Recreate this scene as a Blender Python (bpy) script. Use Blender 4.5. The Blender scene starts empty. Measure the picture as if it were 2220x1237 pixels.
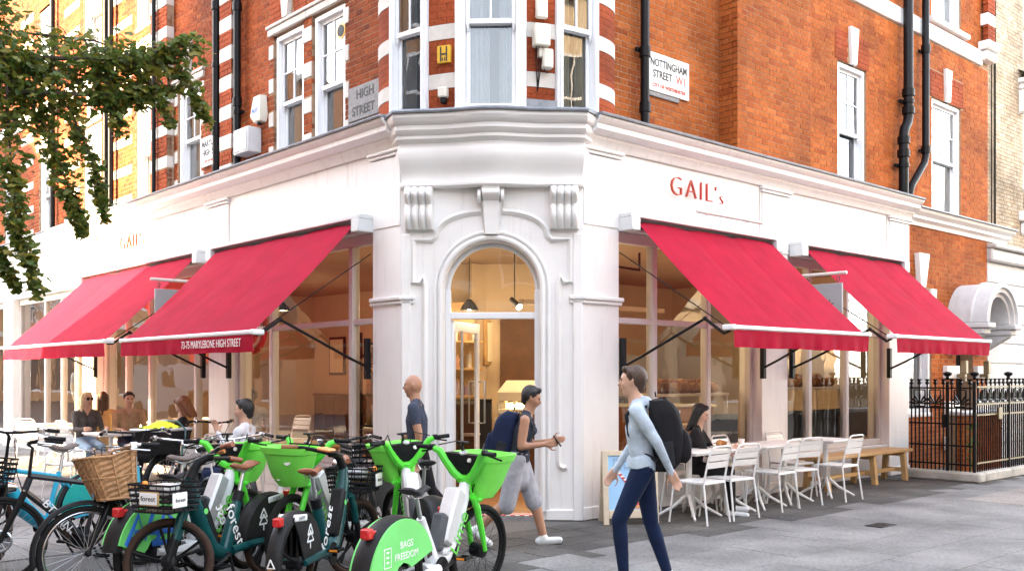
import bpy, math, random
import numpy as np
from mathutils import Matrix, Vector
R = math.radians
rnd = random.Random(11)
SC = bpy.context.scene
COL = SC.collection

# ------------------------------------------------------------------ camera
cam = bpy.data.cameras.new('camera')
cam.sensor_width = 36.0
cam.lens = 2110.0 / 2220.0 * 36.0
cam.shift_y = (812.0 - 618.5) / 2220.0
cam.clip_start = .1
cam.clip_end = 500
camo = bpy.data.objects.new('camera', cam)
COL.objects.link(camo)
camo.location = (0, 0, 1.6)
camo.rotation_euler = (R(90), 0, 0)
SC.camera = camo

# ------------------------------------------------------------------ sky, sun, exposure
SUN_EL = R(19)
SUN_H = Vector((-.985, -.172, 0)).normalized()
SUN_V = Vector((SUN_H.x * math.cos(SUN_EL), SUN_H.y * math.cos(SUN_EL), math.sin(SUN_EL)))
wd = bpy.data.worlds.new('World')
SC.world = wd
wd.use_nodes = True
nt = wd.node_tree
bg = nt.nodes['Background']
sky = nt.nodes.new('ShaderNodeTexSky')
sky.sky_type = 'NISHITA'
sky.sun_disc = False
sky.sun_elevation = SUN_EL
sky.sun_rotation = math.atan2(SUN_H.x, SUN_H.y)
sky.air_density = 1.0
sky.dust_density = .8
sky.ozone_density = .6
hs = nt.nodes.new('ShaderNodeHueSaturation')     # thin high cloud takes most of the blue out of the sky
hs.inputs['Saturation'].default_value = .42
nt.links.new(sky.outputs[0], hs.inputs['Color'])
nt.links.new(hs.outputs[0], bg.inputs['Color'])
bg.inputs['Strength'].default_value = .13
sl = bpy.data.lights.new('sun', 'SUN')
sl.energy = 3.0
sl.angle = R(.53)
sl.color = (1, .72, .40)
so = bpy.data.objects.new('sun', sl)
COL.objects.link(so)
so.location = (-20, -4, 12)
so.rotation_euler = SUN_V.to_track_quat('Z', 'Y').to_euler()
SC.view_settings.view_transform = 'Standard'
SC.view_settings.look = 'None'
SC.view_settings.gamma = 1
SC.view_settings.exposure = 3.84
SC.render.engine = 'CYCLES'
SC.cycles.max_bounces = 8
SC.cycles.transparent_max_bounces = 16
SC.cycles.use_denoising = True
SC.cycles.sample_clamp_indirect = 6

# ------------------------------------------------------------------ mesh and object helpers
I4 = Matrix.Identity(4)
def T(x, y, z): return Matrix.Translation((x, y, z))
def RZ(a): return Matrix.Rotation(a, 4, 'Z')
def RX(a): return Matrix.Rotation(a, 4, 'X')
def RY(a): return Matrix.Rotation(a, 4, 'Y')
def frame(o, xa, za=(0, 0, 1)):
    x = Vector(xa).normalized(); z = Vector(za).normalized(); y = z.cross(x).normalized(); z = x.cross(y)
    return Matrix(((x.x, y.x, z.x, o[0]), (x.y, y.y, z.y, o[1]), (x.z, y.z, z.z, o[2]), (0, 0, 0, 1)))

class MB:
    def __init__(s, M=None):
        s.v = []; s.f = []; s.m = []; s.M = M; s.cur = 0
    def add(s, vs, fs):
        n = len(s.v)
        if s.M is not None: vs = [s.M @ Vector(p) for p in vs]
        s.v += [tuple(p) for p in vs]
        s.f += [tuple(i + n for i in f) for f in fs]
        s.m += [s.cur] * len(fs)
        return s
    def box(s, x0, x1, y0, y1, z0, z1, M=None):
        vs = [(x0, y0, z0), (x1, y0, z0), (x1, y1, z0), (x0, y1, z0), (x0, y0, z1), (x1, y0, z1), (x1, y1, z1), (x0, y1, z1)]
        if M is not None: vs = [M @ Vector(p) for p in vs]
        return s.add(vs, [(0, 3, 2, 1), (4, 5, 6, 7), (0, 1, 5, 4), (1, 2, 6, 5), (2, 3, 7, 6), (3, 0, 4, 7)])
    def cbox(s, x0, x1, y0, y1, z0, z1, b=.008, M=None):
        x0, x1 = min(x0, x1), max(x0, x1); y0, y1 = min(y0, y1), max(y0, y1); z0, z1 = min(z0, z1), max(z0, z1)
        c = ((x0 + x1) / 2, (y0 + y1) / 2, (z0 + z1) / 2); h = ((x1 - x0) / 2, (y1 - y0) / 2, (z1 - z0) / 2)
        b = min(b, .45 * min(h) * 2)
        vs = []; ix = {}
        for sx in (-1, 1):
            for sy in (-1, 1):
                for sz in (-1, 1):
                    for ax in range(3):
                        q = [h[0] - b, h[1] - b, h[2] - b]; q[ax] = h[ax]
                        ix[(sx, sy, sz, ax)] = len(vs)
                        vs.append((c[0] + sx * q[0], c[1] + sy * q[1], c[2] + sz * q[2]))
        fs = []
        S = (-1, 1)
        for a in S:
            for ax, o in ((0, [(a, -1, -1), (a, 1, -1), (a, 1, 1), (a, -1, 1)]), (1, [(-1, a, -1), (-1, a, 1), (1, a, 1), (1, a, -1)]), (2, [(-1, -1, a), (1, -1, a), (1, 1, a), (-1, 1, a)])):
                q = [ix[k + (ax,)] for k in o]
                fs.append(tuple(q if a > 0 else q[::-1]))
        for a in S:
            for d in S:
                e = [ix[(a, d, -1, 0)], ix[(a, d, -1, 1)], ix[(a, d, 1, 1)], ix[(a, d, 1, 0)]]
                fs.append(tuple(e if a * d > 0 else e[::-1]))
                e = [ix[(a, -1, d, 2)], ix[(a, -1, d, 0)], ix[(a, 1, d, 0)], ix[(a, 1, d, 2)]]
                fs.append(tuple(e if a * d < 0 else e[::-1]))
                e = [ix[(-1, a, d, 1)], ix[(-1, a, d, 2)], ix[(1, a, d, 2)], ix[(1, a, d, 1)]]
                fs.append(tuple(e if a * d < 0 else e[::-1]))
                for g in S:
                    q = [ix[(a, d, g, 0)], ix[(a, d, g, 1)], ix[(a, d, g, 2)]]
                    fs.append(tuple(q if a * d * g > 0 else q[::-1]))
        if M is not None: vs = [M @ Vector(p) for p in vs]
        return s.add(vs, fs)
    def tube(s, pts, r, n=8, closed=False, cap=True, sq=1.0):
        pts = [Vector(p) for p in pts]; k = len(pts)
        rs = r if isinstance(r, (list, tuple)) else [r] * k
        vs = []; prev = None
        for i, p in enumerate(pts):
            a = pts[(i - 1) % k] if (closed or i) else p
            b = pts[(i + 1) % k] if (closed or i < k - 1) else p
            t = (b - a)
            t = t.normalized() if t.length > 1e-9 else Vector((0, 0, 1))
            if prev is None:
                up = Vector((0, 1, 0)) if abs(t.y) < .9 else Vector((1, 0, 0))
                nx = (up - t * up.dot(t)).normalized()
            else:
                nx = prev - t * prev.dot(t)
                nx = nx.normalized() if nx.length > 1e-6 else prev
            prev = nx; ny = t.cross(nx)
            for j in range(n):
                an = 2 * math.pi * j / n
                vs.append(p + nx * (rs[i] * sq * math.cos(an)) + ny * (rs[i] * math.sin(an)))
        fs = []
        for i in range(k if closed else k - 1):
            for j in range(n):
                a, b = i * n + j, i * n + (j + 1) % n
                c, d = ((i + 1) % k) * n + (j + 1) % n, ((i + 1) % k) * n + j
                fs.append((a, b, c, d))
        if cap and not closed:
            fs.append(tuple(range(n))[::-1]); fs.append(tuple((k - 1) * n + j for j in range(n)))
        return s.add(vs, fs)
    def ring(s, c, ax, rad, r, n=32, m=8, a0=0, a1=360):
        ax = Vector(ax).normalized(); u = Vector((0, 0, 1)) if abs(ax.z) < .9 else Vector((1, 0, 0))
        u = (u - ax * u.dot(ax)).normalized(); w = ax.cross(u); c = Vector(c)
        full = a1 - a0 >= 360
        pts = [c + (u * math.cos(R(a0 + (a1 - a0) * i / n)) + w * math.sin(R(a0 + (a1 - a0) * i / n))) * rad for i in range(n if full else n + 1)]
        return s.tube(pts, r, m, closed=full)
    def disc(s, c, ax, r0, r1, n=24, cap=True):     # a short cylinder between c and c+ax
        c = Vector(c); return s.tube([c, c + Vector(ax)], [r0, r1], n, cap=cap)
    def prism(s, poly, y0, y1):                       # polygon in x,z pushed along y
        n = len(poly)
        ar = sum(poly[i][0] * poly[(i + 1) % n][1] - poly[(i + 1) % n][0] * poly[i][1] for i in range(n))
        if ar < 0: poly = poly[::-1]
        vs = [(x, y0, z) for x, z in poly] + [(x, y1, z) for x, z in poly]
        fs = [tuple(range(n)), tuple(range(2 * n - 1, n - 1, -1))]
        fs += [(i, i + n, (i + 1) % n + n, (i + 1) % n) for i in range(n)]
        return s.add(vs, fs)
    def slabz(s, poly, z0, z1):                       # polygon in x,y pushed along z
        n = len(poly)
        ar = sum(poly[i][0] * poly[(i + 1) % n][1] - poly[(i + 1) % n][0] * poly[i][1] for i in range(n))
        if ar < 0: poly = poly[::-1]
        vs = [(x, y, z0) for x, y in poly] + [(x, y, z1) for x, y in poly]
        fs = [tuple(range(n))[::-1], tuple(range(n, 2 * n))]
        fs += [(i, (i + 1) % n, (i + 1) % n + n, i + n) for i in range(n)]
        return s.add(vs, fs)
    def grid(s, fn, nu, nv):
        vs = [fn(i / nu, j / nv) for j in range(nv + 1) for i in range(nu + 1)]
        fs = [(j * (nu + 1) + i, j * (nu + 1) + i + 1, (j + 1) * (nu + 1) + i + 1, (j + 1) * (nu + 1) + i) for j in range(nv) for i in range(nu)]
        return s.add(vs, fs)
    def loft(s, rings, closed=True, cap=True):
        n = len(rings[0]); vs = [p for r in rings for p in r]; fs = []
        for i in range(len(rings) - 1):
            for j in range(n if closed else n - 1):
                fs.append((i * n + j, i * n + (j + 1) % n, (i + 1) * n + (j + 1) % n, (i + 1) * n + j))
        if cap:
            fs.append(tuple(range(n))[::-1]); fs.append(tuple((len(rings) - 1) * n + j for j in range(n)))
        return s.add(vs, fs)
    def ball(s, c, rx, ry=None, rz=None, nu=12, nv=8):
        ry = ry or rx; rz = rz or rx; rg = []
        for j in range(nv + 1):
            ph = math.pi * (j / nv) - math.pi / 2
            cr = max(math.cos(ph), .02)
            rg.append([(c[0] + rx * cr * math.cos(2 * math.pi * i / nu), c[1] + ry * cr * math.sin(2 * math.pi * i / nu), c[2] + rz * math.sin(ph)) for i in range(nu)])
        return s.loft(rg)
    def mesh(s, name, mats, smooth=40):
        me = bpy.data.meshes.new(name)
        me.from_pydata(s.v, [], s.f)
        for m in (mats if isinstance(mats, (list, tuple)) else [mats]): me.materials.append(m)
        if any(s.m): me.polygons.foreach_set('material_index', s.m)
        if smooth:
            me.polygons.foreach_set('use_smooth', [True] * len(s.f))
            me.set_sharp_from_angle(angle=R(smooth))
        me.update()
        return me

WM = {}
def link(o, parent=None, M=None):
    COL.objects.link(o)
    if parent is not None:
        o.parent = parent
        PM = WM[parent.name]
        if M is None: M = PM
        o.matrix_basis = PM.inverted() @ M
    else:
        M = M if M is not None else I4
        o.matrix_basis = M
    WM[o.name] = M.copy()
    return o
def tag(o, label, cat=None, group=None, kind=None):
    if label: o['label'] = label
    if cat: o['category'] = cat
    if group: o['group'] = group
    if kind: o['kind'] = kind
    return o
def part(mb, name, mats, parent=None, M=None, smooth=40, label=None):
    me = mb if isinstance(mb, bpy.types.Mesh) else mb.mesh(name, mats, smooth)
    o = link(bpy.data.objects.new(name, me), parent, M)
    if label: o['label'] = label
    return o
def thing(name, label, cat, M=None, group=None):
    o = bpy.data.objects.new(name, None); o.empty_display_size = .1
    link(o, None, M); return tag(o, label, cat, group)
def copy_tree(o, M, label=None):
    c = o.copy(); COL.objects.link(c); c.matrix_basis = M; WM[c.name] = M.copy()
    if label: c['label'] = label
    def kids(a, b):
        for ch in list(a.children):
            d = ch.copy(); COL.objects.link(d); d.parent = b
            WM[d.name] = WM[b.name] @ d.matrix_basis
            kids(ch, d)
    kids(o, c)
    return c

# ------------------------------------------------------------------ materials
def newmat(name):
    m = bpy.data.materials.new(name); m.use_nodes = True
    return m, m.node_tree, m.node_tree.nodes['Principled BSDF']
def pbr(name, col, rough=.5, metal=0, var=.12, scale=6, bump=0, bscale=60, coat=0, spec=.5, dirt=0, dirtcol=(.12, .1, .08)):
    m, t, b = newmat(name); N = t.nodes.new; L = t.links.new
    b.inputs['Roughness'].default_value = rough; b.inputs['Metallic'].default_value = metal
    b.inputs['Coat Weight'].default_value = coat; b.inputs['Specular IOR Level'].default_value = spec
    tc = N('ShaderNodeTexCoord')
    ns = N('ShaderNodeTexNoise'); ns.inputs['Scale'].default_value = scale; ns.inputs['Detail'].default_value = 6; ns.inputs['Roughness'].default_value = .65
    L(tc.outputs['Object'], ns.inputs['Vector'])
    mp = N('ShaderNodeMapRange'); mp.inputs[1].default_value = .3; mp.inputs[2].default_value = .7; mp.inputs[3].default_value = 1 - var; mp.inputs[4].default_value = 1 + var
    L(ns.outputs[0], mp.inputs[0])
    mu = N('ShaderNodeVectorMath'); mu.operation = 'SCALE'; mu.inputs[0].default_value = col[:3]
    L(mp.outputs[0], mu.inputs['Scale'])
    out = mu.outputs[0]
    if dirt:
        n2 = N('ShaderNodeTexNoise'); n2.inputs['Scale'].default_value = scale * .35; n2.inputs['Detail'].default_value = 8
        L(tc.outputs['Object'], n2.inputs['Vector'])
        m2 = N('ShaderNodeMapRange'); m2.inputs[1].default_value = .5; m2.inputs[2].default_value = .75; m2.inputs[3].default_value = 0; m2.inputs[4].default_value = dirt
        L(n2.outputs[0], m2.inputs[0])
        mx = N('ShaderNodeMixRGB'); mx.inputs[2].default_value = dirtcol + (1,)
        L(m2.outputs[0], mx.inputs[0]); L(out, mx.inputs[1]); out = mx.outputs[0]
    L(out, b.inputs['Base Color'])
    rr = N('ShaderNodeMapRange'); rr.inputs[3].default_value = max(0, rough - .08); rr.inputs[4].default_value = min(1, rough + .1)
    L(ns.outputs[0], rr.inputs[0]); L(rr.outputs[0], b.inputs['Roughness'])
    if bump:
        n3 = N('ShaderNodeTexNoise'); n3.inputs['Scale'].default_value = bscale; n3.inputs['Detail'].default_value = 5
        L(tc.outputs['Object'], n3.inputs['Vector'])
        bp = N('ShaderNodeBump'); bp.inputs['Strength'].default_value = bump; bp.inputs['Distance'].default_value = .01
        L(n3.outputs[0], bp.inputs['Height']); L(bp.outputs[0], b.inputs['Normal'])
    return m
def brickmat(name, cols, rough=.85):
    m, t, b = newmat(name); N = t.nodes.new; L = t.links.new
    oi = N('ShaderNodeObjectInfo'); ge = N('ShaderNodeNewGeometry'); ad = N('ShaderNodeMath'); fr = N('ShaderNodeMath'); fr.operation = 'FRACT'
    L(oi.outputs['Random'], ad.inputs[0]); L(ge.outputs['Random Per Island'], ad.inputs[1]); L(ad.outputs[0], fr.inputs[0])
    cr = N('ShaderNodeValToRGB'); e = cr.color_ramp.elements
    n = len(cols)
    while len(e) < n: e.new(.5)
    for i, c in enumerate(cols): e[i].position = i / (n - 1); e[i].color = c + (1,)
    L(fr.outputs[0], cr.inputs[0])
    ns = N('ShaderNodeTexNoise'); ns.inputs['Scale'].default_value = 28; ns.inputs['Detail'].default_value = 6; ns.inputs['Roughness'].default_value = .7
    L(ge.outputs['Position'], ns.inputs['Vector'])
    mp = N('ShaderNodeMapRange'); mp.inputs[1].default_value = .3; mp.inputs[2].default_value = .7; mp.inputs[3].default_value = .62; mp.inputs[4].default_value = 1.25
    L(ns.outputs[0], mp.inputs[0])
    n2 = N('ShaderNodeTexNoise'); n2.inputs['Scale'].default_value = 1.1; n2.inputs['Detail'].default_value = 5
    L(ge.outputs['Position'], n2.inputs['Vector'])
    m2 = N('ShaderNodeMapRange'); m2.inputs[1].default_value = .35; m2.inputs[2].default_value = .65; m2.inputs[3].default_value = .66; m2.inputs[4].default_value = 1.16
    L(n2.outputs[0], m2.inputs[0])
    mm = N('ShaderNodeMath'); mm.operation = 'MULTIPLY'; L(mp.outputs[0], mm.inputs[0]); L(m2.outputs[0], mm.inputs[1])
    mu = N('ShaderNodeVectorMath'); mu.operation = 'SCALE'
    L(cr.outputs[0], mu.inputs[0]); L(mm.outputs[0], mu.inputs['Scale']); L(mu.outputs[0], b.inputs['Base Color'])
    b.inputs['Roughness'].default_value = rough; b.inputs['Specular IOR Level'].default_value = .15
    bp = N('ShaderNodeBump'); bp.inputs['Strength'].default_value = .5; bp.inputs['Distance'].default_value = .006
    L(ns.outputs[0], bp.inputs['Height']); L(bp.outputs[0], b.inputs['Normal'])
    return m
def slabmat(name, cols, rough=.7):
    m = brickmat(name, cols, rough); t = m.node_tree; N = t.nodes.new; L = t.links.new
    b = t.nodes['Principled BSDF']; src = b.inputs['Base Color'].links[0].from_socket
    ge = N('ShaderNodeNewGeometry')
    n1 = N('ShaderNodeTexNoise'); n1.inputs['Scale'].default_value = 2.6; n1.inputs['Detail'].default_value = 9; n1.inputs['Roughness'].default_value = .7; L(ge.outputs['Position'], n1.inputs['Vector'])
    r1 = N('ShaderNodeMapRange'); r1.inputs[1].default_value = .52; r1.inputs[2].default_value = .70; r1.inputs[3].default_value = 0; r1.inputs[4].default_value = .2; L(n1.outputs[0], r1.inputs[0])
    m1 = N('ShaderNodeMixRGB'); m1.inputs[2].default_value = (.07, .066, .063, 1); L(r1.outputs[0], m1.inputs[0]); L(src, m1.inputs[1])
    v = N('ShaderNodeTexVoronoi'); v.inputs['Scale'].default_value = 3.2; L(ge.outputs['Position'], v.inputs['Vector'])
    r2 = N('ShaderNodeMapRange'); r2.inputs[1].default_value = .055; r2.inputs[2].default_value = .075; r2.inputs[3].default_value = .65; r2.inputs[4].default_value = 0; L(v.outputs['Distance'], r2.inputs[0])
    m2 = N('ShaderNodeMixRGB'); m2.inputs[2].default_value = (.10, .10, .10, 1); L(r2.outputs[0], m2.inputs[0]); L(m1.outputs[0], m2.inputs[1]); L(m2.outputs[0], b.inputs['Base Color'])
    rr = N('ShaderNodeMapRange'); rr.inputs[3].default_value = rough - .22; rr.inputs[4].default_value = rough + .2; L(n1.outputs[0], rr.inputs[0]); L(rr.outputs[0], b.inputs['Roughness'])
    return m
def glassmat(name, tint=(1, 1, 1), boost=1.0, ior=1.5, rough=0.0):
    m = bpy.data.materials.new(name); m.use_nodes = True; t = m.node_tree; t.nodes.clear(); N = t.nodes.new; L = t.links.new
    o = N('ShaderNodeOutputMaterial'); mx = N('ShaderNodeMixShader'); tr = N('ShaderNodeBsdfTransparent'); gl = N('ShaderNodeBsdfGlossy')
    tr.inputs[0].default_value = tint + (1,); gl.inputs['Roughness'].default_value = rough
    fr = N('ShaderNodeFresnel'); fr.inputs[0].default_value = ior
    mu = N('ShaderNodeMath'); mu.operation = 'MULTIPLY'; mu.inputs[1].default_value = boost; mu.use_clamp = True
    L(fr.outputs[0], mu.inputs[0]); L(mu.outputs[0], mx.inputs[0]); L(tr.outputs[0], mx.inputs[1]); L(gl.outputs[0], mx.inputs[2]); L(mx.outputs[0], o.inputs[0])
    tc = N('ShaderNodeTexCoord'); ns = N('ShaderNodeTexNoise'); ns.inputs['Scale'].default_value = 1.6; bp = N('ShaderNodeBump')
    bp.inputs['Strength'].default_value = .06; bp.inputs['Distance'].default_value = .05
    L(tc.outputs['Object'], ns.inputs['Vector']); L(ns.outputs[0], bp.inputs['Height']); L(bp.outputs[0], gl.inputs['Normal'])
    return m
def emit(name, col, st):
    m, t, b = newmat(name)
    b.inputs['Base Color'].default_value = col + (1,); b.inputs['Emission Color'].default_value = col + (1,); b.inputs['Emission Strength'].default_value = st
    return m
def leafmat(name, cols):
    m, t, b = newmat(name); N = t.nodes.new; L = t.links.new
    oi = N('ShaderNodeObjectInfo'); ge = N('ShaderNodeNewGeometry'); ad = N('ShaderNodeMath'); fr = N('ShaderNodeMath'); fr.operation = 'FRACT'
    L(oi.outputs['Random'], ad.inputs[0]); L(ge.outputs['Random Per Island'], ad.inputs[1]); L(ad.outputs[0], fr.inputs[0])
    cr = N('ShaderNodeValToRGB'); e = cr.color_ramp.elements
    while len(e) < len(cols): e.new(.5)
    for i, c in enumerate(cols): e[i].position = i / (len(cols) - 1); e[i].color = c + (1,)
    L(fr.outputs[0], cr.inputs[0]); L(cr.outputs[0], b.inputs['Base Color'])
    b.inputs['Roughness'].default_value = .45
    tl = N('ShaderNodeBsdfTranslucent'); L(cr.outputs[0], tl.inputs[0])
    mx = N('ShaderNodeMixShader'); mx.inputs[0].default_value = .42
    L(b.outputs[0], mx.inputs[1]); L(tl.outputs[0], mx.inputs[2]); L(mx.outputs[0], t.nodes['Material Output'].inputs[0])
    return m
def clothmat(name, col, tl=.25, rough=.8):
    m, t, b = newmat(name); N = t.nodes.new; L = t.links.new
    tc = N('ShaderNodeTexCoord'); ns = N('ShaderNodeTexNoise'); ns.inputs['Scale'].default_value = 3.5; ns.inputs['Detail'].default_value = 5
    L(tc.outputs['Object'], ns.inputs['Vector'])
    wv = N('ShaderNodeTexNoise'); wv.inputs['Scale'].default_value = 240; L(tc.outputs['Object'], wv.inputs['Vector'])
    mp = N('ShaderNodeMapRange'); mp.inputs[1].default_value = .3; mp.inputs[2].default_value = .7; mp.inputs[3].default_value = .88; mp.inputs[4].default_value = 1.1
    L(ns.outputs[0], mp.inputs[0])
    mu = N('ShaderNodeVectorMath'); mu.operation = 'SCALE'; mu.inputs[0].default_value = col; L(mp.outputs[0], mu.inputs['Scale'])
    L(mu.outputs[0], b.inputs['Base Color']); b.inputs['Roughness'].default_value = rough
    b.inputs['Specular IOR Level'].default_value = .12
    bp = N('ShaderNodeBump'); bp.inputs['Strength'].default_value = .25; bp.inputs['Distance'].default_value = .004
    L(wv.outputs[0], bp.inputs['Height']); L(bp.outputs[0], b.inputs['Normal'])
    mpp = N('ShaderNodeMapping'); mpp.inputs['Scale'].default_value = (3.2, .8, .8); mpp.inputs['Rotation'].default_value = (.2, .5, .3); L(tc.outputs['Object'], mpp.inputs[0])
    wn2 = N('ShaderNodeTexNoise'); wn2.inputs['Scale'].default_value = 1.7; wn2.inputs['Detail'].default_value = 4; L(mpp.outputs[0], wn2.inputs['Vector'])
    b2 = N('ShaderNodeBump'); b2.inputs['Strength'].default_value = .22; b2.inputs['Distance'].default_value = .05; L(wn2.outputs[0], b2.inputs['Height']); L(bp.outputs[0], b2.inputs['Normal']); L(b2.outputs[0], b.inputs['Normal'])
    t2 = N('ShaderNodeBsdfTranslucent'); L(mu.outputs[0], t2.inputs[0])
    mx = N('ShaderNodeMixShader'); mx.inputs[0].default_value = tl
    L(b.outputs[0], mx.inputs[1]); L(t2.outputs[0], mx.inputs[2]); L(mx.outputs[0], t.nodes['Material Output'].inputs[0])
    return m

K = {}
K['stucco'] = pbr('stucco', (.85, .83, .81), .55, var=.035, scale=2.2, bump=.08, bscale=90, dirt=.10, dirtcol=(.55, .5, .45))
def streaks(m, amt=.22, col=(.40, .36, .31)):
    # old rain streaks and flaking in the paint
    t = m.node_tree; N = t.nodes.new; L = t.links.new; b = t.nodes['Principled BSDF']; src = b.inputs['Base Color'].links[0].from_socket
    tc = N('ShaderNodeTexCoord'); mp = N('ShaderNodeMapping'); mp.inputs['Scale'].default_value = (7, 7, .55); L(tc.outputs['Object'], mp.inputs[0])
    n = N('ShaderNodeTexNoise'); n.inputs['Scale'].default_value = 1.6; n.inputs['Detail'].default_value = 8; n.inputs['Roughness'].default_value = .62; L(mp.outputs[0], n.inputs['Vector'])
    r = N('ShaderNodeMapRange'); r.inputs[1].default_value = .55; r.inputs[2].default_value = .78; r.inputs[3].default_value = 0; r.inputs[4].default_value = amt; L(n.outputs[0], r.inputs[0])
    x = N('ShaderNodeMixRGB'); x.inputs[2].default_value = col + (1,); L(r.outputs[0], x.inputs[0]); L(src, x.inputs[1]); L(x.outputs[0], b.inputs['Base Color'])
    return m
streaks(K['stucco'], .34)
K['oldstucco'] = streaks(pbr('weathered_stucco', (.56, .555, .56), .7, var=.08, scale=6, bump=.2, bscale=50, dirt=.25, dirtcol=(.3, .28, .26)), .4, (.3, .28, .26))
K['trim'] = pbr('trim_paint', (.84, .83, .815), .4, var=.03, scale=4, dirt=.08, dirtcol=(.5, .46, .42))
K['joinery'] = pbr('joinery_paint', (.82, .83, .85), .3, var=.03, scale=5)
K['taupe'] = pbr('shopfront_paint', (.62, .585, .56), .4, var=.04, scale=4)
K['stone'] = pbr('pale_stone', (.60, .565, .52), .8, var=.10, scale=9, bump=.25, bscale=70, dirt=.25, dirtcol=(.36, .33, .3))
K['vanpaint'] = pbr('grey_van_paint', (.20, .215, .235), .3, var=.04)
K['mortar'] = pbr('mortar', (.36, .235, .15), .95, var=.2, scale=20, bump=.3, bscale=120)
K['brickL'] = brickmat('red_brick', [(.24, .048, .014), (.33, .074, .019), (.29, .060, .016), (.37, .092, .028), (.19, .038, .014), (.34, .080, .022)])
K['brickR'] = brickmat('orange_brick', [(.38, .095, .020), (.44, .125, .029), (.40, .104, .022), (.48, .145, .038), (.31, .070, .018), (.44, .118, .026)])
K['rubbed'] = brickmat('rubbed_red_brick', [(.30, .060, .020), (.35, .078, .028), (.32, .066, .023)])
K['creambrick'] = brickmat('cream_brick', [(.42, .34, .24), (.52, .43, .31), (.46, .37, .27), (.56, .48, .37), (.36, .29, .21)])
K['lead'] = pbr('lead_sheet', (.22, .235, .26), .5, metal=.4, var=.25, scale=9, bump=.2, bscale=25)
K['pipe'] = pbr('black_pipe_paint', (.005, .0055, .007), .42, var=.3, scale=10)
K['black'] = pbr('black_metal', (.009, .009, .010), .4, var=.2, scale=12)
K['rubber'] = pbr('tyre_rubber', (.011, .0105, .010), .85, var=.25, scale=30)
K['tan_rubber'] = pbr('brown_tyre_rubber', (.052, .030, .022), .8, var=.25, scale=30)
K['chrome'] = pbr('chrome', (.75, .75, .76), .18, metal=1, var=.08)
K['steel'] = pbr('brushed_steel', (.55, .56, .57), .35, metal=.9, var=.1)
K['silver'] = pbr('silver_plastic', (.62, .62, .63), .4, metal=.4, var=.08, scale=12, dirt=.15)
K['grey_plastic'] = pbr('grey_plastic', (.075, .08, .088), .5, var=.15, scale=12)
K['dark_plastic'] = pbr('dark_plastic', (.010, .0105, .012), .5, var=.25, scale=14)
K['skirt'] = pbr('black_fender_plastic', (.014, .0135, .014), .45, var=.25, scale=9, dirt=.3, dirtcol=(.09, .085, .08))
K['lime'] = pbr('lime_green_plastic', (.10, .72, .045), .4, var=.08, scale=7, dirt=.12, dirtcol=(.06, .3, .04))
K['limelight'] = pbr('lime_basket_plastic', (.20, .78, .09), .45, var=.06, scale=7)
K['mint'] = pbr('fender_panel_green', (.16, .66, .16), .45, var=.06, scale=6, dirt=.12, dirtcol=(.1, .3, .1))
K['bikewhite'] = pbr('white_bike_enamel', (.76, .78, .80), .3, var=.04, scale=9, dirt=.18, dirtcol=(.42, .42, .42))
K['teal'] = pbr('teal_bike_enamel', (.004, .062, .066), .28, var=.15, scale=7, coat=.4)
K['turq'] = pbr('turquoise_bike_enamel', (.02, .36, .55), .35, var=.1, scale=7)
K['turq2'] = pbr('sea_green_fender', (.02, .38, .34), .4, var=.1, scale=7)
K['navyframe'] = pbr('graphite_bike_enamel', (.022, .025, .03), .3, var=.15, coat=.3)
K['brownleather'] = pbr('brown_saddle', (.26, .09, .045), .5, var=.2, scale=18)
K['greyleather'] = pbr('taupe_saddle', (.13, .10, .09), .6, var=.15, scale=18)
K['blacksaddle'] = pbr('black_saddle', (.02, .02, .023), .45, var=.3, scale=16)
K['wicker'] = pbr('wicker_cane', (.40, .22, .10), .65, var=.35, scale=40)
K['whitepaint'] = pbr('white_lettering', (.85, .85, .84), .5, var=.03)
K['greenpaint'] = pbr('green_lettering', (.12, .62, .05), .5, var=.03)
K['bluepaint'] = pbr('blue_spray_paint', (.03, .16, .62), .5, var=.1)
K['blackpaint'] = pbr('black_lettering', (.03, .03, .03), .6, var=.1)
K['redpaint'] = pbr('red_lettering', (.50, .05, .025), .45, var=.06)
K['redlens'] = pbr('red_lamp_lens', (.55, .02, .02), .25, var=.1)
K['amber'] = pbr('amber_reflector', (.85, .28, .02), .3, var=.1)
K['orange'] = pbr('orange_pad', (.85, .34, .12), .5, var=.05)
K['awning'] = clothmat('crimson_awning_cloth', (.45, .011, .042), .28)
K['whitebar'] = pbr('white_awning_bar', (.80, .81, .82), .3, var=.03)
K['cassette'] = pbr('awning_box_paint', (.66, .68, .69), .4, var=.04)
K['furniture'] = pbr('white_metal_furniture', (.80, .80, .79), .35, var=.03, scale=9)
K['oak'] = pbr('oak_bench', (.50, .31, .13), .55, var=.18, scale=7, bump=.1, bscale=30)
K['palewood'] = pbr('pale_wood', (.66, .56, .42), .5, var=.1, scale=8)
K['slab'] = slabmat('york_stone', [(.205, .2, .198), (.228, .222, .22), (.212, .208, .204), (.245, .238, .232), (.222, .217, .214)], .7)
K['slabdark'] = slabmat('worn_setts', [(.085, .081, .079), (.11, .105, .10), (.095, .09, .086), (.125, .118, .112)], .75)
K['slabpink'] = slabmat('pinkish_paver', [(.29, .262, .245), (.32, .29, .27), (.27, .245, .23)], .7)
K['asphalt'] = pbr('asphalt', (.055, .055, .058), .9, var=.25, scale=40, bump=.3, bscale=150)
K['joint'] = pbr('sandy_joint', (.13, .125, .12), .95, var=.25, scale=30)
K['curtain'] = clothmat('net_curtain', (.72, .73, .74), .4)
K['yellowcurtain'] = clothmat('cream_curtain', (.74, .66, .48), .4)
K['darkroom'] = pbr('room_plaster', (.20, .19, .18), .9, var=.1, scale=2)
K['shopglass'] = glassmat('shop_glass', (.97, .97, .96), 1.7, 1.52)
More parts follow.
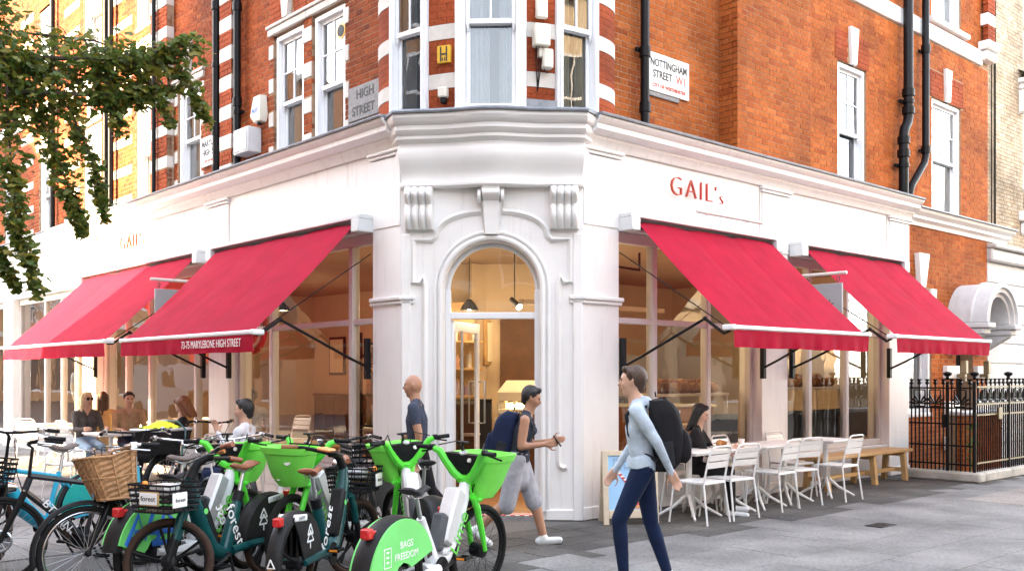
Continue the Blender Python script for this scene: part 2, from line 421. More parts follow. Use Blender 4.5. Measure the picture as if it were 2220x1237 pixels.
K['sashglass'] = glassmat('sash_glass', (.80, .84, .86), 2.6, 1.5)
K['intwall'] = pbr('warm_plaster', (.56, .44, .30), .8, var=.06, scale=2)
K['intceil'] = pbr('shop_ceiling', (.34, .25, .17), .85, var=.06, scale=2)
K['intfloor'] = pbr('terracotta_floor', (.34, .15, .06), .45, var=.2, scale=6)
K['walnut'] = pbr('walnut_panel', (.10, .042, .018), .45, var=.25, scale=5)
K['counter'] = pbr('counter_timber', (.30, .12, .045), .4, var=.18, scale=6)
K['blackcounter'] = pbr('black_panel', (.014, .013, .014), .35, var=.2)
K['cream'] = pbr('cream_enamel', (.80, .72, .52), .3, var=.04)
K['bread'] = brickmat('crusty_bread', [(.36, .15, .045), (.50, .24, .08), (.28, .10, .03), (.58, .31, .12)], .7)
K['packs'] = brickmat('printed_packets', [(.55, .50, .45), (.75, .72, .66), (.30, .2, .4), (.62, .42, .1), (.2, .18, .2), (.7, .3, .15)], .5)
K['skin'] = pbr('skin_light', (.56, .33, .23), .5, var=.08, scale=14)
K['skin2'] = pbr('skin_tan', (.40, .205, .125), .5, var=.08, scale=14)
K['eye'] = pbr('eye_dark', (.02, .015, .012), .3)
K['lip'] = pbr('lip', (.42, .15, .12), .5)
K['leaf'] = leafmat('ginkgo_leaf', [(.045, .10, .016), (.13, .17, .024), (.07, .125, .02), (.28, .24, .03), (.04, .085, .016), (.18, .19, .028)])  # lighter yellow tints put backlight from the sunlit wall into the leaf colour
K['bark'] = pbr('bark', (.075, .055, .04), .9, var=.35, scale=14, bump=.5, bscale=30)
K['signwhite'] = pbr('sign_enamel', (.80, .80, .78), .35, var=.03, dirt=.12, dirtcol=(.5, .47, .42))
K['greystone'] = pbr('carved_grey_stone', (.26, .255, .255), .85, var=.3, scale=22, bump=.5, bscale=40)
K['gold'] = pbr('yellow_sign_enamel', (.72, .42, .03), .4, var=.06)
K['box'] = pbr('meter_box_paint', (.62, .63, .64), .45, var=.05)
K['ivory'] = pbr('ivory_plastic', (.70, .67, .58), .45, var=.05)
K['greysign'] = pbr('grey_sign_panel', (.30, .31, .34), .5, var=.05)
K['iron'] = pbr('black_ironwork', (.008, .008, .0085), .35, var=.3, scale=14)
K['goldiron'] = pbr('ironwork_gilded_rail', (.24, .19, .11), .45, metal=.3, var=.2)
K['plinth'] = pbr('lichened_plinth', (.46, .44, .40), .9, var=.18, scale=9, bump=.4, bscale=40, dirt=.5, dirtcol=(.12, .13, .08))
K['posterblue'] = pbr('poster_sky_blue', (.36, .62, .90), .45, var=.02)
K['posterred'] = pbr('poster_red', (.62, .04, .05), .45)
K['posterdrink'] = pbr('poster_drink', (.70, .34, .16), .45, var=.4, scale=26)
K['postergreen'] = pbr('poster_mint_leaf', (.2, .4, .14), .45, var=.3, scale=30)
K['lampglow'] = emit('lamp_glow', (1, .72, .36), 14)
K['lampwarm'] = emit('strip_glow', (1, .74, .3), 3)
K['lampshade'] = pbr('black_lamp_shade', (.02, .02, .02), .4)
for k_ in ('rubber', 'tan_rubber', 'dark_plastic', 'skirt', 'black', 'iron', 'blacksaddle', 'pipe', 'teal', 'navyframe', 'grey_plastic'):
    K[k_].node_tree.nodes['Principled BSDF'].inputs['Specular IOR Level'].default_value = .2
def flatcloth(name, col): return pbr(name, col, .9, var=.28, scale=7, bump=.9, bscale=11, spec=.25)

class Blocks:
    # every block becomes an object of its own
    def __init__(s, F, name, mat, parent): s.a = (F, name, mat, parent)
    def cbox(s, *q):
        F, name, mat, parent = s.a
        part(MB().cbox(*q), name, K[mat], parent, F)
# ------------------------------------------------------------------ lettering
_tc = {}
def text_mesh(s, size, ext=.002, off=0.0, align='CENTER', mat=None, spacing=1.0):
    k = (s, size, ext, off, align, mat.name if mat else '', spacing)
    if k in _tc: return _tc[k]
    c = bpy.data.curves.new('lettering', 'FONT'); c.body = s; c.size = size; c.extrude = ext; c.offset = off; c.align_x = align; c.align_y = 'CENTER'; c.space_character = spacing
    c.resolution_u = 3
    o = bpy.data.objects.new('lettering', c)
    me = bpy.data.meshes.new_from_object(o)
    me.materials.clear(); me.materials.append(mat)
    bpy.data.objects.remove(o)
    _tc[k] = me
    return me
FACE = Matrix.Rotation(R(90), 4, 'X')          # text plane x-y -> x-z, reading towards -y
def lettering(s, size, mat, parent, M, ext=.002, off=0.0, name='lettering', align='CENTER', sx=1.0, spacing=1.0):
    me = text_mesh(s, size, ext, off, align, mat, spacing)
    return part(me, name, None, parent, M @ FACE @ Matrix.Diagonal((sx, 1, 1, 1)))

# ------------------------------------------------------------------ site frames: x along a wall, y into the building, z up
ANG = R(42.3)
ca, sa = math.cos(ANG), math.sin(ANG)
PR = (.787, 10.72); PL = (-1.235, 10.815)
FR = frame((PR[0], PR[1], 0), (ca, sa, 0))
FL = frame((PL[0], PL[1], 0), (sa, -ca, 0))
d27 = R(2.7)
FC = frame(((PR[0] + PL[0]) / 2, (PR[1] + PL[1]) / 2, 0), (math.cos(d27), -math.sin(d27), 0))
FRi, FLi, FCi = FR.inverted(), FL.inverted(), FC.inverted()
S = .38                                       # the brick storeys stand back behind the shopfront

def inside(p, m=0.0):
    a = FRi @ Vector(p); b = FLi @ Vector(p); c = FCi @ Vector(p)
    return a.y > -m and b.y > -m and c.y > -m
def seen(p, mg=.03):
    if p[1] < .5: return False
    x = p[0] / p[1] * 2110 + 1110; y = 812 - (p[2] - 1.6) / p[1] * 2110
    return -2220 * mg < x < 2220 * (1 + mg) and -1237 * mg < y < 1237 * (1 + mg)

# ------------------------------------------------------------------ ground
g = MB(); g.box(-160, 160, -120, 200, -.6, -.014)
tag(part(g, 'street_ground', K['asphalt']), 'dark street ground beneath and beyond the paving slabs', kind='structure')
g = MB(); g.slabz([(-16, 2), (14, 2), (22, 30), (-22, 30)], -.012, -.008)
pav = tag(part(g, 'pavement', K['joint']), 'grey stone pavement of flagstones round the corner shop', kind='structure')
unit = MB(); unit.cbox(0, 1, 0, 1, -.03, 0, .006); unit_me = {}
for k in ('slab', 'slabdark', 'slabpink'): unit_me[k] = unit.mesh('paving_slab', K[k])
slabs = []
y = 1.30
rr = random.Random(5)
yy = 0.0
rows = []
o = .06
while o < 1.28: rows.append((o, .30, True)); o += .305
o = 1.29
while o < 12: 
    h = rr.choice([.58, .66, .74, .6]); rows.append((o, h, False)); o += h
for (o, h, dark) in rows:
    x = -14 + rr.random() * .8
    while x < 12.5:
        w = (.30 + rr.random() * .2) if dark else rr.choice([.62, .78, .9, 1.05, .7])
        ctr = FR @ Vector((x + w / 2, -(o + h / 2), 0))
        if ctr.y > 3.5 and ctr.y < 21 and seen(ctr, .12) and not inside(ctr, -.25):
            slabs.append((x, o, w, h, dark, ctr))
        x += w
# the courses along the other street, past the corner
for i in range(-1, 14):
    x = .3
    o = i * .66 - .3
    while x < 17:
        w = rr.choice([.7, .85, 1.0])
        c2 = FL @ Vector((-(x + w / 2), -(o + .33), 0))
        a = FRi @ c2
        if c2.y > 4 and c2.y < 24 and seen(c2, .1) and a.y > -.02 and not inside(c2, -.2): slabs.append((x, o, w, .66, None, c2))
        x += w
slabs.sort(key=lambda q: q[5].y)
many = MB(); cnt = 0; manyd = MB()
for (x, o, w, h, dark, ctr) in slabs:
    pink = dark is False and 4.6 < x < 11 and 1.6 < o < 2.3
    dz = rr.uniform(-.0025, .0025)
    F = FL if dark is None else FR
    x0 = -(x + w) if dark is None else x
    M = F @ T(x0 + .003, -(o + h) + .003, dz) @ RX(rr.uniform(-.003, .003)) @ RY(rr.uniform(-.002, .002)) @ Matrix.Diagonal((w - .006, h - .006, 1, 1))
    if cnt < 296 and not (dark and ctr.y > 13.5):
        part(unit_me['slabpink' if pink else 'slabdark' if dark else 'slab'], 'paving_slab', None, pav, M); cnt += 1
    else:
        q = manyd if dark else many; q.M = M; q.cbox(0, 1, 0, 1, -.03, 0, .006)
if many.v: tag(part(many, 'paving_field', K['slab'], pav, I4), None, kind='stuff')
if manyd.v: tag(part(manyd, 'sett_field', K['slabdark'], pav, I4), None, kind='stuff')
m = MB(); m.cbox(-.16, .16, -.1, .1, 0, .006, .003)
for k in range(5): m.box(-.13, .13, -.075 + k * .034, -.062 + k * .034, .006, .008)
tag(part(m, 'access_cover', K['black'], None, T(3.92, 10.35, .002) @ RZ(ANG)), 'small dark metal access cover set in the slabs in front of the chairs', 'cover')
m = MB(); m.cbox(-.17, .17, -.1, .1, 0, .006, .003)
for k in range(5): m.box(-.14, .14, -.075 + k * .034, -.062 + k * .034, .006, .008)
tag(part(m, 'access_cover', K['black'], None, T(7.05, 12.55, .003) @ RZ(ANG)), 'dark metal access cover in the pinkish paving near the railings', 'cover')

# ------------------------------------------------------------------ the corner building
bld = thing('corner_building', 'red brick corner building with a white bakery shopfront and bowed corner bay', 'building', FC)
ARC = [(.525 * math.cos(R(a)), 2.55 + .525 * math.sin(R(a))) for a in range(0, 181, 6)]

# entrance wall with arched opening
w = MB()
for s in (-1, 1): w.box(min(s * 1.012, s * .525), max(s * 1.012, s * .525), 0, .32, 0, 2.55)
vs = []
for x, z in ARC:
    kx = min(1.012 / max(abs(x), 1e-6), 1.2 / max(z - 2.55, 1e-6)); X_, Z_ = x * kx, 2.55 + (z - 2.55) * kx
    vs += [(x, 0, z), (x, .32, z), (X_, 0, Z_), (X_, .32, Z_)]
fs = []
for i in range(len(ARC) - 1):
    a, b = i * 4, i * 4 + 4
    fs += [(a, a + 2, b + 2, b), (a, b, b + 1, a + 1), (a + 1, b + 1, b + 3, a + 3)]
    xa, xb = vs[a + 2], vs[b + 2]
    if abs(xa[0] - xb[0]) > 1e-4 and abs(xa[2] - xb[2]) > 1e-4:      # the square corner of the spandrel
        n_ = len(vs); cx_ = math.copysign(1.012, xa[0] + xb[0]); vs += [(cx_, 0, 3.75)]; fs.append((a + 2, n_, b + 2))
w.add(vs, fs)
part(w, 'entrance_wall', K['stucco'], bld)
part(MB().box(-1.005, 1.005, .02, .3, 3.75, 4.42), 'wall', K['stucco'], bld)
# arch moulding: bead round the opening
m = MB()
for rr_, th, oy in ((.565, .032, -.016), (.63, .020, -.010)):
    m.tube([(-rr_, oy, .1)] + [(rr_ * math.cos(R(a)), oy, 2.55 + rr_ * math.sin(R(a))) for a in range(180, -1, -6)] + [(rr_, oy, .1)], th, 8)
part(m, 'arch_moulding', K['trim'], bld)
# outer eared panel moulding
def mould(pts, wd=.036, dp=.035):
    mb = MB(); mb.tube(pts, wd, 4, sq=1); return mb
for s in (-1, 1):
    p = [(s * .12, -.012, 3.40)]
    for k in range(1, 9):
        t = k / 8; p.append((s * (.12 + .50 * math.sin(t * math.pi / 2 * .98)), -.012, 3.12 + .28 * math.cos(t * math.pi / 2 * .98) ** .9))
    p += [(s * .66, -.012, 3.09), (s * .87, -.012, 3.09), (s * .87, -.012, 2.62), (s * .80, -.012, 2.62), (s * .76, -.012, 2.68), (s * .74, -.012, 2.60), (s * .74, -.012, .66), (s * .75, -.012, .60), (s * .79, -.012, .575), (s * .82, -.012, .59)]
    part(mould(p), 'panel_moulding', K['trim'], bld)
    m = MB(); m.cbox(min(s * .90, s * 1.0), max(s * .90, s * 1.0), -.035, .01, 0.0, 3.15, .006); m.cbox(min(s * .60, s * .985), max(s * .60, s * .985), -.03, .01, 0, .12, .01)
    part(m, 'pilaster', K['stucco'], bld)
# scalloped corbels
for s in (-1, 1):
    def corb(u, v, s=s):
        x = -.16 + .32 * u
        lob = abs(math.sin(u * math.pi * 4)) ** .55
        z = 3.66 - .46 * v
        if v < .38: pr = .10 + .11 * math.sin(math.pi * min(1, (v / .38)) * .9 + .2)
        else: pr = .05 + .10 * math.sin(math.pi * ((v - .38) / .62) * .85 + .35)
        ed = 1 if 0 < u < 1 else 0
        return (s * .80 + x * (1 if 1 else 1), -(.02 + pr * (.55 + .45 * lob)) * ed, z)
    m = MB(); m.grid(corb, 32, 24); m.cbox(s * .80 - .155, s * .80 + .155, -.02, .02, 3.20, 3.66, .004)
    part(m, 'corbel', K['trim'], bld, smooth=60)
# keystone with scroll top
def keyst(u, v):
    z = 3.665 - .52 * v; hw = .13 - .045 * v
    pr = .17 if v < .04 else (.10 + .10 * math.sin(math.pi * min(1, v / .30))) if v < .3 else .10 - .035 * (v - .3)
    ed = 1 if .0 < u < 1 else 0
    return ((-1 + 2 * u) * hw, -(pr) * ed - .01, z)
m = MB(); m.grid(keyst, 8, 30)
m.add([keyst(i / 8, 1) for i in range(9)] + [(keyst(i / 8, 1)[0], 0, keyst(i / 8, 1)[2]) for i in range(9)], [(i, i + 1, i + 10, i + 9) for i in range(8)])
for s in (-1, 1): m.tube([(s * .11, -.10, 3.56), (s * .145, -.10, 3.56)], .075, 14)
part(m, 'keystone', K['trim'], bld, smooth=50)

def sweep(profile, path, cap=True):
    """profile [(out, z)], path [((x, y), (nx, ny))] with outward normals"""
    mb = MB()
    rings = [[(p[0] + n[0] * o, p[1] + n[1] * o, z) for o, z in profile] for p, n in path]
    mb.loft(rings, closed=True, cap=cap); return mb
# bowed frieze and cornice over the door
FRZ = [(-.1, 3.66), (.035, 3.66), (.05, 3.675), (.05, 3.70), (.02, 3.715), (.015, 3.76), (.03, 3.82), (.07, 3.88), (.10, 3.95), (.115, 4.01), (.105, 4.07), (.085, 4.11), (.085, 4.13), (.13, 4.15), (.16, 4.165), (.16, 4.20), (.175, 4.205), (.205, 4.235), (.22, 4.25), (.22, 4.30), (.25, 4.31), (.275, 4.335), (.30, 4.37), (.30, 4.405), (-.1, 4.405)]
pth = []
for k in range(-14, 15):
    x = k / 14 * 1.0; b = .15 * (1 - (k / 14) ** 2) + .03 * math.cos(k / 14 * math.pi * 2) - .03
    dx = (-.30 * (k / 14)) + (-.03 * math.pi * 2 * math.sin(k / 14 * math.pi * 2)) * .6
    n = Vector((-dx * -1 * -1, -1, 0)); n = Vector((-dx, -1, 0)).normalized()
    n = Vector((.18 * (k / 14), -1, 0)).normalized()
    pth.append(((x, -b - .02), (n.x, n.y)))
# mitred ends: close towards the walls
e0 = pth[0]; e1 = pth[-1]
pth = [((-1.01, .12), (-.75, -.25))] + pth + [((1.01, .12), (.75, -.25))]
part(sweep(FRZ, pth), 'bowed_cornice', K['trim'], bld, smooth=35)
LD = [(-.3, 4.407), (.33, 4.407), (.335, 4.425), (.31, 4.45), (-.3, 4.45)]
part(sweep(LD, pth), 'lead_flashing', K['lead'], bld, smooth=35)

# long walls of the shopfront
COR = [(0, 4.13), (.02, 4.13), (.035, 4.15), (.05, 4.19), (.085, 4.22), (.085, 4.245), (.15, 4.26), (.19, 4.29), (.19, 4.345), (.215, 4.36), (.245, 4.40), (.245, 4.42), (0, 4.42)]
LED = [(-.40, 4.423), (.27, 4.423), (.275, 4.44), (.26, 4.455), (-.40, 4.475)]
def cornice(F, x0, x1, p=COR, name='cornice', mat='stucco', y=0.0):
    part(sweep(p, [((x0, y), (0, -1)), ((x1, y), (0, -1))]), name, K[mat], bld, F, smooth=30)
cornice(FR, .02, 7.74); cornice(FL, -18.5, -.02)
cornice(FR, .02, 7.74, LED, 'lead_flashing', 'lead'); cornice(FL, -18.5, -.02, LED, 'lead_flashing', 'lead')
part(MB().box(0.0, 7.70, .012, .36, 3.27, 4.42), 'fascia', K['stucco'], bld, FR)
part(MB().box(-18.5, 0, .012, .36, 3.27, 4.42), 'fascia', K['stucco'], bld, FL)
PIERS = [(FR, 0, .588), (FR, 3.47, 4.10), (FR, 7.04, 7.70), (FL, -.552, 0), (FL, -4.83, -4.18), (FL, -10.2, -9.52), (FL, -15.4, -14.7)]
for F, a, b in PIERS:
    m = MB(); m.cbox(a, b, 0, .36, 0, 3.30, .006)
    ca_, cb_ = a + .004, b - .004
    m.cbox(ca_, cb_, -.012, .02, 3.262, 4.04, .004)
    part(m, 'pier', K['stucco'], bld, F)
    m = MB(); m.cbox(a - .03, b + .03, -.035, .01, 4.05, 4.085, .008); m.cbox(a - .05, b + .05, -.06, .01, 4.087, 4.125, .01)
    part(m, 'pier_cap', K['trim'], bld, F)
    m = MB(); m.cbox(a - .004, b + .004, -.02, .01, 0, .14, .008); part(m, 'pier_foot', K['stucco'], bld, F)
for F, a, b in PIERS[:1] + PIERS[3:4]:
    m = MB(); m.cbox(a - .03, b + .03, -.03, .01, 2.385, 2.425, .01); m.cbox(a - .015, b + .045, -.05, .01, 2.427, 2.475, .012)
    part(m, 'impost_band', K['trim'], bld, F)
for s in (-1, 1):
    m = MB(); m.cbox(min(s * .86, s * 1.03), max(s * .86, s * 1.03), -.035, .01, 2.385, 2.425, .01); m.cbox(min(s * .855, s * 1.04), max(s * .855, s * 1.04), -.055, .01, 2.427, 2.475, .012)
    part(m, 'impost_band', K['trim'], bld)
for F, xs in ((FR, (3.425, 6.975)), (FL, (-4.177,))):
    for x in xs: part(MB().box(x - .008, x + .008, -.004, .03, 3.3, 4.12), 'joint_strip', K['taupe'], bld, F)

# shop windows: each a frame with its panes
def shop_window(F, x0, x1, mulls, sill=.5, head=3.27, tz=2.235, y=.19, mw=.085):
    f = MB()
    f.cbox(x0, x0 + .06, y - .05, y + .05, sill, head - .003); f.cbox(x1 - .06, x1, y - .05, y + .05, sill, head - .003)
    f.cbox(x0 + .06, x1 - .06, y - .05, y + .05, head - .13, head - .003); f.cbox(x0 + .06, x1 - .06, y - .06, y + .05, sill, sill + .09)
    f.cbox(x0 + .06, x1 - .06, y - .042, y + .042, tz - .035, tz + .035)
    for mx in mulls: f.cbox(mx - mw / 2, mx + mw / 2, y - .055, y + .055, sill + .09, head - .13)
    f.cbox(x0 + .001, x1 - .001, .02, y + .04, sill - .05, sill - .002)
    wn = part(f, 'shop_window', K['taupe'], bld, F)
    xs = [x0 + .06] + list(mulls) + [x1 - .06]
    for a, b in zip(xs[:-1], xs[1:]):
        for z0, z1 in ((sill + .09, tz - .035), (tz + .035, head - .13)):
            aa = a + (mw / 2 if a in mulls else 0); bb = b - (mw / 2 if b in mulls else 0)
            part(MB().add([(aa - .01, y, z0 - .01), (bb + .01, y, z0 - .01), (bb + .01, y, z1 + .01), (aa - .01, y, z1 + .01)], [(0, 1, 2, 3)]), 'pane', K['shopglass'], wn)
    r = MB(); r.cbox(x0 + .002, x1 - .002, .10, .34, 0, sill - .052, .006)
    pn = max(2, int((x1 - x0) / .8))
    for k in range(pn):
        a = x0 + .08 + (x1 - x0 - .16) * k / pn; b = x0 + .08 + (x1 - x0 - .16) * (k + 1) / pn - .07
        r.cbox(a, b, .085, .101, .12, sill - .12, .006)
    part(r, 'stall_riser', K['stucco'], bld, F)
    part(MB().box(x0 + .002, x1 - .002, .24, .355, head - .002, head + .0), 'window_soffit', K['taupe'], bld, F)
shop_window(FR, .588, 3.47, [1.40, 2.48], .55)
shop_window(FR, 4.10, 7.04, [4.92, 5.98], .5)
shop_window(FL, -4.18, -.552, [-3.21, -1.23], .5)
shop_window(FL, -9.52, -4.83, [-8.40, -7.38, -5.60], .35)
shop_window(FL, -14.7, -10.2, [-12.9, -11.85, -11.0], .25)
shop_window(FL, -18.4, -15.4, [-17.2], .25)

# doorway: fanlight, transom, open door
f = MB()
f.tube([(.50 * math.cos(R(a)), .17, 2.55 + .50 * math.sin(R(a))) for a in range(0, 181, 6)], .028, 6)
for s in (-1, 1): f.cbox(min(s * .47, s * .527), max(s * .47, s * .527), .13, .21, .05, 2.55, .006)
f.cbox(-.47, .47, .12, .22, 2.225, 2.30, .008)
dr = part(f, 'doorway', K['joinery'], bld)
fan = [(.49 * math.cos(R(a)), 2.55 + .49 * math.sin(R(a))) for a in range(0, 181, 6)]
pts = fan + [(-.49, 2.29), (.49, 2.29)]
part(MB().add([(x, .175, z) for x, z in pts], [tuple(range(len(pts)))]), 'fanlight', K['shopglass'], dr)
DM = FC @ T(-.465, .17, 0) @ RZ(R(75))
dm = MB()
for a, b in ((0, .085), (.80, .885)): dm.cbox(a, b, -.022, .022, .07, 2.215)
dm.cbox(.085, .80, -.022, .022, .07, .25); dm.cbox(.085, .80, -.022, .022, 2.09, 2.215)
do = part(dm, 'door', K['joinery'], bld, DM)
part(MB().add([(.08, 0, .24), (.81, 0, .24), (.81, 0, 2.1), (.08, 0, 2.1)], [(0, 1, 2, 3)]), 'pane', K['shopglass'], do)
m = MB()
for sy in (-1, 1):
    m.tube([(.84, sy * .022, 1.02), (.84, sy * .10, 1.02), (.84, sy * .10, 1.52), (.84, sy * .022, 1.52)], .012, 8)
part(m, 'handle', K['steel'], do)
m = MB(); m.tube([(.2, -.05, .2), (.2, -.05, 2.1)], .018, 8); part(m, 'pull_bar', K['steel'], do)
m = MB(); m.box(-.52, .52, .0, .33, -.01, .045); part(m, 'doorstep', K['greystone'], bld)
tl = [MB(), MB()]
for i in range(20):
    for j in range(6): tl[(i + j) % 2].box(-.515 + i * .0515, -.515 + (i + 1) * .0515 - .002, .004 + j * .054, .004 + (j + 1) * .054 - .002, .045, .05)
for q, mt in zip(tl, ('posterred', 'signwhite')): tag(part(q, 'threshold_tile', K[mt], bld), None, kind='stuff')

# ------------------------------------------------------------------ brick storeys
stretcher = {}; header = {}
def unitbrick(l, key):
    b = MB(); b.cbox(0, l, 0, .10, 0, .067, .003); return b.mesh('brick', K[key])
for k in ('brickL', 'brickR'): stretcher[k] = unitbrick(.215, k); header[k] = unitbrick(.1025, k)
singles = []
def bricks(F, x0, x1, z0, z1, y, holes=(), key='brickL', mb=None, fine=False, single=False, seed=1):
    rb = random.Random(seed)
    mb = mb if mb is not None else MB()
    cz = .075; j = .008 if not fine else .005
    k = math.floor(z0 / cz)
    while k * cz < z1:
        za = max(z0, k * cz); zb = min(z1, k * cz + cz - j)
        k += 1
        if zb - za < .015: continue
        zc = (za + zb) / 2
        spans = [(x0, x1)]
        for (hx0, hx1, hz0, hz1) in holes:
            if hz0 < zc < hz1:
                ns = []
                for a, b in spans:
                    if hx1 <= a or hx0 >= b: ns.append((a, b)); continue
                    if hx0 > a: ns.append((a, hx0))
                    if hx1 < b: ns.append((hx1, b))
                spans = ns
        for a, b in spans:
            x = math.floor(a / .3375) * .3375 - (.169 if k % 2 else 0) - .3375
            t = 0
            while x < b:
                l = .215 if t % 2 == 0 else .1025
                xa, xb = max(a, x), min(b, x + l + (.01 - j))
                x += l + .01; t += 1
                if xb - xa < .02: continue
                dy = rb.uniform(-.0028, .001)
                if single and zb - za > .06 and abs(xb - xa - l) < .002:
                    singles.append((F, xa, y + dy, za, l, key)); continue
                mb.M = F
                mb.cbox(xa, xb, y + dy, y + dy + .09, za, zb, .003) if single else mb.box(xa, xb, y + dy, y + dy + .09, za, zb)
    return mb
TOP = 10.6
# window openings (x0,x1,z0,z1) in wall coordinates
WL = [(-2.54, -1.73, 4.40, 6.36), (-3.576, -2.755, 4.40, 6.36), (-6.80, -5.93, 4.40, 6.30), (-8.60, -7.72, 4.40, 6.5), (-11.3, -10.3, 4.4, 6.5), (-14.1, -13.3, 4.4, 6.5), (-16.8, -15.9, 4.4, 6.5),
      (-8.60, -7.72, 7.7, 9.6), (-11.3, -10.3, 7.7, 9.6), (-14.1, -13.3, 7.7, 9.6)]
WR = [(6.12, 7.02, 4.44, 6.50), (9.376, 10.58, 4.44, 6.55), (9.376, 10.58, 7.97, 9.9)]
# backing walls
def backing(F, x0, x1, z0, z1, y0, y1, holes, name='wall', mat='mortar'):
    xs = sorted({x0, x1} | {h[0] for h in holes} | {h[1] for h in holes}); zs = sorted({z0, z1} | {h[2] for h in holes} | {h[3] for h in holes})
    xs = [v for v in xs if x0 <= v <= x1]; zs = [v for v in zs if z0 <= v <= z1]
    m = MB()
    for xa, xb in zip(xs[:-1], xs[1:]):
        run = None
        for za, zb in zip(zs[:-1], zs[1:]):
            solid = not any(h[0] < (xa + xb) / 2 < h[1] and h[2] < (za + zb) / 2 < h[3] for h in holes)
            if solid: run = (run[0] if run else za, zb)
            if not solid and run: m.box(xa, xb, y0, y1, run[0], run[1]); run = None
        if run: m.box(xa, xb, y0, y1, run[0], run[1])
    part(m, name, K[mat], bld, F)
backing(FL, -18.5, -.48, 4.38, TOP, S + .0035, S + .26, WL)
backing(FR, .48, 11.8, 4.38, TOP, S + .0035, S + .26, WR)
# decorative stone and rubbed brick at the left: striped pier, quoin blocks, lintels
stone = MB(FL); hl = []; redb = MB()
def band_strip(x0, x1, z0=4.46, z1=9.6, ph=4.69, hs_=.165, per=.5385, y=S - .002, proud=.012, mbx=None, F=FL, hole=True):
    z = ph
    q = MB(F) if mbx is None else mbx
    while z < z1:
        q.cbox(x0, x1, y - proud, y + .06, max(z, z0), z + hs_, .006); z += per
    return q
holesL = list(WL)
# striped pier with projecting faces
PX0, PX1 = -5.0, -4.62
pm = MB(FL); pm.box(PX0, PX1, S - .115, S + .05, 4.46, 9.8); part(pm, 'pier_core', K['mortar'], bld, I4)
z = 4.52
st = Blocks(FL, 'stone_band', 'stone', bld); rb_ = MB()
while z < 9.7:
    st.cbox(PX0 - .004, PX1 + .004, S - .13, S + .02, z, z + .215, .006)
    bricks(FL, PX0, PX1, z + .222, z + .44, S - .125, key='brickL', mb=rb_, seed=int(z * 100)); z += .4385
tag(part(rb_, 'pier_brick', K['rubbed'], bld, I4), None, kind='stuff')
holesL.append((PX0, PX1, 4, 10.6))
PX0b, PX1b = -7.63, -6.95
pm = MB(FL); pm.box(PX0b, PX1b, S - .115, S + .05, 4.46, 9.8); part(pm, 'pier_core', K['mortar'], bld, I4)
z = 4.50; st = Blocks(FL, 'stone_band', 'stone', bld); rb_ = MB()
while z < 9.7:
    st.cbox(PX0b - .004, PX1b + .004, S - .13, S + .02, z, z + .19, .006)
    bricks(FL, PX0b, PX1b, z + .197, z + .53, S - .125, key='brickL', mb=rb_, seed=int(z * 100)); z += .5385
tag(part(rb_, 'pier_brick', K['rubbed'], bld, I4), None, kind='stuff')
holesL.append((PX0b, PX1b, 4, 10.6))
# blocks beside the window pair, and the brick mullion between
for (x0, x1) in ((-2.753, -2.542), (-1.728, -1.64), (-3.70, -3.578), (-5.928, -5.80), (-6.93, -6.803)):
    st = Blocks(FL, 'jamb_stone', 'stone', bld); z = 4.62
    while z < 6.4:
        st.cbox(x0, x1, S - .012, S + .05, z, z + .20, .005); holesL.append((x0, x1, z, z + .205)); z += .475
for (x0, x1, z) in ((-3.70, -2.64, 6.365), (-2.64, -1.62, 6.365), (-6.95, -5.78, 6.305), (-8.72, -7.64, 6.505), (-11.4, -10.2, 6.505), (-14.2, -13.2, 6.505)):
    st = MB(FL); st.cbox(x0, x1, S - .035, S + .06, z, z + .10, .01); st.cbox(x0 - .02, x1 + .02, S - .055, S + .06, z + .103, z + .15, .008)
    part(st, 'lintel', K['stone'], bld, I4); holesL.append((x0, x1, z, z + .155))
    mid = (x0 + x1) / 2
    kx = MB(FL); kx.add([(mid - .07, S - .06, z + .155), (mid + .07, S - .06, z + .155), (mid + .15, S - .06, z + .72), (mid - .15, S - .06, z + .72), (mid - .07, S + .05, z + .155), (mid + .07, S + .05, z + .155), (mid + .15, S + .05, z + .72), (mid - .15, S + .05, z + .72)], [(0, 1, 2, 3), (0, 4, 5, 1), (1, 5, 6, 2), (2, 6, 7, 3), (3, 7, 4, 0)])
    part(kx, 'window_keystone', K['stone'], bld, I4)
    fan_ = bricks(FL, x0 + .03, x1 - .03, z + .16, z + .68, S - .008, [(mid - .16, mid + .16, z, z + .8)], mb=MB(), fine=True, seed=77)
    tag(part(fan_, 'gauged_arch', K['rubbed'], bld, I4), None, kind='stuff'); holesL.append((x0 + .03, x1 - .03, z + .155, z + .685))
HIGHT = (-1.64, -.93, 4.755, 5.20)
holesL.append(HIGHT)
band = MB(FL); band.cbox(-18.5, -7.7, S - .05, S + .05, 7.2, 7.5, .01); part(band, 'string_course', K['stone'], bld, I4); holesL.append((-18.5, -7.7, 7.2, 7.505))
for (x0, x1) in ((-9.75, -8.75), (-12.4, -11.5), (-15.4, -14.5)):
    st = Blocks(FL, 'stone_band', 'stone', bld); z = 4.69
    while z < 9.6:
        st.cbox(x0, x1, S - .012, S + .05, z, z + .165, .005); holesL.append((x0, x1, z, z + .17)); z += .5385
stL = bricks(FL, -5.9, -.48, 4.40, 8.2, S, holesL, 'brickL', single=True, seed=3)
far = bricks(FL, -18.5, -5.9, 4.40, TOP, S, holesL, 'brickL', seed=4)
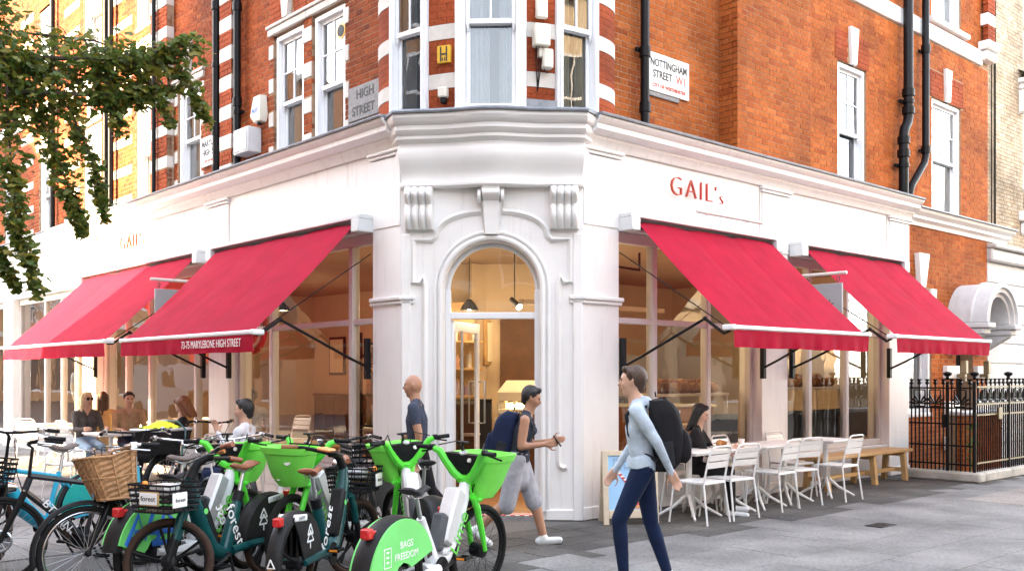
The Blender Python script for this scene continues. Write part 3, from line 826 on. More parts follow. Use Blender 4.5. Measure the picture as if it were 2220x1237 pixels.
# right-hand wall: a shallow projection from 3.19 on, orange brick
holesR = list(WR)
NOT_ = (1.47, 2.33, 5.10, 5.63)
stR = bricks(FR, .48, 3.02, 4.40, 7.4, S, holesR, 'brickR', single=True, seed=5)
PJ = .30
pm = MB(FR); pm.box(3.034, 4.83, S - PJ + .0035, S + .02, 4.38, TOP); part(pm, 'chimney_breast', K['mortar'], bld, I4)
bricks(FR, 3.02, 4.83, 4.40, 8.4, S - PJ, (), 'brickR', mb=stR, single=True, seed=6)
q = MB()
bricks(FR @ T(3.02, S, 0) @ RZ(R(-90)), 0.0, PJ, 4.4, 8.4, 0.004, (), 'brickR', mb=stR, seed=8)
fbR = []
for (x0, x1, z0, z1) in WR:
    mid = (x0 + x1) / 2
    if z1 < 9:
        kx = MB(FR); kx.add([(mid - .065, S - .05, z1 + .0), (mid + .065, S - .05, z1), (mid + .13, S - .05, z1 + .58), (mid - .13, S - .05, z1 + .58), (mid - .065, S + .05, z1), (mid + .065, S + .05, z1), (mid + .13, S + .05, z1 + .58), (mid - .13, S + .05, z1 + .58)], [(0, 1, 2, 3), (0, 4, 5, 1), (1, 5, 6, 2), (2, 6, 7, 3), (3, 7, 4, 0)])
        part(kx, 'window_keystone', K['trim'], bld, I4)
        fan_ = bricks(FR, x0 - .08, x1 + .08, z1 + .002, z1 + .47, S - .006, [(mid - .14, mid + .14, 0, 20)], mb=MB(), fine=True, seed=78)
        tag(part(fan_, 'gauged_arch', K['rubbed'], bld, I4), None, kind='stuff'); holesR.append((x0 - .08, x1 + .08, z1, z1 + .475))
sc_ = (4.83, 11.8, 7.52, 7.80)
st = MB(FR); st.cbox(sc_[0], 11.45, S - .05, S + .05, sc_[2], sc_[3], .012); st.cbox(9.2, 10.75, S - .11, S + .05, 7.84, 7.93, .012); part(st, 'string_course', K['trim'], bld, I4); holesR.append(sc_)
st = Blocks(FR, 'quoin_stone', 'trim', bld); z = 8.0; rb_ = MB()
st.cbox(11.40, 11.84, S - .17, S + .05, 7.62, 7.80, .03); st.cbox(11.36, 11.88, S - .21, S + .05, 7.82, 7.98, .02)
while z < 10.4:
    bricks(FR, 11.46, 11.80, z, z + .30, S - .14, (), mb=rb_, seed=int(z * 10)); st.cbox(11.455, 11.805, S - .145, S + .05, z + .305, z + .525, .006); z += .53
tag(part(rb_, 'pier_brick', K['rubbed'], bld, I4), None, kind='stuff')
bricks(FR, 4.83, 11.8, 4.40, TOP, S, holesR, 'brickR', mb=far if False else stR, seed=9)
# the 300 bricks that show largest stay single objects
def score(b):
    F, x, y, z, l, k = b
    c = F @ Vector((x + l / 2, y, z + .03))
    if not seen(c, -.002) or z < 4.62: return 0
    n = -(F.to_3x3() @ Vector((0, 1, 0))); v = (Vector((0, 0, 1.6)) - c)
    return l * max(0, n.dot(v.normalized())) / v.length_squared
singles.sort(key=score, reverse=True)
for i, (F, x, y, z, l, k) in enumerate(singles):
    if i < 298: part((stretcher if l > .2 else header)[k], 'brick', None, bld, F @ T(x, y, z))
    else:
        q = stL if k == 'brickL' else stR; q.M = F; q.box(x, x + l, y, y + .09, z, z + .067)
tag(part(stL, 'brickwork', K['brickL'], bld, I4, smooth=0), None, kind='stuff')
tag(part(stR, 'brickwork', K['brickR'], bld, I4, smooth=0), None, kind='stuff')
tag(part(far, 'brickwork', K['brickL'], bld, I4, smooth=0), None, kind='stuff')

# sash windows
def sash(F, x0, x1, z0, z1, zr, y, upper=(2, 2), lower=(1, 1), curtain='curtain', frame_w=.09, horn=True, sill=True, blind=None, openz=0.0, lm=.4, ld=.95):
    f = MB()
    f.cbox(x0, x0 + frame_w, y, y + .14, z0, z1); f.cbox(x1 - frame_w, x1, y, y + .14, z0, z1); f.cbox(x0 + frame_w, x1 - frame_w, y, y + .14, z1 - frame_w, z1)
    f.cbox(x0 + .03, x0 + frame_w, y - .02, y + .001, z0, z1 - .03, .006); f.cbox(x1 - frame_w, x1 - .03, y - .02, y + .001, z0, z1 - .03, .006); f.cbox(x0 + .03, x1 - .03, y - .022, y - .001, z1 - frame_w, z1 - .028, .006)
    if sill: f.cbox(x0 + .001, x1 - .001, y - .06, y + .14, z0 - .03, z0 + .035, .01)
    wn = part(f, 'window', K['joinery'], bld, F)
    a, b = x0 + frame_w + .003, x1 - frame_w - .003
    for nm, za, zb, yy, (nx, nz) in (('upper_sash', zr, z1 - frame_w, y + .035, upper), ('lower_sash', z0 + .04 + openz, zr + .045 + openz, y + .085, lower)):
        m = MB(); t = .045
        m.cbox(a, a + t, yy, yy + .04, za, zb, .004); m.cbox(b - t, b, yy, yy + .04, za, zb, .004)
        m.cbox(a + t, b - t, yy, yy + .04, zb - t, zb, .004); m.cbox(a + t, b - t, yy - .008, yy + .04, za, za + t + .01, .004)
        for k in range(1, nx): xm = a + t + (b - a - 2 * t) * k / nx; m.cbox(xm - .011, xm + .011, yy + .005, yy + .036, za + t, zb - t, .003)
        for k in range(1, nz): zm = za + t + (zb - za - 2 * t) * k / nz; m.cbox(a + t, b - t, yy + .007, yy + .034, zm - .011, zm + .011, .003)
        if nm == 'upper_sash' and horn:
            for xx in (a + .02, b - .02): m.tube([(xx, yy + .02, za), (xx, yy + .016, za - .04), (xx, yy + .026, za - .075)], [.022, .017, .006], 6)
        part(m, nm, K['joinery'], wn)
        for i in range(nx):
            for k in range(nz):
                xa = a + t + (b - a - 2 * t) * i / nx; xb = a + t + (b - a - 2 * t) * (i + 1) / nx; zc = za + t + (zb - za - 2 * t) * k / nz; zd = za + t + (zb - za - 2 * t) * (k + 1) / nz
                tl_ = rnd.uniform(-.0035, .0035); tz_ = rnd.uniform(-.0035, .0035); yq = yy + .02
                part(MB().add([(xa, yq + tl_ - tz_, zc), (xb, yq - tl_ - tz_, zc), (xb, yq - tl_ + tz_, zd), (xa, yq + tl_ + tz_, zd)], [(0, 1, 2, 3)]), 'pane', K['sashglass'], wn)
    if curtain:
        for s0, s1 in (((a, a + (b - a) * .46), (b - (b - a) * .34, b)) if curtain != 'blind' else ((a, b),)):
            def cf(u, v): x = s0 + (s1 - s0) * u; return (x, y + .17 + .028 * math.sin(u * 26 + v) + .012 * math.sin(u * 61), z0 + (z1 - z0) * v)
            part(MB().grid(cf, 46, 4), 'curtain', K['curtain' if curtain == 'blind' else curtain], wn, smooth=180)
    lz = .02 if lm < .1 else .2
    r = MB(); r.box(x0 - lm, x1 + lm, y + ld - .05, y + ld, z0 - lz, z1 + lz); r.box(x0 - lm, x1 + lm, y + .15, y + ld - .05, z0 - lz - .03, z0 - lz); r.box(x0 - lm, x1 + lm, y + .15, y + ld - .05, z1 + lz, z1 + lz + .05)
    r.box(x0 - lm - .03, x0 - lm, y + .15, y + ld, z0 - lz, z1 + lz); r.box(x1 + lm, x1 + lm + .03, y + .15, y + ld, z0 - lz, z1 + lz)
    part(r, 'room_lining', K['darkroom'], wn)
    return wn
sash(FL, -2.54, -1.73, 4.43, 6.36, 5.36, S + .05)
sash(FL, -3.576, -2.755, 4.43, 6.36, 5.36, S + .05)
sash(FL, -6.80, -5.93, 4.43, 6.30, 5.40, S + .05)
for (x0, x1, z0, z1) in WL[3:]: sash(FL, x0, x1, z0 + .03, z1, (z0 + z1) / 2 + .05, S + .05)
sash(FR, 6.12, 7.02, 4.47, 6.50, 5.40, S + .04, upper=(2, 2), curtain=None, openz=.10)
sash(FR, 9.376, 10.58, 4.47, 6.55, 5.45, S + .04, upper=(2, 2), curtain='yellowcurtain')
sash(FR, 9.376, 10.58, 7.97, 9.9, 8.95, S + .04)

# ------------------------------------------------------------------ the bowed corner bay
RB = 1.65; YB = 1.48; ZB0, ZB1 = 4.42, 8.2
def bow(th, d=0): return Vector(((RB + d) * math.sin(th), YB - (RB + d) * math.cos(th), 0))
def bowF(th): return FC @ T(*(bow(th))) @ RZ(th)
TC = (R(13.7), R(25), R(45.6))
for sg in (-1, 1):                      # curved brick and stone strips between the three windows
    core = MB(); brk_ = MB(); stn = MB()
    def curved(mb, a0, a1, z0, z1, pr, dp=.06, n=1):
        for i in range(n):
            p = [bow(a0 + (a1 - a0) * (i + e) / n, pr) for e in (0, 1)]; q = [bow(a0 + (a1 - a0) * (i + e) / n, pr - dp) for e in (0, 1)]
            vs = [(v.x, v.y, z) for z in (z0, z1) for v in (p[0], p[1], q[1], q[0])]
            mb.add(vs, [(0, 3, 2, 1), (4, 5, 6, 7), (0, 1, 5, 4), (1, 2, 6, 5), (2, 3, 7, 6), (3, 0, 4, 7)])
    a0, a1 = sorted((sg * TC[0], sg * TC[1]))
    curved(core, a0, a1, ZB0, ZB1, -.012, .24, 6)
    z = 4.45
    k = 0
    while z < ZB1:
        # stone band?
        ph = (z - 4.69) % .5385
        if ph < .16 or ph > .535:
            stn = MB(); curved(stn, a0, a1, z, z + .163, .006, .06, 5); part(stn, 'stone_band', K['stone'], bld, smooth=30); z += .168; continue
        aa = a0; k += 1
        ln = .225 / RB
        x = a0 - (ln / 2 if k % 2 else 0)
        while x < a1:
            b0, b1 = max(a0, x), min(a1, x + ln - .003); x += ln
            if b1 - b0 > .01: curved(brk_, b0, b1, z, z + .0708, rnd.uniform(-.001, .001), .06, 2)
        z += .0742
    part(core, 'bay_wall', K['mortar'], bld); tag(part(brk_, 'bay_brick', K['rubbed'], bld, smooth=30), None, kind='stuff')
    # rounded return to the flat wall
    F = FR if sg > 0 else FL
    def ret(t, d=0): a = t * math.pi / 2; return ((.34 + .54 * math.sin(a) + d * .5) * sg, .115 + .30 * (1 - math.cos(a)) - d * .85)
    stn = MB(F); brk_ = MB(F); z = 4.45
    while z < ZB1:
        ph = (z - 4.69) % .5385; isst = ph < .16 or ph > .535; h = .163 if isst else .0708
        n = 12; rings = []
        for i in range(n + 1):
            d = .006 if isst else rnd.uniform(-.0005, .0005)
            p = ret(i / n, d); q = ret(i / n, -.05)
            rings.append([(p[0], p[1], z), (p[0], p[1], z + h), (q[0], q[1], z + h), (q[0], q[1], z)])
        if isst: stn = MB(F); stn.loft(rings); part(stn, 'stone_band', K['stone'], bld, I4, smooth=40)
        else: brk_.loft(rings)
        z += .168 if isst else .0742
    tag(part(brk_, 'bay_brick', K['rubbed'], bld, I4, smooth=40), None, kind='stuff')
sash(bowF(0), -.39, .39, 4.47, 7.2, 5.42, -.035, upper=(2, 1), lower=(1, 1), frame_w=.115, lm=.0, ld=.8)
thm = (TC[1] + TC[2]) / 2; hw = RB * math.sin((TC[2] - TC[1]) / 2) - .005
for sg in (-1, 1):
    sash(bowF(sg * thm) @ T(0, RB * (1 - math.cos((TC[2] - TC[1]) / 2)), 0), -hw, hw, 4.44, 7.2, 5.42, -.045, upper=(2, 1), curtain='yellowcurtain' if sg > 0 else 'curtain', frame_w=.07, lm=-.03, ld=.6)
m = MB(); m.cbox(-.19, .17, -.05, .06, 4.46, 4.60, .01); part(m, 'lead_upstand', K['lead'], bld, bowF(R(19.3)))
m = MB()
m.slabz([tuple((FCi @ p).xy) for p in [FL @ Vector((-.4, -.22, 0)), FC @ Vector((-1.0, -.3, 0)), FC @ Vector((0, -.44, 0)), FC @ Vector((1.0, -.3, 0)), FR @ Vector((.4, -.22, 0)), FR @ Vector((.4, .5, 0)), FL @ Vector((-.4, .5, 0))]], 4.395, 4.452)
part(m, 'lead_flat', K['lead'], bld)

# rainwater and soil pipes
def pipe(F, pts, r, name='drainpipe', collars=(), clips=()):
    o_ = part(MB().tube(pts, r, 12), name, K['pipe'], bld, F)
    for (x, y, z) in collars: part(MB().tube([(x, y, z - .06), (x, y, z + .06)], r * 1.28, 12), 'pipe_collar', K['pipe'], o_)
    for (x, y, z) in clips:
        m = MB(); m.tube([(x, y, z - .03), (x, y, z + .03)], r * 1.2, 12); m.cbox(x - r * 2, x + r * 2, y + r * .6, y + r * 1.3, z - .025, z + .025, .004); part(m, 'pipe_clip', K['pipe'], o_)
    return o_
pipe(FL, [(-5.15, S - .11, 4.46), (-5.15, S - .11, 10)], .055, collars=[(-5.15, S - .11, 5.3), (-5.15, S - .11, 7.2)], clips=[(-5.15, S - .11, 4.75), (-5.15, S - .11, 6.3)])
pipe(FL, [(-4.46, S - .11, 4.46), (-4.46, S - .11, 10)], .052, collars=[(-4.46, S - .11, 5.6), (-4.46, S - .11, 7.0)], clips=[(-4.46, S - .11, 4.85), (-4.46, S - .11, 5.45)])
pipe(FL, [(-7.35, S - .18, 4.46), (-7.35, S - .18, 10)], .035)
for x in (-9.55, -9.8, -12.9): pipe(FL, [(x, S - .09, 4.46), (x, S - .09, 10)], .05)
pipe(FR, [(1.37, S - .11, 4.46), (1.37, S - .11, 9)], .055, collars=[(1.37, S - .11, 4.85), (1.37, S - .11, 5.52)], clips=[(1.37, S - .11, 5.55)])
part(MB().tube([(1.46, S - .03, 4.46), (1.46, S - .03, 9)], .012, 6), 'cable', K['taupe'], bld, FR)
y_ = S - .14
pipe(FR, [(8.02, y_, 4.46), (8.02, y_, 5.62), (8.06, y_, 5.72), (8.16, y_, 5.84), (8.19, y_, 5.94), (8.19, y_, 9.6)], .08, collars=[(8.02, y_, 5.3), (8.19, y_, 6.05), (8.19, y_, 6.35), (8.02, y_, 5.52)], clips=[(8.02, y_, 5.1), (8.19, y_, 6.2)])
pipe(FR, [(8.25, y_ + .02, 4.46), (8.25, y_ + .02, 4.62), (8.34, y_ + .02, 4.80), (8.82, y_ + .02, 5.26), (8.88, y_ + .02, 5.4), (8.88, y_ + .02, 9.6)], .062, collars=[(8.88, y_ + .02, 5.5), (8.88, y_ + .02, 7.25)], clips=[(8.88, y_ + .02, 7.2), (8.88, y_ + .02, 5.48)])

# ground storey beyond the shopfront on the right: brick, white window, porch
GH = [(7.80, 8.66, .9, 3.02), (9.62, 10.34, 0, 2.9)]
backing(FR, 7.70, 10.95, 0, 4.12, .0635, .34, GH)
gb = bricks(FR, 7.705, 10.95, 0, 4.1, .06, GH + [(7.7, 8.9, 2.99, 3.1)], 'brickR', seed=14)
tag(part(gb, 'brickwork', K['brickR'], bld, I4, smooth=0), None, kind='stuff')
part(sweep([(0, 4.08), (.03, 4.08), (.05, 4.14), (.12, 4.18), (.12, 4.22), (.20, 4.27), (.22, 4.32), (0, 4.32)], [((7.745, .06), (0, -1)), ((11.8, .06), (0, -1))]), 'cornice', K['trim'], bld, FR, smooth=30)
part(sweep([(-.5, 4.325), (.26, 4.325), (.26, 4.345), (-.5, 4.40)], [((7.745, .06), (0, -1)), ((11.8, .06), (0, -1))]), 'lead_flashing', K['lead'], bld, FR, smooth=30)
sash(FR, 7.80, 8.66, .93, 3.02, 2.0, .10, upper=(1, 1), curtain='blind')
kx = MB(FR); kx.add([(8.10, -.03, 3.06), (8.26, -.03, 3.06), (8.40, -.03, 3.62), (8.02, -.03, 3.62), (8.10, .1, 3.06), (8.26, .1, 3.06), (8.40, .1, 3.62), (8.02, .1, 3.62)], [(0, 1, 2, 3), (0, 4, 5, 1), (1, 5, 6, 2), (2, 6, 7, 3), (3, 7, 4, 0)])
part(kx, 'window_keystone', K['trim'], bld, I4)
st = MB(FR); st.cbox(8.60, 8.78, .02, .1, 2.86, 3.06); part(st, 'jamb_stone', K['trim'], bld, I4)
# porch hood
PX, PZ, PRr = 9.95, 2.50, .70
m = MB(FR)
vs = []; n = 20
rings = []
for i in range(n + 1):
    a = math.pi * i / n; c_, s_ = math.cos(a), math.sin(a)
    rings.append([(PX - r_ * c_, y, PZ + r_ * s_) for (r_, y) in ((PRr, .06), (PRr, -.30), (PRr + .03, -.31), (PRr + .03, -.36), (PRr, -.38), (PRr, -.62), (PRr - .08, -.64), (PRr - .10, -.60), (PRr - .16, -.60), (PRr - .18, -.54), (PRr - .24, -.54), (PRr - .26, -.45), (PRr - .26, .06))])
m.loft(rings, closed=True)
m.add([(PX - (PRr - .25) * math.cos(math.pi * i / n), -.02, PZ + (PRr - .25) * math.sin(math.pi * i / n)) for i in range(n + 1)], [tuple(range(n + 1))])
part(m, 'porch_hood', K['oldstucco'], bld, I4, smooth=50)
m = MB(FR)
for sx in (-1, 1):
    c_ = PX + sx * .575
    m.cbox(c_ - .16, c_ + .16, -.66, .08, 2.40, 2.49, .015); m.cbox(c_ - .13, c_ + .13, -.58, .08, 2.30, 2.398, .015)
    m.prism([(0, 0)] * 0 + [(c_ - .10, 2.298), (c_ + .10, 2.298), (c_ + .08, 1.95), (c_ - .08, 1.95)], -.12, .06)
    m.loft([[(c_ - .10, -.5 + k * .05, 2.298 - .0), (c_ + .10, -.5 + k * .05, 2.298), (c_ + .10, -.5 + k * .05, 2.298 - .03 - .03 * k), (c_ - .10, -.5 + k * .05, 2.298 - .03 - .03 * k)] for k in range(9)])
part(m, 'porch_bracket', K['oldstucco'], bld, I4)
m = MB(FR); st = Blocks(FR, 'porch_band', 'trim', bld); z = .1
for sx in (9.10, 10.36):
    z = .3
    while z < 2.3: st.cbox(sx, sx + .50, -.02, .08, z, z + .22, .006); z += .62
m.cbox(9.63, 10.33, .28, .34, 0, 2.5); 
part(m, 'house_door', K['black'], bld, I4)
m = MB(FR); m.cbox(9.70, 10.26, .262, .279, 1.72, 2.0, .003); part(m, 'fanlight_board', K['dark_plastic'], bld, I4)
for x in (9.50, 10.46):
    m = MB(FR); m.cbox(x - .04, x + .04, -.17, -.02, 1.55, 1.62, .01); m.cbox(x - .05, x + .05, -.19, -.09, 1.62, 1.85, .01); m.cbox(x - .03, x + .03, -.17, -.11, 1.48, 1.55, .01)
    part(m, 'porch_lamp', K['goldiron'], bld, I4)

# roof, floors and ceilings that close the volume
def poly(*pts): return [tuple((FCi @ (F @ Vector((x, y, 0)))).xy) for F, x, y in pts]
FLOOR = poly((FR, .0, .33), (FR, 7.70, .33), (FR, 7.70, 4.8), (FC, 0, 5.78), (FL, -18.4, 4.8), (FL, -18.4, .33), (FL, 0, .33))
UP = poly((FR, .2, .30), (FR, 11.8, .45), (FR, 11.8, 7), (FC, 0, 8.5), (FL, -18.4, 7), (FL, -18.4, .45), (FL, -.2, .30))
m = MB(); m.slabz(FLOOR, .0, .052); part(m, 'interior_floor', K['intfloor'], bld)
m = MB(); m.slabz(FLOOR, 3.30, 3.5); part(m, 'interior_ceiling', K['intceil'], bld)
m = MB(); m.slabz(UP, 4.25, 4.36); part(m, 'storey_slab', K['darkroom'], bld)
m = MB(); m.slabz(UP, TOP - .02, TOP + .2); part(m, 'roof', K['lead'], bld)
m = MB(); m.box(-18.4, -3.2, 4.8, 4.9, .05, 3.3); m.box(-18.5, -18.4, .34, 4.9, .05, 3.3); m.box(-10.05, -9.9, .37, 4.8, .05, 3.3); part(m, 'interior_wall', K['intwall'], bld, FL)
m = MB(); m.box(3.2, 7.7, 4.8, 4.9, .05, 3.3); m.box(7.62, 7.70, .37, 4.8, .05, 3.3); part(m, 'interior_wall', K['intwall'], bld, FR)
m = MB(); m.box(-1.5, 1.5, 4.2, 5.6, .05, 3.3); part(m, 'interior_wall', K['intwall'], bld)

# ------------------------------------------------------------------ neighbouring cream brick house on the right
nb = thing('cream_brick_house', 'cream brick terraced house with white stucco ground floor at the far right', 'building', FR @ T(11.85, 0, 0))
NF = FR @ T(11.85, 0, 0)
NW = [(1.9, 3.2, 5.0, 7.2), (1.9, 3.2, 8.2, 9.9), (.55, 1.5, 1.0, 3.0)]
streaks(K['stucco'], .0) if False else None
def nback(x0, x1, z0, z1, y0, y1, mat, name='wall'):
    xs = sorted({x0, x1} | {v for h in NW for v in h[:2]}); zs = sorted({z0, z1} | {v for h in NW for v in h[2:]})
    m = MB()
    for a, b in zip(xs[:-1], xs[1:]):
        for c, d in zip(zs[:-1], zs[1:]):
            if c < z0 or d > z1: continue
            if not any(h[0] < (a + b) / 2 < h[1] and h[2] < (c + d) / 2 < h[3] for h in NW): m.box(a, b, y0, y1, c, d)
    part(m, name, K[mat], nb)
nback(0, 9, 4.0, 11, .44, .7, 'mortar')
nback(-.88, 9, 0, 4.0, .08, .5, 'oldstucco')
q = bricks(NF, 0.0, 5, 4.2, 10.4, .43, NW, 'creambrick', seed=21)
tag(part(q, 'brickwork', K['creambrick'], nb, I4, smooth=0), None, kind='stuff')
m = MB()
for k in range(9):
    z = .3 + k * .38
    m.cbox(-.87, 9, .055, .09, z, z + .365, .012)
part(m, 'rusticated_band', K['oldstucco'], nb)
m = MB(); m.cbox(-.9, 9, -.05, .3, 3.72, 3.95, .03); m.cbox(-.9, 9, -.12, .3, 3.96, 4.04, .02); part(m, 'band_course', K['oldstucco'], nb)
_b = bld; bld = nb
sash(NF, 1.9, 3.2, 5.0, 7.2, 6.1, .5); sash(NF, 1.9, 3.2, 8.2, 9.9, 9.0, .5)
bld = _b
m = MB(); m.cbox(1.6, 3.5, .12, .5, 7.62, 7.72, .02); m.cbox(1.65, 3.45, .2, .5, 7.5, 7.615, .02)
m.add([(1.6, .12, 7.725), (3.5, .12, 7.725), (3.5, .5, 7.95), (1.6, .5, 7.95)], [(0, 1, 2, 3)])
for x in (1.72, 3.38): m.cbox(x - .07, x + .07, .2, .46, 7.0, 7.49, .03)
m.cbox(1.65, 3.45, .2, .5, 4.78, 4.98, .02)
for x in (1.8, 3.3): m.cbox(x - .07, x + .07, .26, .46, 4.5, 4.77, .04)
part(m, 'window_surround', K['trim'], nb)
m = MB()
for z in (5.1, 5.45): m.tube([(1.7, .24, z), (3.4, .24, z)], .012, 6)
for k in range(14): m.tube([(1.72 + k * .13, .24, 5.0), (1.72 + k * .13, .24, 5.55)], .009, 6)
for x in (1.7, 3.4): m.tube([(x, .24, 4.98), (x, .24, 5.66)], .018, 6); m.ball((x, .24, 5.7), .035)
part(m, 'window_guard', K['iron'], nb)
pp = MB(); pp.tube([(.35, .40, 4.1), (.35, .40, 10)], .02, 6); pp.tube([(.18, .40, 4.1), (.18, .40, 10)], .012, 6); part(pp, 'cable', K['dark_plastic'], nb)

# ------------------------------------------------------------------ signs and boxes on the walls
def sign_letters(name, F, x0, z, h, label, mats, tilt=0, y=-.05):
    """projecting shop name, one object per letter"""
    t = thing(name, label, 'sign', F @ T(x0, 0, z))
    B = F @ T(x0, 0, z)
    x = 0
    for ch, wdt, sc in (('G', .30, 1), ('A', .27, 1), ('I', .12, 1), ('L', .20, 1), ("'", .10, .8), ('s', .17, .74)):
        s_ = h * sc * 1.38
        off = 0
        me = text_mesh(ch, s_, .016, -.010, 'LEFT', K['stucco'])
        if len(me.materials) == 1:
            me.materials.append(mats)
            for p_ in me.polygons:
                p_.material_index = 1
        part(me, 'letter', None, t, B @ T(x, y + .012, off if ch != 's' else -h * .12) @ FACE)
        x += wdt * h / .25
    return t
sign_letters('shop_name_sign', FR, 1.46, 3.865, .25, "red raised letters GAIL's on the white fascia right of the door", K['redpaint'])
sign_letters('shop_name_sign', FL, -8.22, 3.85, .25, "sunlit orange red letters GAIL's on the left fascia above the farther awning", K['redpaint'])
t = thing('sign_lamp', 'slim white strip lamp on two arms under the red shop name', 'lamp', FR @ T(1.64, 0, 3.56))
B = FR
part(MB().tube([(1.64, -.30, 3.55), (3.0, -.30, 3.55)], .022, 8), 'lamp_bar', K['taupe'], t, B)
m = MB()
for x in (1.9, 2.75): m.tube([(x, .0, 3.50), (x, -.30, 3.55)], .010, 6)
part(m, 'lamp_arm', K['trim'], t, B)

def plate(name, label, F, x0, x1, z0, z1, y, mat, lines, th=.025, cat='sign', edge=None):
    t = thing(name, label, cat, F @ T((x0 + x1) / 2, y, z0))
    m = MB(); m.cbox(x0, x1, y - th, y, z0, z1, .006); part(m, 'plate', K[mat], t, F)
    if edge:
        m = MB(); w_ = .014
        for a, b, c, d in ((x0, x1, z0, z0 + w_), (x0, x1, z1 - w_, z1), (x0, x0 + w_, z0, z1), (x1 - w_, x1, z0, z1)): m.box(a + .003, b - .003, y - th - .004, y - th + .002, c + .003, d - .003)
        part(m, 'border', K[edge], t, F)
    for (s, cx_, cz_, sz, mt, sx) in lines:
        lettering(s, sz, K[mt], t, F @ T(cx_, y - th - .002, cz_), sx=sx, ext=.002, off=.002)
    return t
plate('street_sign', 'white NOTTINGHAM STREET nameplate on the orange brick beside the drainpipe', FR, 1.50, 2.34, 5.12, 5.60, S - .01, 'signwhite',
      [('NOTTINGHAM', 1.925, 5.475, .135, 'blackpaint', .80), ('STREET', 1.80, 5.335, .135, 'blackpaint', .85), ('W1', 2.17, 5.335, .145, 'redpaint', .9), ('CITY OF WESTMINSTER', 1.93, 5.195, .062, 'redpaint', 1.0)])
m = MB(); m.cbox(1.49, 2.15, S - .025, S, 5.06, 5.115, .005); tag(part(m, 'old_sign_frame', K['greystone'], None, FR), 'dark weathered strip of an older sign under the NOTTINGHAM STREET plate', 'sign frame')
plate('street_sign', 'white MARYLEBONE HIGH STREET nameplate partly behind the black drainpipe', FL, -5.83, -5.03, 4.86, 5.32, S - .01, 'signwhite',
      [('MARYLEBONE', -5.43, 5.205, .135, 'blackpaint', .88), ('HIGH STREET', -5.43, 5.065, .135, 'blackpaint', .88), ('CITY OF WESTMINSTER', -5.43, 4.93, .055, 'redpaint', 1.0)])
plate('stone_tablet', 'old grey carved stone tablet reading HIGH STREET between window and bay', FL, -1.63, -.94, 4.765, 5.19, S + .02, 'greystone',
      [('HIGH', -1.25, 5.075, .16, 'blackpaint', 1.0), ('STREET', -1.29, 4.875, .16, 'blackpaint', .95)], th=.04)
HF = bowF(R(-18.6)) @ T(0, -.0, 0)
t = thing('hydrant_sign', 'small yellow sign with a black letter H on the bowed bay', 'sign', HF @ T(.02, -.03, 5.06))
m = MB(); m.cbox(-.065, .095, -.03, .03, 5.02, 5.21, .005); part(m, 'plate', K['gold'], t, HF)
m = MB()
for x in (-.028, .042): m.box(x, x + .016, -.035, -.028, 5.035, 5.195)
m.box(-.012, .042, -.035, -.028, 5.105, 5.122); m.box(-.004, .006, -.035, -.028, 5.04, 5.075); m.box(.022, .032, -.035, -.028, 5.04, 5.075)
part(m, 'lettering', K['blackpaint'], t, HF)
t = thing('alarm_box', 'ivory burglar alarm box tapering downward on the red brick left of the windows', 'alarm', FL @ T(-3.9, S, 5.2))
m = MB(); m.loft([[(-4.02, S, 5.20), (-3.78, S, 5.20), (-3.80, S - .09, 5.22), (-4.00, S - .09, 5.22)], [(-4.06, S, 5.30), (-3.74, S, 5.30), (-3.76, S - .12, 5.30), (-4.04, S - .12, 5.30)], [(-4.02, S, 5.58), (-3.78, S, 5.58), (-3.80, S - .09, 5.575), (-4.0, S - .09, 5.575)]]); part(m, 'cover', K['ivory'], t, FL)
lettering('ADT', .09, K['bluepaint'], t, FL @ T(-3.9, S - .122, 5.36))
m = MB(); m.tube([(-3.9, S - .05, 5.17), (-3.9, S - .05, 5.2)], .035, 10); part(m, 'sounder', K['dark_plastic'], t, FL)
t = thing('meter_box', 'pale grey metal cabinet on the brick beside the double drainpipes', 'cabinet', FL @ T(-4.1, S, 4.78))
m = MB(); m.cbox(-4.36, -3.92, S - .22, S, 4.78, 5.14, .012); part(m, 'case', K['box'], t, FL)
m = MB(); m.cbox(-4.33, -3.95, S - .232, S - .221, 4.81, 5.11, .004); part(m, 'lid', K['box'], t, FL)
AF = bowF(R(19.0))
t = thing('antenna_panel', 'grey upright antenna panel topmost of the three units on the bay', 'antenna', AF @ T(-.02, 0, 5.45))
m = MB(); m.cbox(-.075, .055, -.11, -.05, 5.47, 5.72, .012); part(m, 'case', K['ivory'], t, AF); m = MB(); m.cbox(-.02, .02, -.05, .0, 5.5, 5.6, .004); part(m, 'bracket', K['dark_plastic'], t, AF)
t = thing('junction_box', 'cream square equipment box below the antenna panel on the bay', 'equipment box', AF @ T(-.02, 0, 5.16))
m = MB(); m.cbox(-.10, .075, -.14, -.01, 5.16, 5.40, .012); part(m, 'case', K['ivory'], t, AF); m = MB()
for k in range(3): m.tube([(-.07 + k * .035, -.08, 5.16), (-.07 + k * .035, -.06, 5.05), (-.03, .0, 4.7)], .006, 5)
part(m, 'cable', K['dark_plastic'], t, AF)
t = thing('access_point', 'small ivory radio unit hanging lowest beside the right bay window', 'equipment box', AF @ T(.06, 0, 4.9))
m = MB(); m.cbox(.0, .115, -.12, -.02, 4.93, 5.14, .012); m.cbox(-.04, .01, -.09, -.02, 5.05, 5.15, .008); part(m, 'case', K['ivory'], t, AF)
m = MB(); m.tube([(.03, -.06, 4.93), (.03, -.06, 4.90), (.07, -.06, 4.89)], .006, 5); part(m, 'aerial', K['dark_plastic'], t, AF)
AF2 = bowF(R(-18.0))
t = thing('security_lamp', 'small ivory sensor box low on the bay beside the left window', 'sensor', AF2 @ T(0, 0, 4.6))
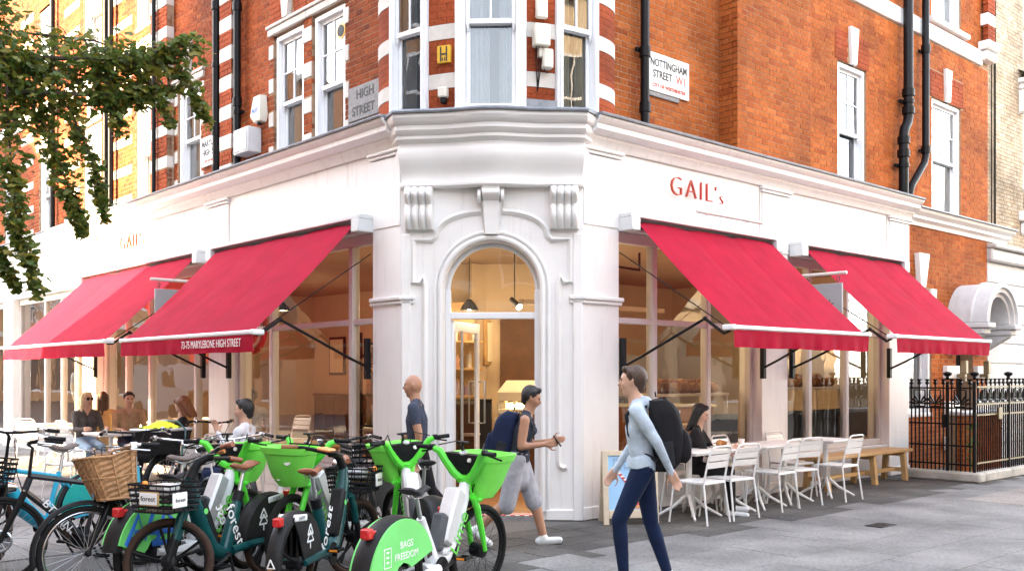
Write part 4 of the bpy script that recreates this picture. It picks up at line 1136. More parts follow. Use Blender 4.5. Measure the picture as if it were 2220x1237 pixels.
m = MB(); m.cbox(-.05, .05, -.09, .0, 4.63, 4.74, .012); part(m, 'case', K['ivory'], t, AF2); m = MB(); m.cbox(-.03, .03, -.07, .0, 4.57, 4.63, .01); part(m, 'lens', K['dark_plastic'], t, AF2)
WA = FL @ T(-1.86, S + .03, 6.0)
t = thing('window_sticker', 'round dark gold ornament hung inside the upper pane of the right window of the pair', 'ornament', WA)
m = MB(); m.tube([(0, -.01, 0), (0, .01, 0)], .10, 20); part(m, 'rim', K['gold'], t); m = MB(); m.tube([(0, -.016, 0), (0, -.009, 0)], .075, 20); part(m, 'centre', K['dark_plastic'], t)

# small hanging signs square to the wall
def blade(label, F, x, sg):
    t = thing('hanging_sign', label, 'sign', F @ T(x, 0, 2.9))
    part(MB().tube([(x, .0, 2.93), (x, -.98, 2.93)], .022, 8), 'bracket_arm', K['taupe'], t, F)
    m = MB(); m.cbox(x - .02, x + .02, -.92, -.32, 2.25, 2.80, .006); part(m, 'panel', K['greysign'], t, F)
    for y in (-.86, -.40): part(MB().ring((x, y, 2.855), (0, 1, 0), .035, .006, 14, 5), 'hanger', K['black'], t, F)
    for s in (-1, 1): lettering("GAIL's", .15, K['blackpaint'], t, F @ T(x + s * .022, -.62, 2.52) @ RZ(R(90 * s)), sx=.95)
blade('grey hanging sign above the gap between the two right awnings', FR, 3.92, 1)
blade('grey hanging sign half hidden by the near left awning', FL, -4.55, -1)

# ------------------------------------------------------------------ awnings
def awning(label, F, x0, x1, side, arms, text=None, zb=2.10, ob=1.46):
    """side: +1 when the visible end box stands at x0, -1 at x1"""
    t = thing('awning', label, 'awning', F @ T((x0 + x1) / 2, 0, 3.3), 'crimson awnings over the shop windows')
    m = MB(); m.cbox(x0 - .02, x1 + .02, -.20, .0, 3.385, 3.44, .008); m.cbox(x0 + .1, x1 - .1, -.05, -.0, 3.25, 3.383, .006)
    part(m, 'cassette', K['cassette'], t, F)
    for a, b in ((x0 - .02, x0 + .13), (x1 - .13, x1 + .02)):
        m = MB(); m.cbox(a, b, -.215, -.001, 3.235, 3.384, .008); part(m, 'end_box', K['cassette'], t, F)
    a, b = x0 + .15, x1 - .15
    part(MB().tube([(a, -.12, 3.31), (b, -.12, 3.31)], .045, 10), 'roller', K['dark_plastic'], t, F)
    nf = 4
    def cf(u, v):
        sag = .030 * math.sin(math.pi * v) - .022 * abs(math.sin(u * 3 * math.pi)) ** .6 * math.sin(math.pi * min(1, v + .06)) ** .5
        seam = .0
        wr = .006 * math.sin(u * 37 + v * 3) * (1 - v) * v
        return (a + (b - a) * u + .01 * math.sin(v * 3) * (u - .5), -.14 - (ob - .14) * v, 3.345 + (zb - 3.345) * v - sag + wr)
    m = MB(); m.grid(cf, 96, 22)
    fab = part(m, 'canopy_fabric', K['awning'], t, F, smooth=180)
    m = MB(); m.cbox(a - .02, b + .02, -ob - .045, -ob + .045, zb - .028, zb + .018, .012); part(m, 'front_bar', K['whitebar'], t, F)
    for e in (a - .05, b + .05):
        m = MB(); m.cbox(e - .035, e + .035, -ob - .048, -ob + .10, zb - .034, zb + .024, .012); part(m, 'bar_cap', K['whitebar'], t, F)
    def vf(u, v):
        w = .012 * math.sin(u * 31) + .009 * math.sin(u * 73 + 1)
        return (a - .05 + (b - a + .10) * u, -ob - .03 - w * v, zb - .03 - .185 * v + .004 * math.sin(u * 19) * v)
    va = part(MB().grid(vf, 120, 4), 'valance', K['awning'], t, F, smooth=180)
    if text:
        s, cx_ = text
        lettering(s, .125, K['whitepaint'], va, F @ T(cx_, -ob - .055, zb - .115), sx=.80, ext=.001)
    for (wx, ex, bx) in arms:
        m = MB(); m.tube([(wx, -.05, 1.70), (wx + (ex - wx) * .2, -.28, 1.80), (ex, -1.10, 2.20)], .016, 8); m.tube([(ex, -1.10, 2.20), (ex + (bx - ex) * .6, -1.33, 2.035), (bx, -ob + .06, zb - .03)], .018, 8)
        m.ball((ex, -1.10, 2.20), .026, nu=8, nv=6); part(m, 'folding_arm', K['black'], t, F)
        part(MB().tube([(wx, .02, 3.0), (bx, -ob + .1, zb + .0)], .007, 6), 'stay_cable', K['black'], t, F)
        m = MB(); m.cbox(wx - .035, wx + .035, -.06, .0, 1.55, 2.02, .006); part(m, 'wall_bracket', K['black'], t, F)
    return t
awning('crimson awning over the window just right of the door', FR, .588, 3.63, 1, [(.62, .72, .76), (3.45, 3.40, 3.40)])
awning('crimson awning farthest right with its corner before the porch', FR, 4.15, 7.27, 1, [(4.16, 4.3, 4.3), (6.98, 6.95, 6.95)])
awning('crimson awning with white address lettering just left of the door', FL, -4.45, -.552, -1, [(-.62, -.70, -.76), (-4.12, -4.1, -4.2)], ('73-75 MARYLEBONE HIGH STREET', -1.62), zb=2.06, ob=1.43)
awning('crimson awning farthest left, half of it in full sun', FL, -9.80, -4.80, -1, [(-4.95, -5.0, -5.05), (-9.45, -9.4, -9.55)], zb=2.07, ob=1.46)

# ------------------------------------------------------------------ tables, chairs, bench, board
def make_chair():
    t = thing('cafe_chair', 'white slatted metal cafe chair', 'chair', I4, 'white cafe chairs')
    fw = K['furniture']; r = .011
    m = MB()
    for k in range(5): m.cbox(-.20, .20, -.20 + k * .08 + .004, -.20 + k * .08 + .076, .440, .452, .003)
    part(m, 'seat', fw, t)
    for s in (-1, 1):
        m = MB(); m.tube([(s * .205, -.19, .435), (s * .225, -.235, 0)], r, 8); part(m, 'leg', fw, t)       # front (street of travel -y)
        m = MB(); m.tube([(s * .225, .25, 0), (s * .205, .19, .435)], r, 8); part(m, 'leg', fw, t)
    m = MB(); m.tube([(.195, -.195, .435), (.205, .195, .435), (-.205, .195, .435), (-.195, -.195, .435)], r, 8, closed=True); part(m, 'seat_frame', fw, t)
    m = MB(); m.tube([(-.205, .19, .44), (-.20, .235, .66), (-.195, .27, .78), (-.175, .285, .82), (-.13, .29, .835), (.13, .29, .835), (.175, .285, .82), (.195, .27, .78), (.20, .235, .66), (.205, .19, .44)], r, 8); part(m, 'back_frame', fw, t)
    for z0, z1, y0, y1 in ((.60, .665, .222, .236), (.68, .745, .240, .256), (.755, .795, .26, .272)):
        m = MB(); m.add([(-.195, y0, z0), (.195, y0, z0), (.195, y1, z1), (-.195, y1, z1), (-.195, y0 + .008, z0), (.195, y0 + .008, z0), (.195, y1 + .008, z1), (-.195, y1 + .008, z1)], [(0, 1, 2, 3), (7, 6, 5, 4), (0, 4, 5, 1), (3, 2, 6, 7)])
        part(m, 'back_slat', fw, t)
    return t
def make_table(w=.62):
    t = thing('cafe_table', 'white pedestal cafe table', 'table', I4, 'white cafe tables')
    fw = K['furniture']
    m = MB(); m.cbox(-w / 2, w / 2, -w / 2, w / 2, .735, .757, .006); m.cbox(-w / 2 + .02, w / 2 - .02, -w / 2 + .02, w / 2 - .02, .715, .733, .004); part(m, 'table_top', fw, t)
    part(MB().tube([(0, 0, .22), (0, 0, .71)], .034, 12), 'column', fw, t)
    for k in range(4):
        a = R(45 + 90 * k); part(MB().tube([(.03 * math.cos(a), .03 * math.sin(a), .24), (.17 * math.cos(a), .17 * math.sin(a), .12), (.37 * math.cos(a), .37 * math.sin(a), .012)], [.022, .019, .013], 8), 'foot', fw, t)
    return t
ch0 = make_chair(); tb0 = make_table()
used = []
def place(o, M, label):
    if o not in used:
        used.append(o); o.matrix_basis = M; WM[o.name] = M.copy(); o['label'] = label
        return o
    return copy_tree(o, M, label)
# rear legs at y=+.25 : a street-side chair faces the wall (its -y towards +y of the wall frame)
def chair_street(u, o, rz, label): place(ch0, FR @ T(u, -o + .25, 0) @ RZ(R(180 + rz)), label)
# the street-side chair backs stand towards the street: local +y -> -y of the wall frame
chair_street(.864, 1.165, 4, 'white cafe chair nearest the camera, first along the street side')
chair_street(1.395, 1.175, -3, 'second white cafe chair along the street side, just past the nearest one')
chair_street(2.35, 1.12, 6, 'third white cafe chair along the street side of the tables')
chair_street(2.89, 1.09, -8, 'fourth white cafe chair on the street side, turned close to the third')
chair_street(3.757, 1.17, 2, 'last white cafe chair on the street side, out beside the bench')
for u, rz, lb in ((1.42, 3, 'white cafe chair under the seated woman by the window'), (1.97, -2, 'white cafe chair against the window behind the plate of food'), (2.42, 4, 'white cafe chair with its back to the window, left of the white pier'), (3.62, -3, 'white cafe chair with its back against the pier between the windows')):
    place(ch0, FR @ T(u - (.0), -.36, 0) @ RZ(R(rz)), lb)
for u, o, rz, lb in ((1.07, .62, 3, 'white cafe table nearest the poster board'), (1.70, .64, -2, 'white cafe table holding the plate of food'), (2.34, .66, 4, 'white cafe table in the middle of the row'), (2.98, .64, 1, 'fourth white cafe table, in front of the pier'), (3.95, .66, -3, 'white cafe table at the bench end of the row')):
    place(tb0, FR @ T(u, -o, 0) @ RZ(R(rz)), lb)
# left-hand side
for x, y, rz, lb in ((-1.4, -1.55, 200, 'white cafe chair back left of the door, behind the seated man in the white shirt'), (-2.4, -.75, 95, 'white cafe chair under the man in the white shirt'), (-3.5, -.55, 260, 'white cafe chair with back to the near left window'),
                     (-4.45, -2.1, 100, 'white cafe chair under the reclining woman in black'), (-8.2, -.75, 190, 'white cafe chair under the blonde woman with sunglasses'), (-7.5, -.45, 60, 'white cafe chair under the woman in the gold patterned top'), (-9.6, -1.0, 215, 'white cafe chair in the sun at the far left window'), (-6.7, -1.2, 185, 'white cafe chair in shade below the farther left awning'), (-6.75, -.42, 8, 'white cafe chair under the dark-haired man by the pier')):
    place(ch0, FL @ T(x, y, 0) @ RZ(R(rz)), lb)
for x, y, rz, lb in ((-3.15, -1.0, 5, 'white cafe table in front of the man in the white shirt'), (-5.7, -1.1, 2, 'white cafe table beside the reclining woman in black'), (-7.45, -1.15, -4, 'white cafe table at the blonde woman'), (-9.0, -.9, 6, 'white cafe table in the sun by the far left window'), (-1.35, -.75, 3, 'white cafe table below the right end of the address awning')):
    place(tb0, FL @ T(x, y, 0) @ RZ(R(rz)), lb)
# bench
t = thing('wooden_bench', 'long oak trestle bench against the shopfront beside the railings', 'bench', FR @ T(5.4, -.30, 0))
B = FR
for k in range(3): part(MB().cbox(4.15, 6.80, -.50 + k * .135, -.50 + k * .135 + .13, .43, .475, .006), 'plank', K['oak'], t, B)
for x in (4.35, 5.66, 6.60):
    for s in (-1, 1):
        yb = -.30 + s * .17; yt = -.30 + s * .13
        m = MB(); m.loft([[(x - .035, yb - .035, 0), (x + .035, yb - .035, 0), (x + .035, yb + .035, 0), (x - .035, yb + .035, 0)], [(x - .035, yt - .035, .43), (x + .035, yt - .035, .43), (x + .035, yt + .035, .43), (x - .035, yt + .035, .43)]]); part(m, 'leg', K['oak'], t, B)
    part(MB().cbox(x - .03, x + .03, -.46, -.14, .365, .428, .005), 'crossbar', K['oak'], t, B)
    part(MB().cbox(x - .025, x + .025, -.43, -.17, .13, .19, .005), 'crossbar', K['oak'], t, B)
part(MB().cbox(4.30, 6.65, -.325, -.275, .135, .185, .005), 'stretcher', K['oak'], t, B)
# poster board
PB = frame((1.275, 10.40, 0), (.97, .10, 0)) @ RX(R(-7))
t = thing('poster_board', 'pale wood A-board with a blue drink poster by the door', 'sandwich board', PB)
m = MB()
for x in (-.30, .24): m.cbox(x, x + .06, -.02, .02, 0, .79, .005)
m.cbox(-.24, .24, -.02, .02, .735, .79, .005); m.cbox(-.24, .24, -.02, .02, .07, .16, .005); part(m, 'frame', K['palewood'], t)
part(MB().box(-.241, .241, -.006, .008, .159, .736), 'poster', K['posterblue'], t)
m = MB()
HG = T(0, .03, .785) @ RX(R(16)) @ T(0, 0, -.785)
for x in (-.30, .24): m.cbox(x, x + .06, .0, .035, 0, .785, .005, HG)
m.box(-.24, .24, .01, .02, .1, .75, HG); part(m, 'rear_panel', K['palewood'], t)
for s, z in (('STRAWB', .685), ('A SEA', .640), ('FOR TH', .595)): lettering(s, .052, K['greysign'], t, PB @ T(-.185, -.008, z), align='LEFT', ext=.001)
cup = MB(); cup.add([(-.035, -.008, .17), (.18, -.008, .17), (.22, -.008, .43), (-.07, -.008, .43)], [(0, 1, 2, 3)]); part(cup, 'drink', K['posterdrink'], t)
m = MB()
for k in range(5): z = .20 + k * .05; m.add([(-.05, -.010, z + .05), (.20, -.010, z - .02), (.20, -.010, z + .0), (-.055, -.010, z + .068)], [(0, 1, 2, 3)])
m.add([(-.15, -.011, .56), (-.115, -.011, .565), (.0, -.011, .43), (-.035, -.011, .42)], [(0, 1, 2, 3)]); part(m, 'swirl', K['posterred'], t)
m = MB(); 
for k in range(9): m.add([(.02 + .02 * (k % 3), -.012, .42 + .02 * (k // 3)), (.08 + .02 * (k % 3), -.012, .41 + .02 * (k // 3)), (.07 + .02 * (k % 3), -.012, .46 + .02 * (k // 3)), (.03 + .02 * (k % 3), -.012, .465 + .02 * (k // 3))], [(0, 1, 2, 3)])
part(m, 'mint_leaf', K['postergreen'], t)
m = MB()
for k in range(3): z = .545 - k * .035; x = -.125 + k * .033; m.add([(x - .02, -.013, z + .012), (x + .018, -.013, z + .018), (x + .03, -.013, z), (x - .008, -.013, z - .006)], [(0, 1, 2, 3)])
part(m, 'straw_stripe', K['whitepaint'], t)
# plate and food on the second table
pt = FR @ T(1.62, -.66, .757)
t = thing('plate', 'white plate with croissant on the table before the seated woman', 'plate', pt)
m = MB(); m.tube([(0, 0, 0), (0, 0, .006), (0, 0, .014)], [.07, .10, .125], 20); part(m, 'dish', K['furniture'], t)
m = MB()
for k in range(7): a = -1.2 + k * .4; m.ball((.06 * math.sin(a), .05 * math.cos(a) - .02, .035), .03 + .008 * (3 - abs(3 - k)), .026, .024 + .006 * (3 - abs(3 - k)), 10, 6)
tag(part(m, 'croissant', K['bread'], None, pt @ T(.02, 0, .012)), 'golden croissant on the white plate', 'croissant')
m = MB(); m.tube([(0, 0, 0), (0, 0, .09)], [.03, .038], 12); tag(part(m, 'paper_cup', K['whitepaint'], None, FR @ T(1.9, -.75, .757)), 'white takeaway cup on the table beside the croissant', 'cup')

# ------------------------------------------------------------------ railings at the right
GX = 7.06
def spear(m, x, y, z): m.loft([[(x - .012, y - .012, z), (x + .012, y - .012, z), (x + .012, y + .012, z), (x - .012, y + .012, z)], [(x - .03, y - .02, z + .03), (x + .03, y - .02, z + .03), (x + .03, y + .02, z + .03), (x - .03, y + .02, z + .03)], [(x - .012, y - .01, z + .05), (x + .012, y - .01, z + .05), (x + .012, y + .01, z + .05), (x - .012, y + .01, z + .05)], [(x - .035, y - .02, z + .085), (x + .035, y - .02, z + .085), (x + .035, y + .02, z + .085), (x - .035, y + .02, z + .085)]])
def palm(m, F, cx, z0, w=.17, h=.20):
    """cast palmette panel: fan of petals on a ground plate with a frame"""
    for x in (-w / 2, w / 2): m.box(cx + x - .008, cx + x + .008, -.012, .012, z0, z0 + h)
    for z in (0, h): m.box(cx - w / 2, cx + w / 2, -.012, .012, z0 + z - .008, z0 + z + .008)
    for k in range(-3, 4):
        a = R(k * 27); l = h * (.72 - .04 * abs(k))
        p = [(cx + math.sin(a) * l * t + math.copysign(.02 * t * t, k) * (1 if k else 0), 0, z0 + .03 + math.cos(a) * l * t) for t in (.1, .4, .7, 1)]
        m.tube(p, [.006, .013, .017, .008], 6)
def railing(name, label, F, x0, x1, npick, rails, ztop, matr='iron', palms=(), cat='railing'):
    t = thing(name, label, cat, F @ T((x0 + x1) / 2, 0, 0))
    for z in rails: part(MB().box(x0, x1, -.013, .013, z - .012, z + .012), 'rail', K[matr], t, F)
    for i in range(npick):
        x = x0 + (x1 - x0) * (i + .5) / npick
        m = MB(); tall = i % 2 == 0
        m.tube([(x, 0, .15), (x, 0, ztop if tall else rails[-2])], .0125, 6)
        if tall: spear(m, x, 0, ztop)
        part(m, 'bar', K['iron'], t, F)
    for c in palms:
        m = MB(); palm(m, F, c, rails[-2] + .02, .17, rails[-1] - rails[-2] - .05); part(m, 'palmette_panel', K['iron'], t, F)
    return t
GFm = FR @ T(GX, 0, 0) @ RZ(R(-90))               # runs out from the wall: local x = distance from the wall
t = thing('railing_plinth', 'weathered stone plinth under the black railings', 'plinth', FR @ T(GX, -1.3, 0))
m = MB(); m.cbox(.30, 1.44, -.12, .12, 0, .145, .025); part(m, 'kerb_stone', K['plinth'], t, GFm)
m = MB(); m.cbox(GX + .122, GX + 2.6, -1.44, -1.2, 0, .15, .025); part(m, 'kerb_stone', K['plinth'], t, FR)
m = MB(); m.cbox(GX + 2.603, GX + 5.4, -1.44, -1.2, 0, .15, .025); part(m, 'kerb_stone', K['plinth'], t, FR)
railing('railing_gate', 'black wrought iron gate with palmette panels next to the bench', GFm, .32, .88, 9, (.25, .53, .86, 1.10, 1.40), 1.45, palms=(.48, .72))
railing('railing', 'short black railing return between gate and corner post', GFm, .94, 1.28, 5, (.25, .53, .86, 1.10, 1.40), 1.45, palms=(1.10,))
FF = FR @ T(0, -1.32, 0)
railing('railing', 'long black front railing with gilded rails and palmette frieze running off to the right', FF, GX + .05, GX + 5.2, 64, (.28, 1.0, 1.16, 1.42), 1.46, 'goldiron', palms=[GX + .2 + k * .235 for k in range(21)])
for F, x, lb in ((GFm, .91, 'round black iron post with urn finial between gate and return railing'), (GFm, 1.31, 'square black corner post of the railings'), (FF, GX + 1.25, 'black post with ball finial partway along the front railing'), (FF, GX + 2.6, 'black post with ball finial at the far end of the front railing')):
    t = thing('railing_post', lb, 'post', F @ T(x, 0, .14))
    part(MB().tube([(x, 0, .14), (x, 0, 1.5)], .026, 10), 'shaft', K['iron'], t, F)
    m = MB(); m.ball((x, 0, 1.55), .03, nu=10, nv=6); m.tube([(x, 0, 1.57), (x, 0, 1.60), (x, 0, 1.63), (x, 0, 1.65)], [.02, .06, .065, .02], 12); part(m, 'finial', K['iron'], t, F)
m = MB(); m.cbox(.84, .90, -.05, .05, .80, 1.0, .006); tag(part(m, 'gate_lock', K['iron'], None, GFm), 'black box lock on the iron gate', 'lock')
m = MB(); m.cbox(GX + .78, GX + .92, -.045, -.02, .92, 1.10, .004); tag(part(m, 'railing_plaque', K['goldiron'], None, FF), 'small tan plaque hung on the front railing', 'plaque')
# area wall and steps behind the gate
m = MB(); m.box(7.9, 8.9, .02 - .9, -.55, 0, .9); 
t = thing('area_wall', 'low orange brick wall behind the iron gate', 'wall', FR @ T(8.4, -.7, 0))
part(MB().box(7.71, 9.2, -.86, -.64, 0, .95), 'core', K['mortar'], t, FR)
tag(part(bricks(FR, 7.705, 9.205, 0, .955, -.872, (), 'brickR', seed=31), 'brickwork', K['brickR'], t, I4, smooth=0), None, kind='stuff')
part(MB().cbox(7.69, 9.22, -.90, -.60, .96, 1.02, .01), 'coping', K['trim'], t, FR)
# weed by the railing
t = thing('wild_plant', 'green weed growing up inside the front railing', 'plant', FR @ T(GX + .35, -1.12, .1))
m = MB()
for k in range(4): m.tube([(GX + .35, -1.12, .1), (GX + .33 + .03 * k, -1.12 + .02 * k, .4), (GX + .30 + .05 * k, -1.14, .62 + .06 * k)], .005, 5)
part(m, 'stem', K['postergreen'], t, FR)
m = MB(); rl = random.Random(3)
for k in range(170):
    z = rl.uniform(.2, .85); c = Vector((GX + .36 + rl.gauss(0, .06), -1.13 + rl.gauss(0, .05), z)); a = Vector((rl.gauss(0, 1), rl.gauss(0, 1), rl.gauss(0, .6))).normalized() * .035; b = a.cross(Vector((rl.random(), rl.random(), 1))).normalized() * .014
    m.add([c - a, c + b, c + a, c - b], [(0, 1, 2, 3)])
K['weed'] = leafmat('weed_leaf', [(.06, .16, .03), (.10, .24, .05), (.08, .19, .04)])
tag(part(m, 'foliage', K['weed'], t, FR), None, kind='stuff')

# ------------------------------------------------------------------ inside the shop
def lamp(F, x, y, z, e, col=(1, .70, .38), r=.18):
    l = bpy.data.lights.new('shop_light', 'POINT'); l.energy = e; l.color = (1, .76, .47); l.shadow_soft_size = r
    o_ = bpy.data.objects.new('shop_light', l); COL.objects.link(o_); o_.matrix_basis = F @ T(x, y, z)
pend = []
def pendant(F, x, y, z, lb, e):
    t = thing('pendant_lamp', lb, 'lamp', F @ T(x, y, z), 'pendant lamps inside the shop')
    part(MB().tube([(x, y, z + .14), (x, y, 3.29)], .006, 6), 'cord', K['lampshade'], t, F)
    part(MB().tube([(x, y, z - .02), (x, y, z + .06), (x, y, z + .14)], [.14, .10, .03], 16, cap=False), 'shade', K['lampshade'], t, F)
    m = MB(); m.ball((x, y, z + .03), .05, nu=10, nv=8); part(m, 'bulb', K['lampglow'], t, F)
    lamp(F, x, y, z - .12, e, r=.12)
pendant(FR, 1.1, 1.7, 2.55, 'pendant lamp behind the window right of the door', 2.54)
pendant(FR, 2.9, 2.3, 2.65, 'pendant lamp over the bread rack', 2.54)
pendant(FR, 5.6, 2.0, 2.75, 'pendant lamp behind the farther right window', 2.54)
pendant(FL, -2.0, 2.0, 2.8, 'pendant lamp behind the window left of the door', 2.11)
pendant(FL, -6.6, 2.2, 2.75, 'pendant lamp behind the farther left window', 3.16)
pendant(FC, -.55, 3.3, 2.55, 'pendant lamp seen through the open door', 1.2)
pendant(FC, .9, 2.6, 2.75, 'pendant lamp above the coffee counter', 1.8)
for k, (F, x, y, z) in enumerate(((FR, 1.35, 2.6, 2.6), (FR, 2.05, 2.0, 2.85), (FR, 4.6, 1.6, 2.8), (FR, 5.9, 1.3, 2.85), (FL, -2.8, 2.6, 2.85), (FL, -6.2, 1.5, 2.7))):
    lb = ['spot lamp in the depth of the window right of the door', 'spot lamp by the middle bar of the window right of the door', 'spot lamp at the near end of the farther right window', 'spot lamp at the far end of the farther right window', 'spot lamp deep in the left window', 'spot lamp in the farther left window'][k]
    t = thing('spot_lamp', lb, 'lamp', F @ T(x, y, z), 'spot lamps under the shop ceiling')
    part(MB().tube([(0, 0, .06), (0, 0, 3.29 - z)], .008, 6), 'rod', K['lampshade'], t)
    m = MB(); m.tube([(0, -.09, -.06), (0, .07, .06)], [.05, .035], 12); part(m, 'housing', K['lampshade'], t)
    m = MB(); m.tube([(0, -.10, -.068), (0, -.092, -.062)], .042, 12); part(m, 'lens', K['lampglow'], t)
rb5 = random.Random(17)
def wall_shelf(F, x0, x1, y, zs, place_, seed):
    t = thing('wall_shelf', 'timber shelves on the wall ' + place_, 'shelf', F @ T((x0 + x1) / 2, y, zs[0]))
    for z in zs: part(MB().cbox(x0, x1, y - .14, y + .14, z - .03, z, .004), 'board', K['oak'], t, F)
    rows = ['lower', 'middle', 'upper']; od = ['first', 'second', 'third', 'fourth', 'fifth', 'sixth', 'seventh', 'eighth']
    for r_, z in enumerate(zs):
        x = x0 + .1; i = 0
        while x < x1 - .05 and i < 8:
            rr_ = rb5.uniform(.045, .07); h_ = rb5.uniform(.12, .24)
            q = thing('storage_jar', '%s jar on the %s shelf %s' % (od[i], rows[r_], place_), 'jar', F @ T(x, y, z), 'jars on the shop shelves')
            part(MB().tube([(0, 0, 0), (0, 0, h_ * .8), (0, 0, h_)], [rr_, rr_, rr_ * .7], 10), 'jar_body', K['packs'], q)
            part(MB().tube([(0, 0, h_ + .001), (0, 0, h_ + .03)], rr_ * .72, 10), 'lid', K['oak'], q)
            x += rr_ * 2 + rb5.uniform(.03, .12); i += 1
wall_shelf(FR, .9, 1.65, 3.75, (1.3, 1.7, 2.1), 'behind the window right of the door', 1)
wall_shelf(FL, -4.3, -3.3, 4.6, (1.3, 1.75, 2.2), 'deep inside the left window', 3)
wall_shelf(FR, 4.4, 5.6, 4.6, (1.6, 2.0), 'deep inside the farther right window', 4)
# counter and machine
t = thing('service_counter', 'timber fronted coffee counter inside the open door', 'counter', FC @ T(1.0, 2.9, .05))
part(MB().cbox(-.16, 2.3, 2.55, 3.2, .05, 1.02, .01), 'front', K['counter'], t)
part(MB().cbox(-.20, 2.34, 2.50, 3.25, 1.022, 1.06, .008), 'worktop', K['cream'], t)
t = thing('black_partition', 'low black panel inside the door left of the counter', 'partition', FC @ T(-.4, 2.6, .05)); part(MB().cbox(-.85, -.17, 2.45, 2.6, .05, 1.24, .01), 'panel', K['blackcounter'], t, FC); part(MB().cbox(-.87, -.165, 2.43, 2.62, 1.243, 1.27, .006), 'cap', K['blackcounter'], t, FC)
EM = FC @ T(.32, 2.8, 1.062)
t = thing('espresso_machine', 'cream espresso machine with glowing strip on the counter', 'coffee machine', EM)
m = MB(); m.loft([[(-.40, -.22, .18), (.42, -.22, .18), (.42, .25, .18), (-.40, .25, .18)], [(-.42, -.24, .30), (.44, -.24, .30), (.44, .26, .30), (-.42, .26, .30)], [(-.30, -.12, .46), (.36, -.12, .46), (.36, .24, .46), (-.30, .24, .46)]]); m.cbox(-.42, .44, -.24, .26, .0, .07, .01); m.cbox(-.42, -.3, -.2, .25, .07, .18); m.cbox(.32, .44, -.2, .25, .07, .18); part(m, 'body', K['cream'], t)
part(MB().box(-.29, .31, -.15, -.13, .09, .15), 'light_strip', K['lampwarm'], t)
m = MB()
for x in (-.18, .02, .22): m.tube([(x, -.19, .17), (x, -.19, .13)], .035, 10); m.tube([(x, -.19, .15), (x, -.36, .14)], .012, 8)
part(m, 'group_head', K['steel'], t)
lettering('LA MARZOCCO', .055, K['blackpaint'], t, EM @ T(0, -.245, .035))
rb3 = random.Random(8)
for k in range(8):
    mt = ['cream', 'redlens', 'amber', 'cream', 'redlens', 'whitepaint', 'amber', 'cream'][k]
    x = .60 + (k % 4) * .09 + .03 * (k // 4); y = 2.95 + .12 * (k // 4)
    t = thing('syrup_bottle', ['ivory syrup bottle at the left of the bottle row on the counter', 'syrup bottle with a red cap, front row on the counter', 'amber syrup bottle in the front row on the counter', 'ivory bottle at the right end of the front row on the counter', 'red capped bottle at the left of the back row', 'white bottle second in the back row behind the counter', 'amber bottle third in the back row', 'pale bottle at the right end of the back row'][k], 'bottle', FC @ T(x, y, 1.062), 'bottles on the coffee counter')
    part(MB().tube([(0, 0, 0), (0, 0, .17), (0, 0, .21), (0, 0, .24)], [.034, .034, .014, .014], 10), 'glass', K['cream' if mt == 'redlens' else mt], t); part(MB().tube([(0, 0, .241), (0, 0, .29)], .02, 8), 'cap', K['redlens' if k % 2 else 'cream'], t)
t = thing('walnut_door', 'dark walnut door in the back wall of the shop', 'door', FC @ T(-.1, 4.15, .05)); part(MB().cbox(-.15, .46, 4.12, 4.19, .05, 2.45, .008), 'leaf', K['walnut'], t, FC)
m = MB(); m.tube([(.40, 4.11, 1.0), (.40, 4.11, 1.2)], .01, 6); part(m, 'handle', K['steel'], t, FC)
t = thing('orange_screen', 'tall amber timber screen left inside the doorway', 'screen', FC @ T(-.75, 3.2, .05)); part(MB().cbox(-1.5, -.52, 3.9, 3.98, .05, 2.7, .01), 'board', K['oak'], t, FC)
m = MB(); m.cbox(.50, 1.4, 4.15, 4.195, 2.2, 2.75, .01); tag(part(m, 'menu_board', K['cream'], None, FC), 'pale menu board on the back wall above the counter', 'board')
# bread racks behind the right windows
def bread_rack(F, x0, x1, y, z, lb, bl, seed):
    t = thing('bread_rack', lb, 'rack', F @ T((x0 + x1) / 2, y, .05))
    for zz in (z, z - .42): part(MB().cbox(x0, x1, y - .22, y + .25, zz - .04, zz, .006), 'shelf', K['palewood'], t, F)
    m = MB()
    for x in (x0 + .04, x1 - .04):
        for yy in (y - .19, y + .22): m.box(x - .02, x + .02, yy - .02, yy + .02, .05, z - .04)
    part(m, 'post', K['palewood'], t, F)
    rb = random.Random(seed); x = x0 + .13; i = 0
    nm = ['leftmost', 'second', 'third', 'fourth', 'fifth', 'sixth', 'seventh', 'eighth', 'ninth', 'tenth', 'eleventh', 'twelfth']
    while x < x1 - .08:
        for j in (0, 1):
            m = MB(); rx = rb.uniform(.09, .13)
            yy = y - .08 + .2 * j; zz = z + .065 + .05 * j
            m.ball((0, 0, 0), rx, .09, .075, 14, 8)
            for k in range(3): m.tube([(-.05 + k * .045, -.06, .055), (-.03 + k * .045, .05, .062)], .008, 5)
            tag(part(m, 'bread_loaf', K['bread'], None, F @ T(x, yy, zz) @ RZ(rb.uniform(-.5, .5))), '%s crusty loaf in the %s row of %s' % (nm[min(i, 11)], ('front', 'back')[j], bl), 'loaf', 'loaves in the windows')
        x += .20; i += 1
    return t
bread_rack(FR, 1.75, 3.3, .62, 1.36, 'pale wooden bread rack behind the window right of the door', 'the near bread rack', 3)
bread_rack(FR, 4.2, 6.3, .62, 1.42, 'pale wooden bread rack behind the farther right window', 'the farther bread rack', 4)
m = MB(); m.box(4.3, 6.9, .30, .32, .62, 1.08); m.box(2.5, 3.35, .30, .32, .62, 1.08)
tag(part(m, 'dark_screen', K['grey_plastic'], None, FR), 'dark grey privacy panels low behind the right shop windows', 'screen')
